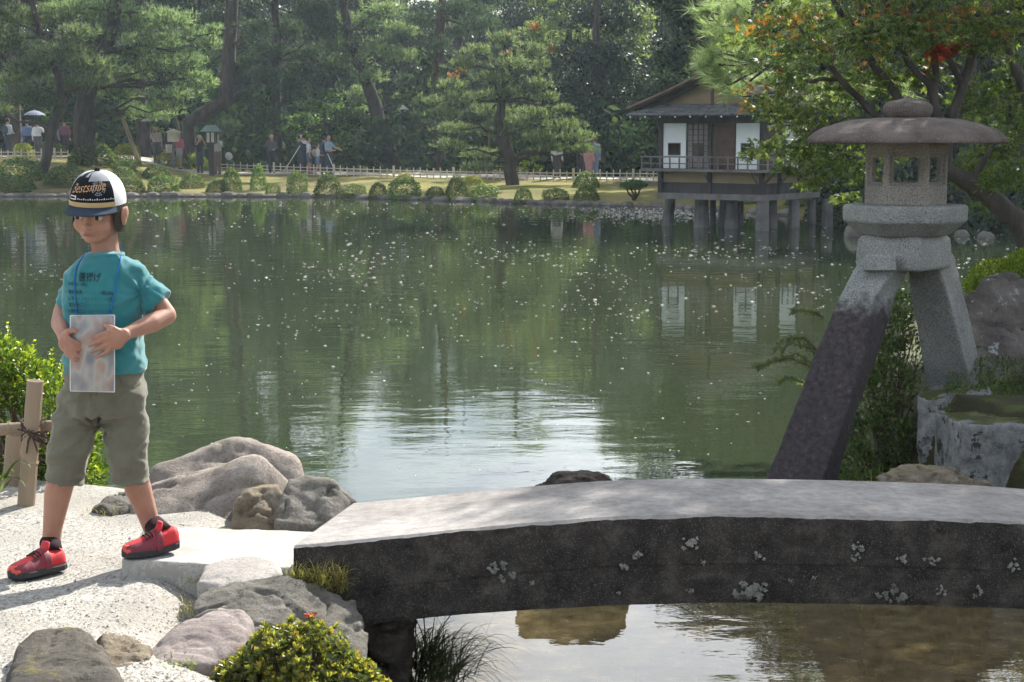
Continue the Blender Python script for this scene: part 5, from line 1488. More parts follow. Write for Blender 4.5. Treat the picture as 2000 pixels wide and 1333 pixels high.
# azalea in the foreground
AY = 4.46
az = thing('azalea_bush', 'rounded azalea with yellow green leaf rosettes in the foreground', 'shrub', at(590, 1420, AY))
def dome(n, px, py, rx, ry, rz):
    u = unit(rng.normal(size=(n, 3))); u[:, 2] = np.abs(u[:, 2])
    return at(px, py, AY) + u * np.array((rx, ry, rz)) * rng.uniform(0.82, 1.02, n)[:, None] * (1 + 0.06 * np.sin(u[:, :1] * 11) * np.cos(u[:, 1:2] * 9)), u
geoA, geoB = [], []
mb = MB()
for n, px, py, rx, ry, rz in ((680, 585, 1385, 0.190, 0.19, 0.225), (260, 475, 1395, 0.105, 0.15, 0.150), (260, 680, 1395, 0.105, 0.15, 0.150), (130, 735, 1410, 0.060, 0.11, 0.105)):
    P, U = dome(n, px, py, rx, ry, rz)
    for q in range(0, n, 9): limb(mb, at(590, 1430, AY), P[q], 0.004, 0.002, n=4, seg=3)
    e1 = unit(np.cross(U, runit(n))); e2 = np.cross(U, e1)
    for k in range(8):
        a = 2 * math.pi * k / 8 + rng.uniform(0, 0.6, n); tilt = rng.uniform(0.35, 0.95, n)
        A = unit(e1 * np.cos(a)[:, None] + e2 * np.sin(a)[:, None] + (U + np.array((0, 0, 0.5))) * tilt[:, None])
        g_ = ovals(P, A, unit(U + np.array((0, 0, 0.4))), rng.uniform(0.017, 0.027, n), rng.uniform(0.007, 0.010, n))
        geoA.append(g_)
    top = U[:, 2] > 0.45
    Pt, Ut, m = P[top], U[top], int(top.sum()); pick = rng.random(m) < 0.6; Pt, Ut = Pt[pick] + Ut[pick] * 0.008, Ut[pick]; m = len(Pt)
    for k in range(5):
        a = 2 * math.pi * k / 5 + rng.uniform(0, 0.6, m); e1 = unit(np.cross(Ut, runit(m))); e2 = np.cross(Ut, e1)
        A = unit(e1 * np.cos(a)[:, None] * 0.6 + e2 * np.sin(a)[:, None] * 0.6 + Ut + np.array((0, 0, 0.4)))
        geoB.append(ovals(Pt, A, unit(Ut + runit(m) * 0.4), rng.uniform(0.014, 0.021, m), rng.uniform(0.006, 0.008, m)))
mb.build('stem', M['twig'], az)
V, Fc = cat_geo(geoA); finish('foliage', np_mesh('foliage', V, Fc), M['azalea'], az)
V, Fc = cat_geo(geoB); finish('young_leaves', np_mesh('young_leaves', V, Fc), M['azalea_tip'], az)
n = 14; a = rng.uniform(0, 6.28, n); A = unit(np.stack([np.cos(a), np.sin(a), rng.uniform(0.1, 0.7, n)], 1))
V, Fc = ovals(np.repeat([at(607, 1204, AY + 0.02)], n, 0), A, unit(np.array((0, 0, 1)) + 0.3 * runit(n)), 0.022, 0.008)
finish('red_leaves', np_mesh('red_leaves', V, Fc), M['maple_red'], az)

# shrub behind the lantern's front leg, with arching sprays over the water
scl = []
for px, py, hw, hh, Y in ((1700,690,50,60,11.7),(1740,640,40,50,11.8),(1690,780,60,60,11.5),(1740,760,50,60,11.6),(1720,860,60,60,11.4),(1670,900,40,40,11.2),(1770,880,50,60,11.3),(1780,700,30,60,11.9),(1640,850,36,50,11.4),(1760,600,26,30,11.9)):
    s = Y / F; scl.append((at(px, py, Y), (hw * s, hw * s, hh * s)))
leafy('shrub', 'dark small leaved shrub between the two legs of the lantern', scl, 0.034, 0.017, 'shrub', 22000, base=at(1730, 980, 11.5), rad=0.008)
sp = thing('arching_branch', 'thin leafy sprays arching over the water left of the lantern leg', 'branch', at(1640, 760, 11.5))
mb = MB(); geo = []
for l in (((1650,800),(1600,720),(1555,690),(1500,712),(1470,716)), ((1620,720),(1580,680),(1540,668),(1525,690)), ((1600,690),(1570,660),(1530,662),(1510,688)), ((1610,620),(1590,612),(1560,606),(1545,610)), ((1600,760),(1560,745),(1535,738),(1520,750)), ((1590,720),(1545,700),(1510,705),(1478,722))):
    P = [at(p[0], p[1], 11.45) for p in l]; pts = []
    for i in range(len(P) - 1):
        for j in range(6): pts.append(P[i] + (P[i+1] - P[i]) * j / 6)
    pts.append(P[-1]); mb.tube(pts, list(np.linspace(0.006, 0.002, len(pts))), 4)
    pts = np.array(pts)
    for sd in (-1, 1):
        for rep in range(2):
            n = len(pts) - 1; T = unit(pts[1:] - pts[:-1]); q = pts[:-1] + (pts[1:] - pts[:-1]) * rng.random((n, 1))
            A = unit(T * 0.7 + np.array((0, 0, 0.9 * sd)) + 0.35 * runit(n))
            geo.append(ovals(q, A, unit(np.array((0, -1, 0.5)) + 0.5 * runit(n)), rng.uniform(0.024, 0.038, n), 0.012))
mb.build('stem', M['twig'], sp); V, Fc = cat_geo(geo); finish('leaves', np_mesh('leaves', V, Fc), M['leaf_pale'], sp)
# azalea on top of the right boulder
leafy('shrub', 'bright green shrub growing over the boulder at the right edge', [(at(1960, 545, 12.9), (0.26, 0.25, 0.14)), (at(2030, 530, 12.9), (0.3, 0.25, 0.18)), (at(1915, 560, 12.8), (0.13, 0.15, 0.06))], 0.03, 0.013, 'leaf_bright', 52000, base=at(1990, 620, 12.9))

# ------------------------------------------------------------------ grasses
def blades(name, label, bases, dirs, lens, width, mat, droop=0.6, seg=5, cat='grass', kind='stuff'):
    n = len(bases); bases = np.asarray(bases); dirs = unit(np.asarray(dirs)); lens = np.asarray(lens)[:, None]
    side = unit(np.cross(dirs, np.array((0, 0, 1.0)) + 0.3 * runit(n)))
    rows = []
    for k in range(seg + 1):
        t = k / seg
        c = bases + dirs * lens * t + np.array((0, 0, -1.0)) * lens * droop * t ** 2.2
        w = width * (1 - t) ** 0.7 + 0.0003
        rows.append((c - side * w / 2, c + side * w / 2))
    V = np.stack([np.stack(r, 1) for r in rows], 1).reshape(-1, 3)    # n, seg+1, 2
    f = []
    for k in range(seg):
        a = 2 * k; f.append([a, a + 1, a + 3, a + 2])
    Fc = ((np.arange(n) * 2 * (seg + 1))[:, None, None] + np.array(f)[None]).reshape(-1, 4)
    return tag(finish(name, np_mesh(name, V, Fc), M[mat]), label, cat, kind=kind)
# sedge hanging over the stream under the bridge
n = 420; b0 = at(838, 1322, 5.40)
bs = b0 + rng.normal(size=(n, 3)) * np.array((0.055, 0.10, 0.03)) 
ds = np.stack([rng.normal(0.42, 0.42, n), rng.normal(-0.05, 0.35, n), np.full(n, 0.95)], 1)
blades('sedge', 'dark sedge tuft arching over the water under the bridge', bs, ds, rng.uniform(0.20, 0.42, n), 0.0045, 'sedge', 0.66, 7, 'sedge')
# dry grass in the joint between slab, bridge and stones
n = 620
q = np.array([at(rng.uniform(560, 680), rng.uniform(1118, 1160), 5.06) for _ in range(n)])
q[:, 1] += rng.normal(size=n) * 0.02
ds = np.stack([rng.normal(0.1, 0.5, n), rng.normal(-0.2, 0.4, n), np.full(n, 0.9)], 1)
blades('dry_grass', 'yellow dry grass in the joint at the bridge end', q, ds, rng.uniform(0.03, 0.085, n), 0.0022, 'dry_grass', 0.4, 4)
# sparse weeds along the stones
for k, (px, py, z, num, ln, lab, mtl) in enumerate(((385,1130,0.0,90,0.05,'thin dry weeds at the front corner of the slab','dry_grass'),(520,1105,0.0,120,0.03,'short yellow grass between the slab and the flat pale stone','dry_grass'),(385,1190,-0.02,110,0.035,'short grass at the path edge beside the big dark stone','dry_grass'),(335,1308,-0.03,60,0.05,'fresh green weed by the small rough stone','grass'),(270,1318,-0.03,70,0.045,'broad green weed beside the round mossy stone','grass'),(660,1015,0.0,160,0.04,'tuft of moss grass on the grey blocky stone by the bridge','dry_grass'),(210,995,0.0,120,0.03,'dry litter grass at the back edge of the path','dry_grass'))):
    c = gp(px, py, z); n = num
    q = c + rng.normal(size=(n, 3)) * np.array((0.03, 0.04, 0.0))
    ds = np.stack([rng.normal(0, 0.55, n), rng.normal(0, 0.5, n), np.full(n, 0.8)], 1)
    blades('grass_tuft', lab, q, ds, rng.uniform(0.5, 1.1, n) * ln, 0.003 if mtl == 'dry_grass' else 0.007, mtl, 0.35, 4)
# lily-like leaves at the left edge under the fence
n = 16; c = at(-5, 950, 6.25)
ds = np.stack([rng.normal(0.3, 0.5, n), rng.normal(-0.2, 0.3, n), np.full(n, 0.9)], 1)
blades('strap_leaves', 'long green strap leaves under the bamboo rail at the left edge', c + rng.normal(size=(n, 3)) * 0.02, ds, rng.uniform(0.14, 0.26, n), 0.014, 'grass', 0.7, 6)
# grass on the bank right of the lantern
n = 1500
px = rng.uniform(1850, 2060, n); py = rng.uniform(700, 840, n)
q = np.array([at(a, b, 10.95 + (820 - b) / 160.0) for a, b in zip(px, py)])
ds = np.stack([rng.normal(-0.1, 0.5, n), rng.normal(-0.3, 0.4, n), np.full(n, 0.9)], 1)
blades('bank_grass', 'dark grass and moss on the bank under the tall boulder', q, ds, rng.uniform(0.05, 0.17, n), 0.007, 'shrub', 0.6, 4)
n = 700
q = np.array([at(rng.uniform(1650, 1830), rng.uniform(930, 985), 10.9) for _ in range(n)]); q[:, 1] += rng.normal(size=n) * 0.15
ds = np.stack([rng.normal(0, 0.5, n), rng.normal(-0.2, 0.4, n), np.full(n, 0.9)], 1)
blades('bank_grass', 'green grass at the foot of the lantern behind the furrowed rock', q, ds, rng.uniform(0.06, 0.22, n), 0.007, 'grass', 0.6, 4)

# loose pebbles on the path
n = 7000
P = []
while len(P) < n:
    px, py = rng.uniform(-60, 640), rng.uniform(985, 1400)
    p = gp(px, py, 0)
    if near_s(p[0], p[1]) > 0.03: P.append(p)
P = np.array(P); P[:, 2] = near_z(P[:, 0], P[:, 1]) + 0.001
sz = rng.uniform(0.0013, 0.0034, n) * np.where(rng.random(n) < 0.05, 1.9, 1)
oct_ = np.array([(1, 0, 0.2), (0.3, 0.9, 0.2), (-0.8, 0.5, 0.2), (-0.7, -0.6, 0.2), (0.4, -0.9, 0.2), (0.1, 0, 1.0)])
V = (P[:, None, :] + oct_[None] * sz[:, None, None] * rng.uniform(0.7, 1.3, (n, 6, 1))).reshape(-1, 3)
Fc = ((np.arange(n) * 6)[:, None, None] + np.array([(0, 1, 5), (1, 2, 5), (2, 3, 5), (3, 4, 5), (4, 0, 5)])[None]).reshape(-1, 3)
tag(finish('path_pebbles', np_mesh('path_pebbles', V, Fc), M['pebble'], origin=(-1, 5, 0)), 'fine dark and pale pebbles strewn over the path', 'gravel', kind='stuff')

# ------------------------------------------------------------------ bamboo fence at the left
FY = 6.3
fence = thing('bamboo_fence', 'low bamboo fence with rope tied post at the left of the path', 'fence', at(50, 992, FY))
def culm(pts, r, nodes, name, n=14, open_top=True):
    P = [np.asarray(p) for p in pts]; L = len(P); out, rr = [], []
    a, b = P[0], P[-1]; Ln = np.linalg.norm(b - a)
    ts = set(np.linspace(0, 1, 9)); ns = []
    for q in nodes: ts |= {q - 0.02, q - 0.008, q, q + 0.008, q + 0.02}
    ts = sorted(t for t in ts if 0 <= t <= 1)
    for t in ts:
        out.append(a + (b - a) * t)
        near = min([abs(t - q) for q in nodes] + [1])
        rr.append(r * (1.0 + (0.10 if near < 0.004 else 0.05 if near < 0.012 else 0.0) - 0.06 * t))
    if open_top:
        out += [out[-1], out[-1] + (a - b) / Ln * 0.02]; rr += [rr[-1] * 0.82, rr[-1] * 0.8]
    mb = MB(); mb.tube(out, rr, n)
    return mb.build(name, M['bamboo'], fence, smooth=False)
culm([at(50, 1000, FY), at(69, 744, FY)], 0.0325, (0.38,), 'post')
culm([at(17, 1005, FY + 0.35), at(28, 850, FY + 0.35)], 0.034, (0.5,), 'post')
culm([at(150, 985, FY + 0.45), at(152, 930, FY + 0.45)], 0.03, (0.6,), 'post')
culm([at(-90, 846, FY + 0.055), at(108, 832, FY + 0.055)], 0.0235, (0.18, 0.56, 0.86), 'rail', open_top=False)
mb = MB()
c0 = at(61, 843, FY)
for k in range(4):
    pts = []
    for j in range(17):
        a = 2 * math.pi * j / 16
        pts.append(c0 + np.array((0.042 * math.cos(a), 0.03 + 0.058 * math.sin(a), 0.035 * math.cos(a) * (1 if k % 2 else -1) + (k - 1.5) * 0.007)))
    mb.tube(pts, 0.0042, 5)
for dx, dz in ((0.05, -0.03), (0.065, 0.01), (0.02, -0.065), (-0.02, -0.07), (0.055, -0.055), (0.07, -0.02), (-0.05, 0.02)):
    a = c0 + np.array((0.012, -0.036, -0.004)); mb.tube([a, a + np.array((dx * 0.5, -0.012, dz * 0.4 + 0.006)), a + np.array((dx, -0.006, dz))], [0.0042, 0.004, 0.003], 5)
mb.ell(c0 + np.array((0.014, -0.04, -0.002)), (0.016, 0.012, 0.013), nu=9, nv=7); mb.ell(c0 + np.array((0.05, -0.034, -0.026)), (0.013, 0.010, 0.011), nu=9, nv=7)
o = mb.build('rope_knot', M['rope'], fence)

# ------------------------------------------------------------------ the boy
BY = 5.40
def bp(px, py, dy=0.0): return at(px, py, BY + dy)
BS = BY / F
M['skin'] = surf('skin', (0.33, 0.165, 0.110), (0.41, 0.215, 0.148), 14, 0.55, 300, 0.12, 0.001, spec=0.35)
sb = M['skin'].node_tree.nodes['Principled BSDF']
sb.inputs['Sheen Weight'].default_value = 0.08; sb.inputs['Subsurface Weight'].default_value = 0.3; sb.inputs['Subsurface Radius'].default_value = (0.012, 0.004, 0.002); sb.inputs['Subsurface Scale'].default_value = 1.0
M['hair'] = surf('hair', (0.010, 0.008, 0.007), (0.03, 0.022, 0.018), 60, 0.5, 200, 0.5, 0.002, stretch=(6, 6, 1), spec=0.4)
def cloth(name, c, var=0.10, weave=900, bstr=0.25, scale=9, sheen=0.0):
    return plain(name, c, 0.9, var, scale, bstr, weave, 0.0008, spec=0.15, sheen=sheen)
M['tshirt'] = cloth('tshirt_cotton', (0.034, 0.190, 0.208), sheen=0.35)
M['shorts'] = cloth('shorts_cotton', (0.140, 0.134, 0.098), 0.18, sheen=0.25)
M['print'] = plain('shirt_print', (0.02, 0.035, 0.045), 0.9, 0.1)
M['print_soft'] = plain('shirt_print_worn', (0.025, 0.10, 0.115), 0.9, 0.1)
M['cap_black'] = cloth('cap_black', (0.012, 0.013, 0.016)); M['cap_white'] = plain('cap_mesh', (0.66, 0.66, 0.66), 0.9, 0.06, 30, 0.6, 700, 0.0012)
M['cap_navy'] = cloth('cap_navy', (0.035, 0.048, 0.072)); M['cap_grey'] = cloth('cap_grey', (0.30, 0.31, 0.33)); M['cap_gold'] = plain('cap_gold_thread', (0.50, 0.30, 0.15), 0.7, 0.2); M['cap_tan'] = cloth('cap_tan', (0.50, 0.36, 0.18))
M['sock'] = cloth('sock', (0.022, 0.010, 0.014)); M['sock_grey'] = cloth('sock_grey', (0.45, 0.45, 0.46))
M['shoe_red'] = plain('shoe_red', (0.55, 0.022, 0.028), 0.68, 0.1, 40, 0.2, 600, 0.0006, spec=0.5); M['shoe_maroon'] = plain('shoe_maroon', (0.17, 0.022, 0.036), 0.62, 0.15, 40, spec=0.5)
M['shoe_coral'] = plain('shoe_coral', (0.70, 0.085, 0.06), 0.45, 0.1, 40); M['rubber'] = plain('rubber_sole', (0.035, 0.034, 0.036), 0.7, 0.2, 40); M['lace'] = plain('lace', (0.02, 0.016, 0.02), 0.8, 0.1)
M['eye_white'] = plain('eye_white', (0.46, 0.43, 0.41), 0.3, 0.02); M['iris'] = plain('iris', (0.02, 0.012, 0.008), 0.15, 0.1); M['lip'] = plain('lip', (0.34, 0.12, 0.10), 0.5, 0.1)

boy = thing('person', 'child in black cap, turquoise shirt, khaki shorts and red shoes striding off the slab', 'person', (float(bp(190, 1100)[0]), BY, 0.0))
Hc = Vector(bp(191, 409, 0.0))
Fd = Vector((-0.17, -0.97, -0.10)).normalized(); Uh = Vector((0.03, -0.04, 1.0)); Rr = Uh.cross(Fd).normalized(); Uh = Fd.cross(Rr).normalized()
if Uh.z < 0: Uh = -Uh
HM = Matrix((Rr, Fd, Uh)).transposed()
def hl(a, b, c): return Hc + Rr * a + Fd * b + Uh * c
body = MB()
k = 0.99
def he(c, r): body.ell(hl(c[0] * k, c[1] * k, c[2] * k), tuple(x * k for x in r), HM)
he((0, -0.012, 0.030), (0.074, 0.088, 0.078)); he((0, 0.018, -0.035), (0.062, 0.064, 0.066)); he((0, 0.050, -0.082), (0.028, 0.024, 0.019)); he((0, 0.03, -0.066), (0.046, 0.044, 0.034))
for s_ in (-1, 1):
    he((s_ * 0.033, 0.050, -0.042), (0.027, 0.022, 0.026)); he((s_ * 0.081, -0.010, -0.020), (0.008, 0.020, 0.031)); he((s_ * 0.087, -0.018, -0.008), (0.005, 0.015, 0.020))
    he((s_ * 0.022, 0.073, 0.012), (0.024, 0.010, 0.007)); he((s_ * 0.008, 0.086, -0.044), (0.007, 0.007, 0.006))
he((0, 0.091, -0.041), (0.010, 0.011, 0.009)); he((0, 0.083, -0.022), (0.0065, 0.010, 0.020)); he((0, 0.077, -0.066), (0.019, 0.008, 0.008))
body.chain([hl(0, -0.02, -0.045), bp(206, 486, 0.02), bp(207, 508, 0.02)], [0.048, 0.043, 0.05])
def oval(px, py, hw, d, n=40, dy=0.0, tilt=0.0, p=2.3):
    c = bp(px, py, dy); out = []
    for j in range(n):
        a = 2 * math.pi * j / n
        x = math.copysign(abs(math.cos(a)) ** (2 / p), math.cos(a)); y = math.copysign(abs(math.sin(a)) ** (2 / p), math.sin(a))
        out.append(c + np.array((x * hw * BS, y * d, x * hw * BS * tilt)))
    return out
body.rings([oval(*r) for r in ((206,735,70,0.085),(204,700,68,0.086),(204,640,68,0.088),(205,570,66,0.082),(206,535,58,0.068),(206,515,38,0.050),(206,500,26,0.042))])
body.chain([bp(254, 536, 0.01), bp(294, 574, 0.0), bp(326, 616, -0.01)], [0.034, 0.033, 0.030], 14)
body.chain([bp(326, 616, -0.01), bp(296, 632, -0.075), bp(248, 651, -0.155)], [0.030, 0.030, 0.0195], 14)
body.chain([bp(160, 536, 0.02), bp(138, 572, 0.03), bp(122, 610, 0.03)], [0.032, 0.031, 0.029], 14)
body.chain([bp(122, 610, 0.03), bp(117, 632, -0.04), bp(122, 650, -0.12)], [0.029, 0.028, 0.020], 14)
PD = -0.150        # depth of the pouch in front of the chest plane
# hand at the right: palm on the pouch, fingers pointing to the left and down
body.ell(bp(226, 664, PD - 0.030), (0.031, 0.014, 0.031), Matrix.Rotation(R(20), 3, 'Y')); body.ell(bp(238, 656, PD - 0.022), (0.026, 0.015, 0.024))
for (kx, ky), (mx, my), (tx, ty), r in (((212,650),(196,654),(180,660),0.0070),((209,662),(191,668),(174,675),0.0073),((210,674),(193,681),(178,688),0.0070),((214,685),(201,692),(188,698),0.0062)):
    body.chain([bp(222, 664, PD - 0.030), bp(kx, ky, PD - 0.034), bp(mx, my, PD - 0.028), bp(tx, ty, PD - 0.016)], [0.0105, r * 1.12, r, r * 0.84], 10)
body.chain([bp(236, 652, PD - 0.028), bp(222, 642, PD - 0.034), bp(206, 637, PD - 0.018)], [0.012, 0.0092, 0.0076], 10)
# hand at the left: wrapped round the left edge of the pouch
body.ell(bp(126, 668, PD + 0.004), (0.018, 0.028, 0.032)); body.ell(bp(124, 656, PD + 0.018), (0.019, 0.024, 0.022))
for (kx, ky), (mx, my), (tx, ty), r in (((131,660),(142,666),(158,672),0.0070),((131,671),(143,678),(160,684),0.0073),((131,682),(143,690),(158,696),0.0070),((130,692),(141,700),(153,705),0.0062)):
    body.chain([bp(126, 670, PD), bp(kx, ky, PD - 0.022), bp(mx, my, PD - 0.026), bp(tx, ty, PD - 0.012)], [0.0105, r * 1.12, r, r * 0.84], 10)
body.chain([bp(126, 655, PD - 0.004), bp(134, 647, PD - 0.024), bp(147, 646, PD - 0.020)], [0.012, 0.0092, 0.0076], 10)
# legs
LA = gp(98, 1085, 0.06); LA[2] = 0.055
body.chain([bp(164, 770, 0.0), bp(143, 850, -0.015), bp(126, 910, -0.02)], [0.058, 0.052, 0.045], 16)
body.chain([bp(126, 910, -0.02), bp(113, 965, 0.0), bp(103, 1030, 0.0), bp(97, 1088, 0.0)], [0.044, 0.043, 0.031, 0.027], 16)
body.chain([bp(236, 770, 0.0), bp(246, 850, 0.0), bp(256, 912, 0.0)], [0.058, 0.052, 0.045], 16)
body.chain([bp(256, 912, 0.0), bp(270, 955, 0.02), bp(288, 1005, 0.03), bp(303, 1050, 0.03)], [0.043, 0.042, 0.032, 0.027], 16)
me = remesh(body, 0.0038, 3, 0.5)
bo = finish('body', me, M['skin'], boy, smooth=True)
# face
for s_ in (-1, 1):
    mb = MB(); mb.ell(hl(s_ * 0.0315, 0.0725, -0.014), (0.014, 0.010, 0.0082), HM); e_ = mb.build('eye', M['eye_white'], boy, smooth=True)
    mb = MB(); mb.ell(hl(s_ * 0.0315 - 0.001, 0.0790, -0.0145), (0.0074, 0.005, 0.0074), HM); mb.build('iris', M['iris'], e_, smooth=True)
    mb = MB(); mb.tube([hl(s_ * 0.018, 0.0855, 0.004), hl(s_ * 0.032, 0.0835, 0.008), hl(s_ * 0.047, 0.0720, 0.003)], [0.0022, 0.003, 0.0018], 6); mb.build('eyebrow', M['hair'], boy)
mb = MB(); mb.tube([hl(-0.019, 0.0815, -0.0675), hl(-0.008, 0.0875, -0.069), hl(0, 0.0885, -0.0695), hl(0.008, 0.0875, -0.069), hl(0.019, 0.0815, -0.0675)], [0.001, 0.0032, 0.0036, 0.0032, 0.001], 8); mb.build('lips', M['lip'], boy, smooth=True)
# hair below the cap
mb = MB(); V = []; na, nz = 44, 9
for i in range(nz):
    for j in range(na):
        az_ = R(62) + (2 * math.pi - R(124)) * j / (na - 1)
        t = i / (nz - 1); low = -0.060 - 0.022 * math.sin((az_ - R(62)) / (2 * math.pi - R(124)) * math.pi) + 0.006 * math.sin(j * 2.3)
        c = 0.045 + (low - 0.045) * t
        w_ = 1.0 - 0.9 * max(0, -c - 0.03)
        V.append(hl(math.sin(az_) * 0.0785 * w_ * (1 + 0.012 * math.sin(j * 1.9 + i)), math.cos(az_) * 0.094 * w_ - 0.008, c))
mb.add(V, [(i*na+j, i*na+j+1, (i+1)*na+j+1, (i+1)*na+j) for i in range(nz-1) for j in range(na-1)])
mb.build('hair', M['hair'], boy, smooth=True)
# cap
CA, CB, CH, C0 = 0.0830, 0.0985, 0.091, 0.028
def capp(az_, el_, off=0.0):
    ce, se = math.cos(el_), math.sin(el_)
    ce = ce ** 0.82
    return hl((CA + off) * math.sin(az_) * ce, (CB + off) * math.cos(az_) * ce - 0.006, C0 + (CH + off) * se)
def cap_part(name, a0, a1, mat, off=0.0, e0=-6, e1=90, na=30, ne=16, par=None):
    V = [capp(R(a0 + (a1 - a0) * j / na), R(e0 + (e1 - e0) * i / ne), off + 0.0016 * math.sin(R(3 * (a0 + (a1 - a0) * j / na)))) for i in range(ne + 1) for j in range(na + 1)]
    mb = MB(); mb.add(V, [(i*(na+1)+j, i*(na+1)+j+1, (i+1)*(na+1)+j+1, (i+1)*(na+1)+j) for i in range(ne) for j in range(na)])
    return mb.build(name, mat, par or cap_o, smooth=True)
V = [capp(R(-62 + 124 * j / 30), R(-6 + 96 * i / 16)) for i in range(17) for j in range(31)]
mb = MB(); mb.add(V, [(i*31+j, i*31+j+1, (i+1)*31+j+1, (i+1)*31+j) for i in range(16) for j in range(30)])
cap_o = mb.build('cap', M['cap_black'], boy, smooth=True)
cap_part('mesh_panel', 62, 298, M['cap_white'], 0.0, na=50)
cap_part('hat_band', -62, 62, M['cap_tan'], 0.0022, -6, 3, ne=3)
cap_part('grey_panel', 2, 60, M['cap_grey'], 0.0012, 46, 80, ne=6); cap_part('grey_panel', -52, -4, M['cap_grey'], 0.0012, 58, 80, ne=5)
mb = MB(); mb.ell(hl(0, -0.006, C0 + CH + 0.003), (0.009, 0.009, 0.006), HM); mb.build('cap_button', M['cap_black'], cap_o, smooth=True)
V = []; na, ns = 32, 8
for lay in (0, 1):
    for i in range(ns + 1):
        for j in range(na + 1):
            a_ = R(-66 + 132 * j / na); t = i / ns
            ext = 0.060 * t * max(0.0, math.cos(a_ * 1.15)) ** 0.8
            d = ext; z_ = C0 - 0.006 - 0.26 * ext - 0.012 * t * math.sin(a_) ** 2 - 0.003 * lay - 0.004
            V.append(hl((CA + d * 0.35) * math.sin(a_), (CB + d) * math.cos(a_) - 0.006, z_))
nn = (ns + 1) * (na + 1)
Fq = [(i*(na+1)+j, i*(na+1)+j+1, (i+1)*(na+1)+j+1, (i+1)*(na+1)+j) for i in range(ns) for j in range(na)]
Fq += [tuple(nn + q for q in reversed(f)) for f in list(Fq)] + [(ns*(na+1)+j, ns*(na+1)+j+1, nn+ns*(na+1)+j+1, nn+ns*(na+1)+j) for j in range(na)]
mb = MB(); mb.add(V, Fq); mb.build('brim', M['cap_navy'], cap_o, smooth=True)

def text_geo(body_, size=1.0, shear=0.0, offset=0.0, res=3):
    cu = bpy.data.curves.new('txt', 'FONT'); cu.body = body_; cu.size = size; cu.shear = shear; cu.offset = offset; cu.resolution_u = res
    o = bpy.data.objects.new('txt', cu); col.objects.link(o)
    dg = bpy.context.evaluated_depsgraph_get(); dg.update()
    m = bpy.data.meshes.new_from_object(o.evaluated_get(dg))
    bm = bmesh.new(); bm.from_mesh(m); bmesh.ops.triangulate(bm, faces=bm.faces)
    bm.verts.index_update()
    V = [tuple(v.co) for v in bm.verts]; Fc = [tuple(v.index for v in f.verts) for f in bm.faces]
    bm.free(); bpy.data.objects.remove(o); bpy.data.curves.remove(cu); bpy.data.meshes.remove(m)
    return V, Fc
def cap_text(s_, a0, a1, e0, e1, mat, name, shear=0.0, off=0.003, offset=0.0, slope=0.0):
    V, Fc = text_geo(s_, 1.0, shear, offset)
    x0, x1 = min(v[0] for v in V), max(v[0] for v in V); y0, y1 = min(v[1] for v in V), max(v[1] for v in V)
    W_ = []
    for v in V:
        t = (v[0] - x0) / (x1 - x0); u = (v[1] - y0) / (y1 - y0)
        W_.append(capp(R(a0 + (a1 - a0) * t), R(e0 + (e1 - e0) * u + slope * t), off))
    mb = MB(); mb.add(W_, Fc); mb.build(name, mat, cap_o)
cap_text('Bestsmile', -38, 46, 19, 38, M['cap_gold'], 'script_lettering', 0.45, 0.0034, -0.004, 9)
cap_part('badge', -46, -24, M['cap_white'], 0.0024, 7, 15, na=10, ne=3); cap_part('badge_centre', -43, -27, M['cap_black'], 0.0032, 9, 13, na=8, ne=2)
# the row of small white stitching and the round pale emblem on the right front panel
mb = MB()
for q in range(17):
    a_ = -18 + q * 4.6; h_ = 3.2 if q % 3 == 0 else 1.8
    mb.add([capp(R(a_), R(8), 0.003), capp(R(a_ + 2.4), R(8), 0.003), capp(R(a_ + 2.9), R(8 + h_), 0.003), capp(R(a_ + 0.8), R(8 + h_), 0.003)], [(0, 1, 2, 3)])
mb.build('small_stitching', M['cap_white'], cap_o)['kind'] = 'stuff'
mb = MB()
for rr in (16, 12, 7):
    for q in range(24):
        if (q * rr) % 5 == 0: continue
        a0, a1 = 2 * math.pi * q / 24, 2 * math.pi * (q + 0.8) / 24
        P4 = [(rr * math.cos(a0), rr * math.sin(a0)), (rr * math.cos(a1), rr * math.sin(a1)), ((rr - 2) * math.cos(a1), (rr - 2) * math.sin(a1)), ((rr - 2) * math.cos(a0), (rr - 2) * math.sin(a0))]
        mb.add([capp(R(28 + x * 1.0), R(32 + y), 0.0024) for x, y in P4], [(0, 1, 2, 3)])
mb.build('emblem', M['cap_grey'], cap_o)['kind'] = 'stuff'

# T-shirt
ts = MB()
ts.rings([oval(*r) for r in ((205,726,79,0.103),(205,700,80,0.106),(203,665,77,0.102),(203,620,77,0.100),(204,575,78,0.100),(206,545,77,0.092),(207,524,72,0.080),(207,510,60,0.068),(206,500,44,0.058),(206,493,31,0.052))])
def sleeve(a, b, r0, r1, n=20):
    a, b = np.asarray(a), np.asarray(b); pts = [a + (b - a) * t for t in np.linspace(0, 1, 6)]
    ts.tube(pts, list(np.linspace(r0, r1, 6)), n)
sleeve(bp(250, 541, 0.005), bp(312, 594, -0.002), 0.047, 0.053)
sleeve(bp(166, 541, 0.012), bp(132, 600, 0.028), 0.046, 0.042)
me = remesh(ts, 0.0055, 6, 0.5)
co, no = get_co(me), get_no(me)
cx = bp(205, 600)[0]
def fold(p, seed): 
    return fbm((p[0] * 6 + p[2] * 4 + seed, p[1] * 5, p[2] * 11 - p[0] * 7), 1.0, 3) + 0.35 * max(0.0, 1 - 7 * abs(fbm((p[0] * 7 - p[2] * 5 + seed * 3, p[1] * 3, p[2] * 9 + p[0] * 8), 1.0, 2)))
d = np.array([0.015 * fold(p, 1.0) + 0.004 * fbm(p, 30, 2) for p in co])
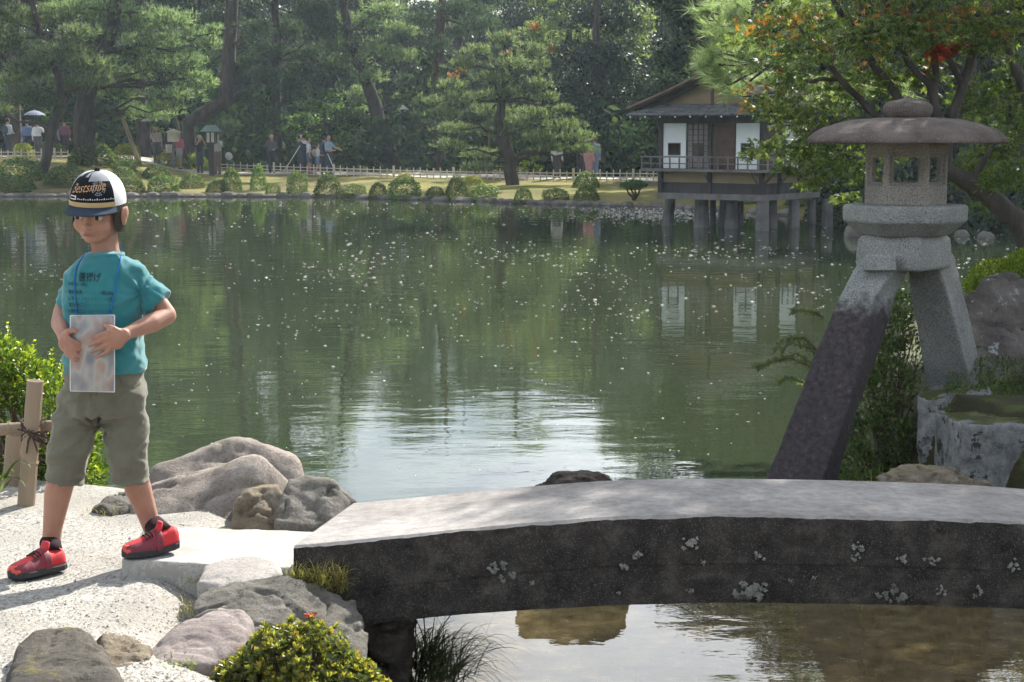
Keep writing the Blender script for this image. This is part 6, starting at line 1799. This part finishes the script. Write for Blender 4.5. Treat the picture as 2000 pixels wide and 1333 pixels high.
# drag folds running from the right armpit down to the left
ap_ = bp(282, 570)
for i_, p in enumerate(co):
    u, w_ = p[0] - ap_[0], p[2] - ap_[2]
    rr = math.hypot(u, w_)
    if rr < 0.16 and u < 0.02: d[i_] += 0.007 * math.sin(math.atan2(w_, u) * 9 + 0.6) * math.exp(-rr / 0.07)
    zz = p[2] - bp(205, 700)[2]
    d[i_] += 0.006 * math.exp(-(zz / 0.02) ** 2) * (0.6 + 0.4 * math.sin(p[0] * 40))
set_co(me, co + no * d[:, None])
shirt_v = [tuple(c) for c in get_co(me)]; shirt_f = [tuple(p.vertices) for p in me.polygons]
shirt = finish('t_shirt', me, M['tshirt'], boy, smooth=True)
mb = MB(); mb.tube([Vector(p) for p in oval(206, 497, 33, 0.055, 28)] + [Vector(oval(206, 497, 33, 0.055, 28)[0])], 0.0065, 8, cap=False); mb.build('collar', M['tshirt'], shirt, smooth=True)
bvh = BVHTree.FromPolygons(shirt_v, shirt_f)
def on_shirt(px, py, off=0.002, fallback=-0.1):
    o = Vector(at(px, py, BY - 0.6)); p = Vector(at(px, py, BY)); dr = (p - o).normalized()
    h = bvh.ray_cast(o, dr, 3.0)
    return (h[0] - dr * off) if h[0] is not None else Vector(at(px, py, BY + fallback))
def shirt_text(s_, x0, x1, y0, y1, mat, name, slope=0.0, shear=0.0, offset=0.0):
    V, Fc = text_geo(s_, 1.0, shear, offset)
    a0, a1 = min(v[0] for v in V), max(v[0] for v in V); b0, b1 = min(v[1] for v in V), max(v[1] for v in V)
    W_ = [on_shirt(x0 + (x1 - x0) * (v[0] - a0) / (a1 - a0), y1 + (y0 - y1) * (v[1] - b0) / (b1 - b0) + slope * (v[0] - a0) / (a1 - a0), 0.0022) for v in V]
    mb = MB(); mb.add(W_, Fc); return mb.build(name, mat, shirt)
shirt_text('唐揚げ', 153, 197, 531, 550, M['print'], 'headline_print', 2.0, 0.12, 0.008)
shirt_text('材料(2人前)', 133, 169, 551, 559, M['print'], 'recipe_line', 1.0, 0.0, 0.004)
shirt_text('鶏もも肉・・・・・1枚(300g)', 133, 224, 566, 576, M['print'], 'recipe_line', 3.0, 0.0, 0.004)
shirt_text('レモン・・・・・・・・・1/2個', 134, 222, 578, 588, M['print'], 'recipe_line', 2.0, 0.0, 0.004)
shirt_text('薄力粉大さじ・・・・・・・・・3', 134, 219, 591, 600, M['print'], 'recipe_line', 1.5, 0.0, 0.004)
shirt_text('片栗粉大さじ・・・・・・・・・3', 133, 218, 603, 612, M['print'], 'recipe_line', 1.0, 0.0, 0.004)

# shorts
sh = MB()
sh.rings([oval(*r) for r in ((202,808,84,0.100),(202,770,83,0.104),(203,735,79,0.100),(204,706,75,0.096))])
def leg_cloth(l):
    sh.tube([bp(a, b, dy) for a, b, r, dy in l], [r for a, b, r, dy in l], 22)
leg_cloth([(156,770,0.074,0.0),(147,830,0.072,-0.01),(136,880,0.068,-0.02),(129,920,0.064,-0.02),(126,946,0.063,-0.02)])
leg_cloth([(240,770,0.074,0.0),(244,830,0.072,0.0),(249,880,0.068,0.0),(253,920,0.063,0.0),(256,945,0.061,0.0)])
me = remesh(sh, 0.0055, 5, 0.5)
co, no = get_co(me), get_no(me)
cr = bp(188, 830)
d = np.zeros(len(co))
for i_, p in enumerate(co):
    d[i_] = 0.016 * fbm((p[0] * 5 + p[2] * 5, p[1] * 5, p[2] * 14 - p[0] * 6), 1.0, 3) + 0.003 * fbm(p, 40, 2)
    d[i_] += 0.006 * max(0.0, 1 - 6 * abs(fbm((p[0] * 6 + p[2] * 6 + 3, p[1] * 3, p[2] * 13 - p[0] * 9), 1.0, 2)))
    u, w_ = p[0] - cr[0], p[2] - cr[2]; rr = math.hypot(u, w_)
    d[i_] += 0.007 * math.sin(math.atan2(w_, -u) * 8) * math.exp(-rr / 0.09)
    d[i_] -= 0.0045
    hz = p[2] - bp(190, 941)[2]
    d[i_] += 0.0025 * (1 if abs(hz) < 0.008 else 0)
set_co(me, co + no * d[:, None])
sv = [tuple(c) for c in get_co(me)]; sf = [tuple(p.vertices) for p in me.polygons]
shorts = finish('shorts', me, M['shorts'], boy, smooth=True)
bvh2 = BVHTree.FromPolygons(sv, sf)
def seam(pts, name, r=0.0016):
    out = []
    for i in range(len(pts) - 1):
        for j in range(8):
            t = j / 8; px, py = pts[i][0] + (pts[i+1][0] - pts[i][0]) * t, pts[i][1] + (pts[i+1][1] - pts[i][1]) * t
            o = Vector(at(px, py, BY - 0.6)); dr = (Vector(at(px, py, BY)) - o).normalized(); h = bvh2.ray_cast(o, dr, 3.0)
            if h[0] is not None: out.append(h[0] - dr * 0.0006)
    if len(out) > 2:
        mb = MB(); mb.tube(out, r, 5); mb.build(name, M['shorts'], shorts)
seam([(186, 765), (186, 800), (188, 828)], 'fly_seam'); seam([(176, 766), (177, 788), (186, 800)], 'fly_stitch')
seam([(232, 733), (240, 752), (262, 757), (278, 745)], 'pocket_seam'); seam([(120, 748), (140, 752), (160, 735)], 'pocket_seam')
seam([(92, 938), (125, 940), (163, 938)], 'hem_stitch'); seam([(220, 944), (255, 938), (288, 928)], 'hem_stitch')
mb = MB(); o = Vector(at(189, 742, BY - 0.11)); mb.tube([o, o + Vector((0, -0.008, 0))], 0.008, 12); mb.build('button', M['timber_grey'], shorts)

# shoes and socks
def shoe(toe, heel, ankle, zb, tilt=0.0):
    toe, heel = np.array(toe[:2]), np.array(heel[:2]); L = float(np.linalg.norm(toe - heel)); fx = (toe - heel) / L; fy = np.array((-fx[1], fx[0]))
    def P(t, y, z): 
        q = heel + fx * L * t + fy * y
        return (q[0], q[1], zb + z + tilt * max(0.0, 0.45 - t) * L)
    SEC = [(0.0, .016, .040), (.03, .025, .052), (.10, .031, .060), (.20, .033, .054), (.30, .033, .054), (.40, .034, .062), (.48, .036, .057), (.58, .039, .048), (.70, .0415, .040), (.82, .040, .034), (.91, .034, .030), (.97, .024, .024), (1.0, .010, .017)]
    def sect(t, w, h, z0=.016, n=18, g=0.0):
        out = []
        for j in range(n):
            a = math.pi * j / (n - 1); out.append(P(t, (w + g) * math.cos(a), z0 + (h + g - .004) * math.sin(a) ** 0.75))
        return out
    root = thing_part('shoe', M['shoe_red'], [sect(*s_) for s_ in SEC], boy)
    # toe cap, side guard, strap, laces, sole
    thing_part('toe_cap', M['shoe_coral'], [sect(t, w, h * 0.92, g=.0022) for t, w, h in SEC[-3:]], root)
    for sgn in (-1, 1):
        mb = MB(); rows = []
        for t, w, h in SEC[6:12]:
            full = sect(t, w, h * 0.98, g=.0016, n=25)
            seg = full[:9] if sgn > 0 else full[-9:]
            rows.append(seg)
        n_ = 9; V = [p for r in rows for p in r]
        mb.add(V, [(i*n_+j, i*n_+j+1, (i+1)*n_+j+1, (i+1)*n_+j) for i in range(len(rows)-1) for j in range(n_-1)]); mb.build('side_guard', M['shoe_maroon'], root)
    thing_part('strap', M['shoe_maroon'], [sect(t, np.interp(t, [s_[0] for s_ in SEC], [s_[1] for s_ in SEC]), np.interp(t, [s_[0] for s_ in SEC], [s_[2] for s_ in SEC]), g=.005) for t in (.33, .345, .42, .445, .455)], root)
    for t in (.50, .55, .60):
        w = np.interp(t, [s_[0] for s_ in SEC], [s_[1] for s_ in SEC]); h = np.interp(t, [s_[0] for s_ in SEC], [s_[2] for s_ in SEC])
        mb = MB(); mb.tube(sect(t, w, h, g=.003)[5:-5], .0028, 6); mb.build('lace', M['lace'], root)
    ou = [(0, .012), (.02, .026), (.10, .035), (.25, .036), (.45, .036), (.65, .043), (.80, .043), (.92, .034), (.98, .02), (1.01, .006)]
    def ring(z, g): return [P(t, w + g, z) for t, w in ou] + [P(t, -(w + g), z) for t, w in reversed(ou)]
    mb = MB(); mb.rings([ring(0.001, -.003), ring(0.004, .002), ring(.018, .003), ring(.022, 0.0)]); mb.build('sole', M['rubber'], root)
    mb = MB(); mb.tube([P(-.02, 0, .02), P(.03, 0, .012), P(.10, 0, .004)], [.006, .02, .026], 8, ry=[.006, .008, .004]); mb.build('heel_tab', M['shoe_coral'], root)
    # tongue and sock
    a = np.array(ankle); c = heel + fx * L * 0.20
    mb = MB(); mb.tube([P(.42, 0, .055), P(.34, 0, .078), P(.31, 0, .096)], [.020, .021, .018], 10, ry=[.008, .009, .006]); mb.build('tongue', M['shoe_red'], root, smooth=True)
    mb = MB(); b0 = np.array((c[0], c[1], zb + .04 + tilt * .25 * L)); b1 = a
    mb.tube([b0, b0 + (b1 - b0) * .45, b1], [.036, .034, .0335], 18); mb.build('sock', M['sock'], boy, smooth=True)
    mb = MB(); q = b1 - np.array((*(fx * .018), 0)); mb.tube([q - np.array((*(fx * .010), .045)), q], [.016, .016], 12); mb.build('sock_heel', M['sock_grey'], boy, smooth=True)
def thing_part(name, mat, rings, parent):
    mb = MB(); mb.rings(rings); return mb.build(name, mat, parent, smooth=True)
shoe(gp(20, 1134, 0.0), gp(124, 1112, 0.0), bp(98, 1060, 0.0), 0.004)
shoe(gp(240, 1090, 0.059), gp(348, 1077, 0.059), bp(300, 1026, 0.03), 0.060, 0.18)

# the plastic pouch on its neck cord
pouch = thing('document_pouch', 'clear plastic pouch with a printed leaflet hanging on a blue neck cord', 'pouch', tuple(bp(181, 765, PD)))
def leaflet_mat():
    m, nt, b = new_mat('leaflet_print')
    v = coord(nt)
    a = tex(nt, coord(nt, (1.6, 1, 0.9)), 15, 1.2, 0.4); c = ramp(nt, a, [(0.28, (0.12, 0.14, 0.18)), (0.42, (0.24, 0.23, 0.22)), (0.50, (0.32, 0.31, 0.30)), (0.60, (0.30, 0.20, 0.16)), (0.74, (0.16, 0.17, 0.22))]).outputs[0]
    nt.links.new(c, b.inputs['Base Color']); b.inputs['Roughness'].default_value = 0.35; b.inputs['Coat Weight'].default_value = 0.6; b.inputs['Coat Roughness'].default_value = 0.12
    return m
M['leaflet'] = leaflet_mat(); M['cord'] = plain('neck_cord', (0.02, 0.14, 0.42), 0.7, 0.1)
M['clear_plastic'] = plain('clear_plastic', (0.62, 0.64, 0.66), 0.15, 0.05, spec=0.6)
mb = MB(); n = 10; rows = []
for i in range(n + 1):
    t = i / n; bow = 0.010 * math.sin(t * math.pi)
    y0 = PD - bow
    rows.append([bp(138, 617 + 146 * t, y0), bp(160, 616.5 + 147 * t, y0 - 0.006), bp(200, 616 + 148 * t, y0 - 0.006), bp(223, 616 + 149 * t, y0), bp(223, 616 + 149 * t, y0 + 0.006), bp(180, 616.5 + 147 * t, y0 + 0.004), bp(138, 617 + 146 * t, y0 + 0.006)])
rows.reverse(); mb.rings(rows); mb.build('leaflet', M['leaflet'], pouch)
for e0, e1 in (((137.5, 617), (137.5, 764)), ((223.5, 616), (223.5, 766)), ((137.5, 764), (223.5, 766)), ((137.5, 617), (223.5, 616))):
    mb = MB(); mb.tube([bp(*e0, PD), bp((e0[0]+e1[0])/2, (e0[1]+e1[1])/2, PD - (0.010 if e0[0] == e1[0] else 0.0)), bp(*e1, PD)], 0.0018, 6); mb.build('edge_seal', M['clear_plastic'], pouch)
for l in (((172,486),(165,496),(150,520),(145,548),(147,585),(150,617)), ((236,478),(238,492),(233,520),(227,550),(220,588),(214,617))):
    pts = []
    for i in range(len(l) - 1):
        for j in range(5):
            t = j / 5; px, py = l[i][0] + (l[i+1][0] - l[i][0]) * t, l[i][1] + (l[i+1][1] - l[i][1]) * t
            q = on_shirt(px, py, 0.004, 0.0)
            if q.y > BY + 0.02: q = Vector(bp(px, py, -0.02))
            pts.append(q)
    pts.append(Vector(bp(l[-1][0], l[-1][1], PD)))
    mb = MB(); mb.tube(pts, 0.0021, 6); mb.build('neck_cord', M['cord'], pouch)

# ------------------------------------------------------------------ far fence, lamps, notice board
def far_fence(name, label, pxs, base, h=0.42, r=0.026):
    pts = [far_ground(px, base(px)) for px in pxs]
    t = thing(name, label, 'fence', pts[0])
    mb = MB(); mb.tube([(0, 0, -0.05), (0, 0, h)], [r, r], 6); pm = mb.mesh('picket'); pm.materials.append(M['bamboo_far'])
    l0 = np.array(t.location)
    for i, p in enumerate(pts):
        o = link_mesh('picket', pm, t, p - l0); o.scale = (1, 1, 1.0 + 0.10 * math.sin(i * 2.1)) if i % 9 else (1.9, 1.9, 1.15)
    for hh in (0.30, 0.16):
        mb = MB(); mb.tube([p + np.array((0, 0.0, hh)) for p in pts], 0.021, 5); mb.build('rail', M['bamboo_far'], t)
far_fence('bamboo_fence', 'long low bamboo picket fence along the far path', list(np.arange(418, 1310, 13)), lambda x: np.interp(x, [418, 560, 700, 900, 1100, 1310], [334, 340, 345, 351, 354, 356]))
far_fence('bamboo_fence', 'short bamboo picket fence at the far left below the walkers', list(np.arange(-10, 140, 13)), lambda x: 312)
LYY = 74.5
def fz(px, Y): 
    p = at(px, 255, Y); return np.array((p[0], Y, float(far_z(p[0], Y))))
b = fz(412, 73.5); s = 73.5 / F
lamp = thing('lamp_post', 'wooden lamp post with green hipped copper roof on the far bank', 'lamp post', b)
mb = MB(); mb.box((b[0] - 0.10, b[1] - 0.10, b[2]), (b[0] + 0.10, b[1] + 0.10, b[2] + 1.35)); mb.build('post', M['timber_dark'], lamp)
zt = b[2] + 1.35
mb = MB(); mb.box((b[0] - 0.17, b[1] - 0.17, zt + 0.05), (b[0] + 0.17, b[1] + 0.17, zt + 0.46)); mb.build('lamp_glass', M['lamp_glass'], lamp)
mb = MB()
for sx in (-1, 1):
    for sy in (-1, 1): mb.box((b[0] + sx * 0.19 - 0.03, b[1] + sy * 0.19 - 0.03, zt), (b[0] + sx * 0.19 + 0.03, b[1] + sy * 0.19 + 0.03, zt + 0.5))
mb.box((b[0] - 0.22, b[1] - 0.22, zt), (b[0] + 0.22, b[1] + 0.22, zt + 0.045)); mb.box((b[0] - 0.03, b[1] - 0.20, zt + 0.045), (b[0] + 0.03, b[1] - 0.175, zt + 0.47)); mb.build('lamp_frame', M['timber_dark'], lamp)
mb = MB(); z_ = zt + 0.5
mb.add([(b[0] - 0.42, b[1] - 0.36, z_), (b[0] + 0.42, b[1] - 0.36, z_), (b[0] + 0.42, b[1] + 0.36, z_), (b[0] - 0.42, b[1] + 0.36, z_), (b[0] - 0.20, b[1], z_ + 0.27), (b[0] + 0.20, b[1], z_ + 0.27)], [(0, 1, 5, 4), (2, 3, 4, 5), (1, 2, 5), (3, 0, 4), (3, 2, 1, 0)])
mb.build('roof', M['lamp_roof'], lamp)
b = fz(787, 80)
lp = thing('lamp_post', 'slender street lamp with white hood in front of the leaning pine', 'lamp post', b)
mb = MB(); mb.tube([b, b + np.array((0, 0, 2.5))], [0.05, 0.035], 8); mb.build('post', M['timber_dark'], lp)
mb = MB(); q = b + np.array((0, 0, 2.5))
mb.rings([[(q[0] + r * math.cos(a), q[1] + r * math.sin(a), q[2] + z) for a in np.linspace(0, 2 * math.pi, 8, endpoint=False)] for r, z in ((0.08, 0), (0.17, 0.30))]); mb.build('lamp_glass', M['lamp_glass'], lp)
mb = MB(); mb.rings([[(q[0] + r * math.cos(a), q[1] + r * math.sin(a), q[2] + z) for a in np.linspace(0, 2 * math.pi, 8, endpoint=False)] for r, z in ((0.26, 0.29), (0.27, 0.33), (0.10, 0.45), (0.03, 0.52))]); mb.build('hood', M['white_enamel'], lp)
b = fz(338, 74.8)
nb = thing('notice_board', 'small wooden notice board with a peaked roof beside the lamp post', 'notice board', b)
mb = MB(); mb.box((b[0] - 0.05, b[1] - 0.04, b[2]), (b[0] + 0.05, b[1] + 0.04, b[2] + 1.15)); mb.build('post', M['timber_grey'], nb)
mb = MB(); mb.box((b[0] - 0.24, b[1] - 0.06, b[2] + 1.15), (b[0] + 0.24, b[1] - 0.01, b[2] + 1.55)); mb.build('board', M['bamboo_far'], nb)
mb = MB(); z_ = b[2] + 1.55; mb.add([(b[0] - 0.34, b[1] - 0.15, z_), (b[0] + 0.34, b[1] - 0.15, z_), (b[0] + 0.34, b[1] + 0.12, z_), (b[0] - 0.34, b[1] + 0.12, z_), (b[0], b[1] - 0.15, z_ + 0.16), (b[0], b[1] + 0.12, z_ + 0.16)], [(0, 1, 4), (2, 3, 5), (0, 4, 5, 3), (1, 2, 5, 4), (3, 2, 1, 0)]); mb.build('roof', M['bamboo_far'], nb)
for px0, py0, px1, py1, Y, lab in ((240, 232, 262, 292, 72, 'tan wooden prop slanting under the broad left pine'), (330, 190, 362, 300, 77, 'dark wooden prop behind the woman with the umbrella')):
    mb = MB(); a, c = at(px0, py0, Y), at(px1, py1, Y); c = c + (c - a) * 0.35; mb.tube([a, c], 0.09 if Y == 72 else 0.08, 7); tag(mb.build('tree_prop', M['bamboo'] if Y == 72 else M['bark']), lab, 'prop')

# ------------------------------------------------------------------ walkers on the far path
CL_ = {}
def dye(c):
    if c not in CL_: CL_[c] = plain('cloth_%d' % len(CL_), tuple(0.85 * (0.75 * x + 0.25 * sum(c) / 3) for x in c), 0.9, 0.12, 8)
    return CL_[c]
SK = plain('walker_skin', (0.44, 0.27, 0.19), 0.7, 0.08); HR_ = M['hair']
def walker(px, Y, h, face, armL, armR, top, bottom, label, shoes=(0.05, 0.05, 0.05), hat=None, stride=0.0, shorts_=False, sleeves=True, pack=None, z=None):
    b = fz(px, Y)
    if z is not None: b[2] = z
    t = thing('person', label, 'person', b, 'walkers on the far path')
    cs, sn = math.cos(face), math.sin(face)
    def W_(x, y, z_): x, y = x * h, y * h; return np.array((b[0] + x * cs - y * sn, b[1] + x * sn + y * cs, b[2] + z_ * h))
    bones = []; mb = MB()
    def bone(p, r, m):
        mb.chain([W_(*q) for q in p], [x * h for x in r], 10)
        for i in range(len(p) - 1): bones.append((W_(*p[i]), W_(*p[i+1]), m, (r[i] + r[i+1]) / 2 * h))
    bone([(0, 0.0, 0.93), (0, -0.005, 0.945)], [0.052, 0.056], 0)          # head
    bone([(0, -0.022, 0.885), (0, -0.022, 0.90)], [0.036, 0.042], 0)        # jaw
    bone([(0, 0.012, 0.945), (0, 0.018, 0.955)], [0.054, 0.055], 3)          # hair
    bone([(0, 0.005, 0.83), (0, 0, 0.88)], [0.034, 0.032], 0)
    bone([(-0.085, 0, 0.795), (0.085, 0, 0.795)], [0.045, 0.045], 1)
    bone([(-0.04, 0, 0.76), (-0.035, 0, 0.58)], [0.075, 0.065], 1); bone([(0.04, 0, 0.76), (0.035, 0, 0.58)], [0.075, 0.065], 1)
    bone([(-0.04, 0, 0.55), (0.04, 0, 0.55)], [0.075, 0.075], 2)
    for sx, st in ((-1, stride), (1, -stride)):
        kn, an = (sx * 0.05, -0.02 + st * 0.5, 0.28), (sx * 0.05, st, 0.045)
        bone([(sx * 0.047, 0, 0.52), (kn[0], kn[1], 0.36 if shorts_ else kn[2])], [0.068, 0.052 if not shorts_ else 0.058], 2)
        if shorts_: bone([(kn[0], kn[1], 0.36), kn], [0.042, 0.036], 0)
        bone([kn, an], [0.046 if not shorts_ else 0.036, 0.034 if not shorts_ else 0.024], 0 if shorts_ else 2)
        bone([(an[0], an[1] + 0.01, 0.025), (an[0], an[1] - 0.085, 0.02)], [0.028, 0.022], 4)
    ARM = {'down': ((0.135, 0.01, 0.64), (0.14, -0.03, 0.50)), 'photo': ((0.15, -0.10, 0.74), (0.045, -0.13, 0.90)), 'point': ((0.19, -0.05, 0.70), (0.33, -0.12, 0.64)), 'fore': ((0.14, -0.02, 0.64), (0.06, -0.15, 0.62)), 'staff': ((0.14, -0.03, 0.66), (0.17, -0.16, 0.60)), 'up': ((0.15, -0.06, 0.70), (0.10, -0.11, 0.86))}
    for sx, pose in ((-1, armL), (1, armR)):
        e_, w_ = ARM[pose]; e_ = (sx * e_[0], e_[1], e_[2]); w_ = (sx * w_[0], w_[1], w_[2])
        bone([(sx * 0.105, 0, 0.79), e_], [0.038, 0.030], 1); bone([e_, w_], [0.028, 0.020], 1 if sleeves else 0)
        d = unit(np.array(w_) - np.array(e_)); p1 = tuple(np.array(w_) + d * 0.045)
        bone([w_, p1], [0.019, 0.021], 0)
        for f_ in (-1, 0, 1):   # fingers
            bone([p1, tuple(np.array(p1) + d * 0.04 + np.array((f_ * 0.010, 0, f_ * 0.006)))], [0.010, 0.007], 0)
        bone([tuple(np.array(w_) + d * 0.02), tuple(np.array(w_) + d * 0.045 + np.array((-sx * 0.022, -0.012, 0.01)))], [0.010, 0.008], 0)
    me = remesh(mb, 0.017, 2)
    n = len(me.polygons); ce = np.empty(n * 3, np.float32); me.polygons.foreach_get('center', ce); ce = ce.reshape(-1, 3)
    best = np.full(n, 1e9); mi = np.zeros(n, np.int32)
    for a, c, m, r in bones:
        ab = c - a; tt = np.clip(((ce - a) @ ab) / max(ab @ ab, 1e-9), 0, 1); dd_ = np.linalg.norm(ce - (a + tt[:, None] * ab), axis=1) - r
        sel = dd_ < best; best[sel] = dd_[sel]; mi[sel] = m
    me.polygons.foreach_set('material_index', mi)
    finish('body', me, [SK, dye(top), dye(bottom), HR_, dye(shoes)], t, smooth=True)
    if hat is not None:
        mb = MB(); mb.ell(W_(0, 0.005, 0.985), (0.060 * h, 0.064 * h, 0.038 * h), nu=12, nv=7); mb.tube([W_(0, -0.005, 0.965), W_(0, -0.005, 0.972)], [0.085 * h, 0.07 * h], 12); mb.build('hat', dye(hat), t)
    if pack is not None:
        mb = MB(); mb.ell(W_(0, 0.10, 0.70), (0.09 * h, 0.07 * h, 0.13 * h), nu=12, nv=8); mb.build('backpack', dye(pack), t)
    return t, W_
walker(15, 76, 1.66, R(150), 'fore', 'down', (0.50, 0.56, 0.62), (0.05, 0.06, 0.08), 'walker in pale shirt with dark shoulder straps at the left edge', pack=(0.06, 0.08, 0.12))
walker(53, 77, 1.6, R(200), 'down', 'down', (0.12, 0.22, 0.48), (0.05, 0.06, 0.09), 'walker in blue shirt beside the grey blue umbrella')
_, W1 = walker(73, 76.5, 1.58, R(180), 'up', 'down', (0.72, 0.74, 0.76), (0.10, 0.10, 0.13), 'walker in white top under the grey blue umbrella')
walker(105, 78, 1.6, R(160), 'down', 'fore', (0.28, 0.30, 0.34), (0.08, 0.08, 0.1), 'grey clad walker in the shade right of the leaning pine trunk')
walker(126, 78, 1.62, R(190), 'down', 'down', (0.22, 0.07, 0.12), (0.05, 0.04, 0.06), 'walker in dark red top in the shade of the left pines')
_, W2 = walker(305, 75.5, 1.6, R(20), 'up', 'down', (0.50, 0.40, 0.34), (0.10, 0.09, 0.10), 'woman in beige top holding a dark umbrella by the notice board')
walker(331, 76.0, 1.64, R(170), 'down', 'fore', (0.025, 0.03, 0.04), (0.66, 0.65, 0.62), 'walker in black top and white trousers behind the notice board', shoes=(0.3, 0.3, 0.3))
walker(350, 75.6, 1.58, R(-40), 'fore', 'down', (0.62, 0.10, 0.18), (0.40, 0.38, 0.36), 'walker in pink red top right of the notice board', shorts_=True)
walker(389, 75.3, 1.60, R(30), 'photo', 'photo', (0.03, 0.035, 0.04), (0.06, 0.07, 0.09), 'walker in dark top and straw hat taking a photograph left of the lamp post', hat=(0.55, 0.48, 0.36), sleeves=False)
walker(424, 74.9, 1.72, R(-15), 'photo', 'photo', (0.46, 0.45, 0.44), (0.22, 0.15, 0.11), 'walker in grey jumper with raised arms right of the lamp post')
walker(530, 75.4, 1.66, R(10), 'photo', 'fore', (0.12, 0.12, 0.14), (0.04, 0.045, 0.06), 'person in dark coat photographing, standing alone behind the fence')
walker(585, 75.4, 1.64, R(120), 'point', 'down', (0.05, 0.06, 0.09), (0.05, 0.06, 0.09), 'walker in dark vest with a long stick at the left of the group')
walker(593, 76.2, 1.68, R(200), 'down', 'down', (0.55, 0.57, 0.60), (0.05, 0.05, 0.08), 'walker half hidden behind the one with the stick')
walker(602, 75.2, 1.55, R(100), 'down', 'fore', (0.62, 0.64, 0.66), (0.08, 0.16, 0.34), 'youth in white shirt and blue shorts in the group', shorts_=True, pack=(0.04, 0.05, 0.07), stride=0.05, sleeves=False)
walker(620, 74.8, 1.32, R(100), 'fore', 'down', (0.60, 0.60, 0.62), (0.14, 0.22, 0.34), 'small child in white top and shorts in the group', shorts_=True, pack=(0.45, 0.30, 0.26), stride=0.08, sleeves=False)
walker(632, 76.0, 1.62, R(180), 'down', 'down', (0.10, 0.12, 0.17), (0.04, 0.05, 0.08), 'walker in dark clothes behind the man in the blue shirt')
walker(641, 75.0, 1.68, R(60), 'fore', 'point', (0.24, 0.40, 0.54), (0.04, 0.06, 0.12), 'man in light blue shirt and navy trousers pointing to the right', pack=(0.03, 0.04, 0.07), stride=0.04, sleeves=False)
walker(1088, 68.5, 1.55, R(160), 'down', 'down', (0.60, 0.62, 0.62), (0.08, 0.08, 0.1), 'walker in white top half hidden by the right boughs of the layered pine')
walker(1135, 68.8, 1.6, R(200), 'down', 'fore', (0.05, 0.05, 0.06), (0.05, 0.05, 0.07), 'walker in dark clothes near the pavilion, left of the pink one')
walker(1150, 68.4, 1.5, R(150), 'down', 'down', (0.55, 0.26, 0.28), (0.45, 0.22, 0.24), 'walker dressed in pink left of the pavilion fence')
walker(1162, 68.6, 1.58, R(190), 'down', 'down', (0.14, 0.26, 0.46), (0.12, 0.22, 0.40), 'walker dressed in blue left of the pavilion fence')
def umbrella(hand, c, lab, r=0.52, tilt=0.15):
    t = thing('umbrella', lab, 'umbrella', hand)
    top = np.array(hand) + np.array((tilt * 0.6, 0, 0.62))
    mb = MB(); mb.tube([np.array(hand) - np.array((0, 0, 0.15)), top + np.array((0, 0, 0.05))], 0.012, 6); mb.build('shaft', M['timber_grey'], t)
    mb = MB(); rings = []
    for q, zz in ((0.02, 0.0), (0.4, -0.03), (0.75, -0.11), (1.0, -0.22)):
        rings.append([(top[0] + r * q * math.cos(2 * math.pi * j / 16), top[1] + r * q * math.sin(2 * math.pi * j / 16), top[2] + zz + (0.025 if j % 2 and q > 0.9 else 0) + tilt * r * q * math.cos(2 * math.pi * j / 16)) for j in range(16)])
    rings.reverse(); mb.rings(rings, cap=False); mb.build('canopy', dye(c), t, smooth=True)
umbrella(W1(0.10, -0.13, 0.90), (0.26, 0.29, 0.40), 'open grey blue umbrella above the walker in white', 0.46, 0.0)
umbrella(W2(-0.10, -0.13, 0.90), (0.20, 0.24, 0.28), 'open dark umbrella with sunlit top above the woman in beige', 0.60, 0.10)
b = fz(446, 75.2); mb = MB(); mb.ell(b + np.array((0, 0, 0.78)), (0.17, 0.10, 0.17), nu=12, nv=8); me = mb.mesh(); displace(me, 0.05, 4, 2, 2.0); tag(finish('shopping_bag', me, dye((0.62, 0.62, 0.60)), smooth=True), 'white bag carried behind the walker with raised arms', 'bag')
for px0, py0, px1, py1, lab in ((586, 285, 553, 338, 'long thin walking stick slanting from the left walker of the group'), (636, 292, 655, 336, 'thin pole slanting beside the man in the blue shirt')):
    mb = MB(); mb.tube([at(px0, py0, 74.9), at(px1, py1, 74.6)], 0.022, 6); tag(mb.build('walking_stick', M['bamboo_far']), lab, 'stick')

# ------------------------------------------------------------------ thin haze box added for the lens flare veil
hz = bpy.data.materials.new('flare_haze'); hz.use_nodes = True
nt = hz.node_tree
for n_ in list(nt.nodes): nt.nodes.remove(n_)
ou_ = nt.nodes.new('ShaderNodeOutputMaterial'); pv_ = nt.nodes.new('ShaderNodeVolumePrincipled')
pv_.inputs['Color'].default_value = (0.72, 0.87, 1.0, 1); pv_.inputs['Density'].default_value = 0.00043; pv_.inputs['Anisotropy'].default_value = 0.35
nt.links.new(pv_.outputs[0], ou_.inputs['Volume'])
mb = MB(); mb.box((-170, -70, -4), (170, 160, 31))
tag(mb.build('haze', hz, origin=(0, 30, -4)), 'thin bluish haze box added for the lens flare veil', 'haze', kind='stuff')
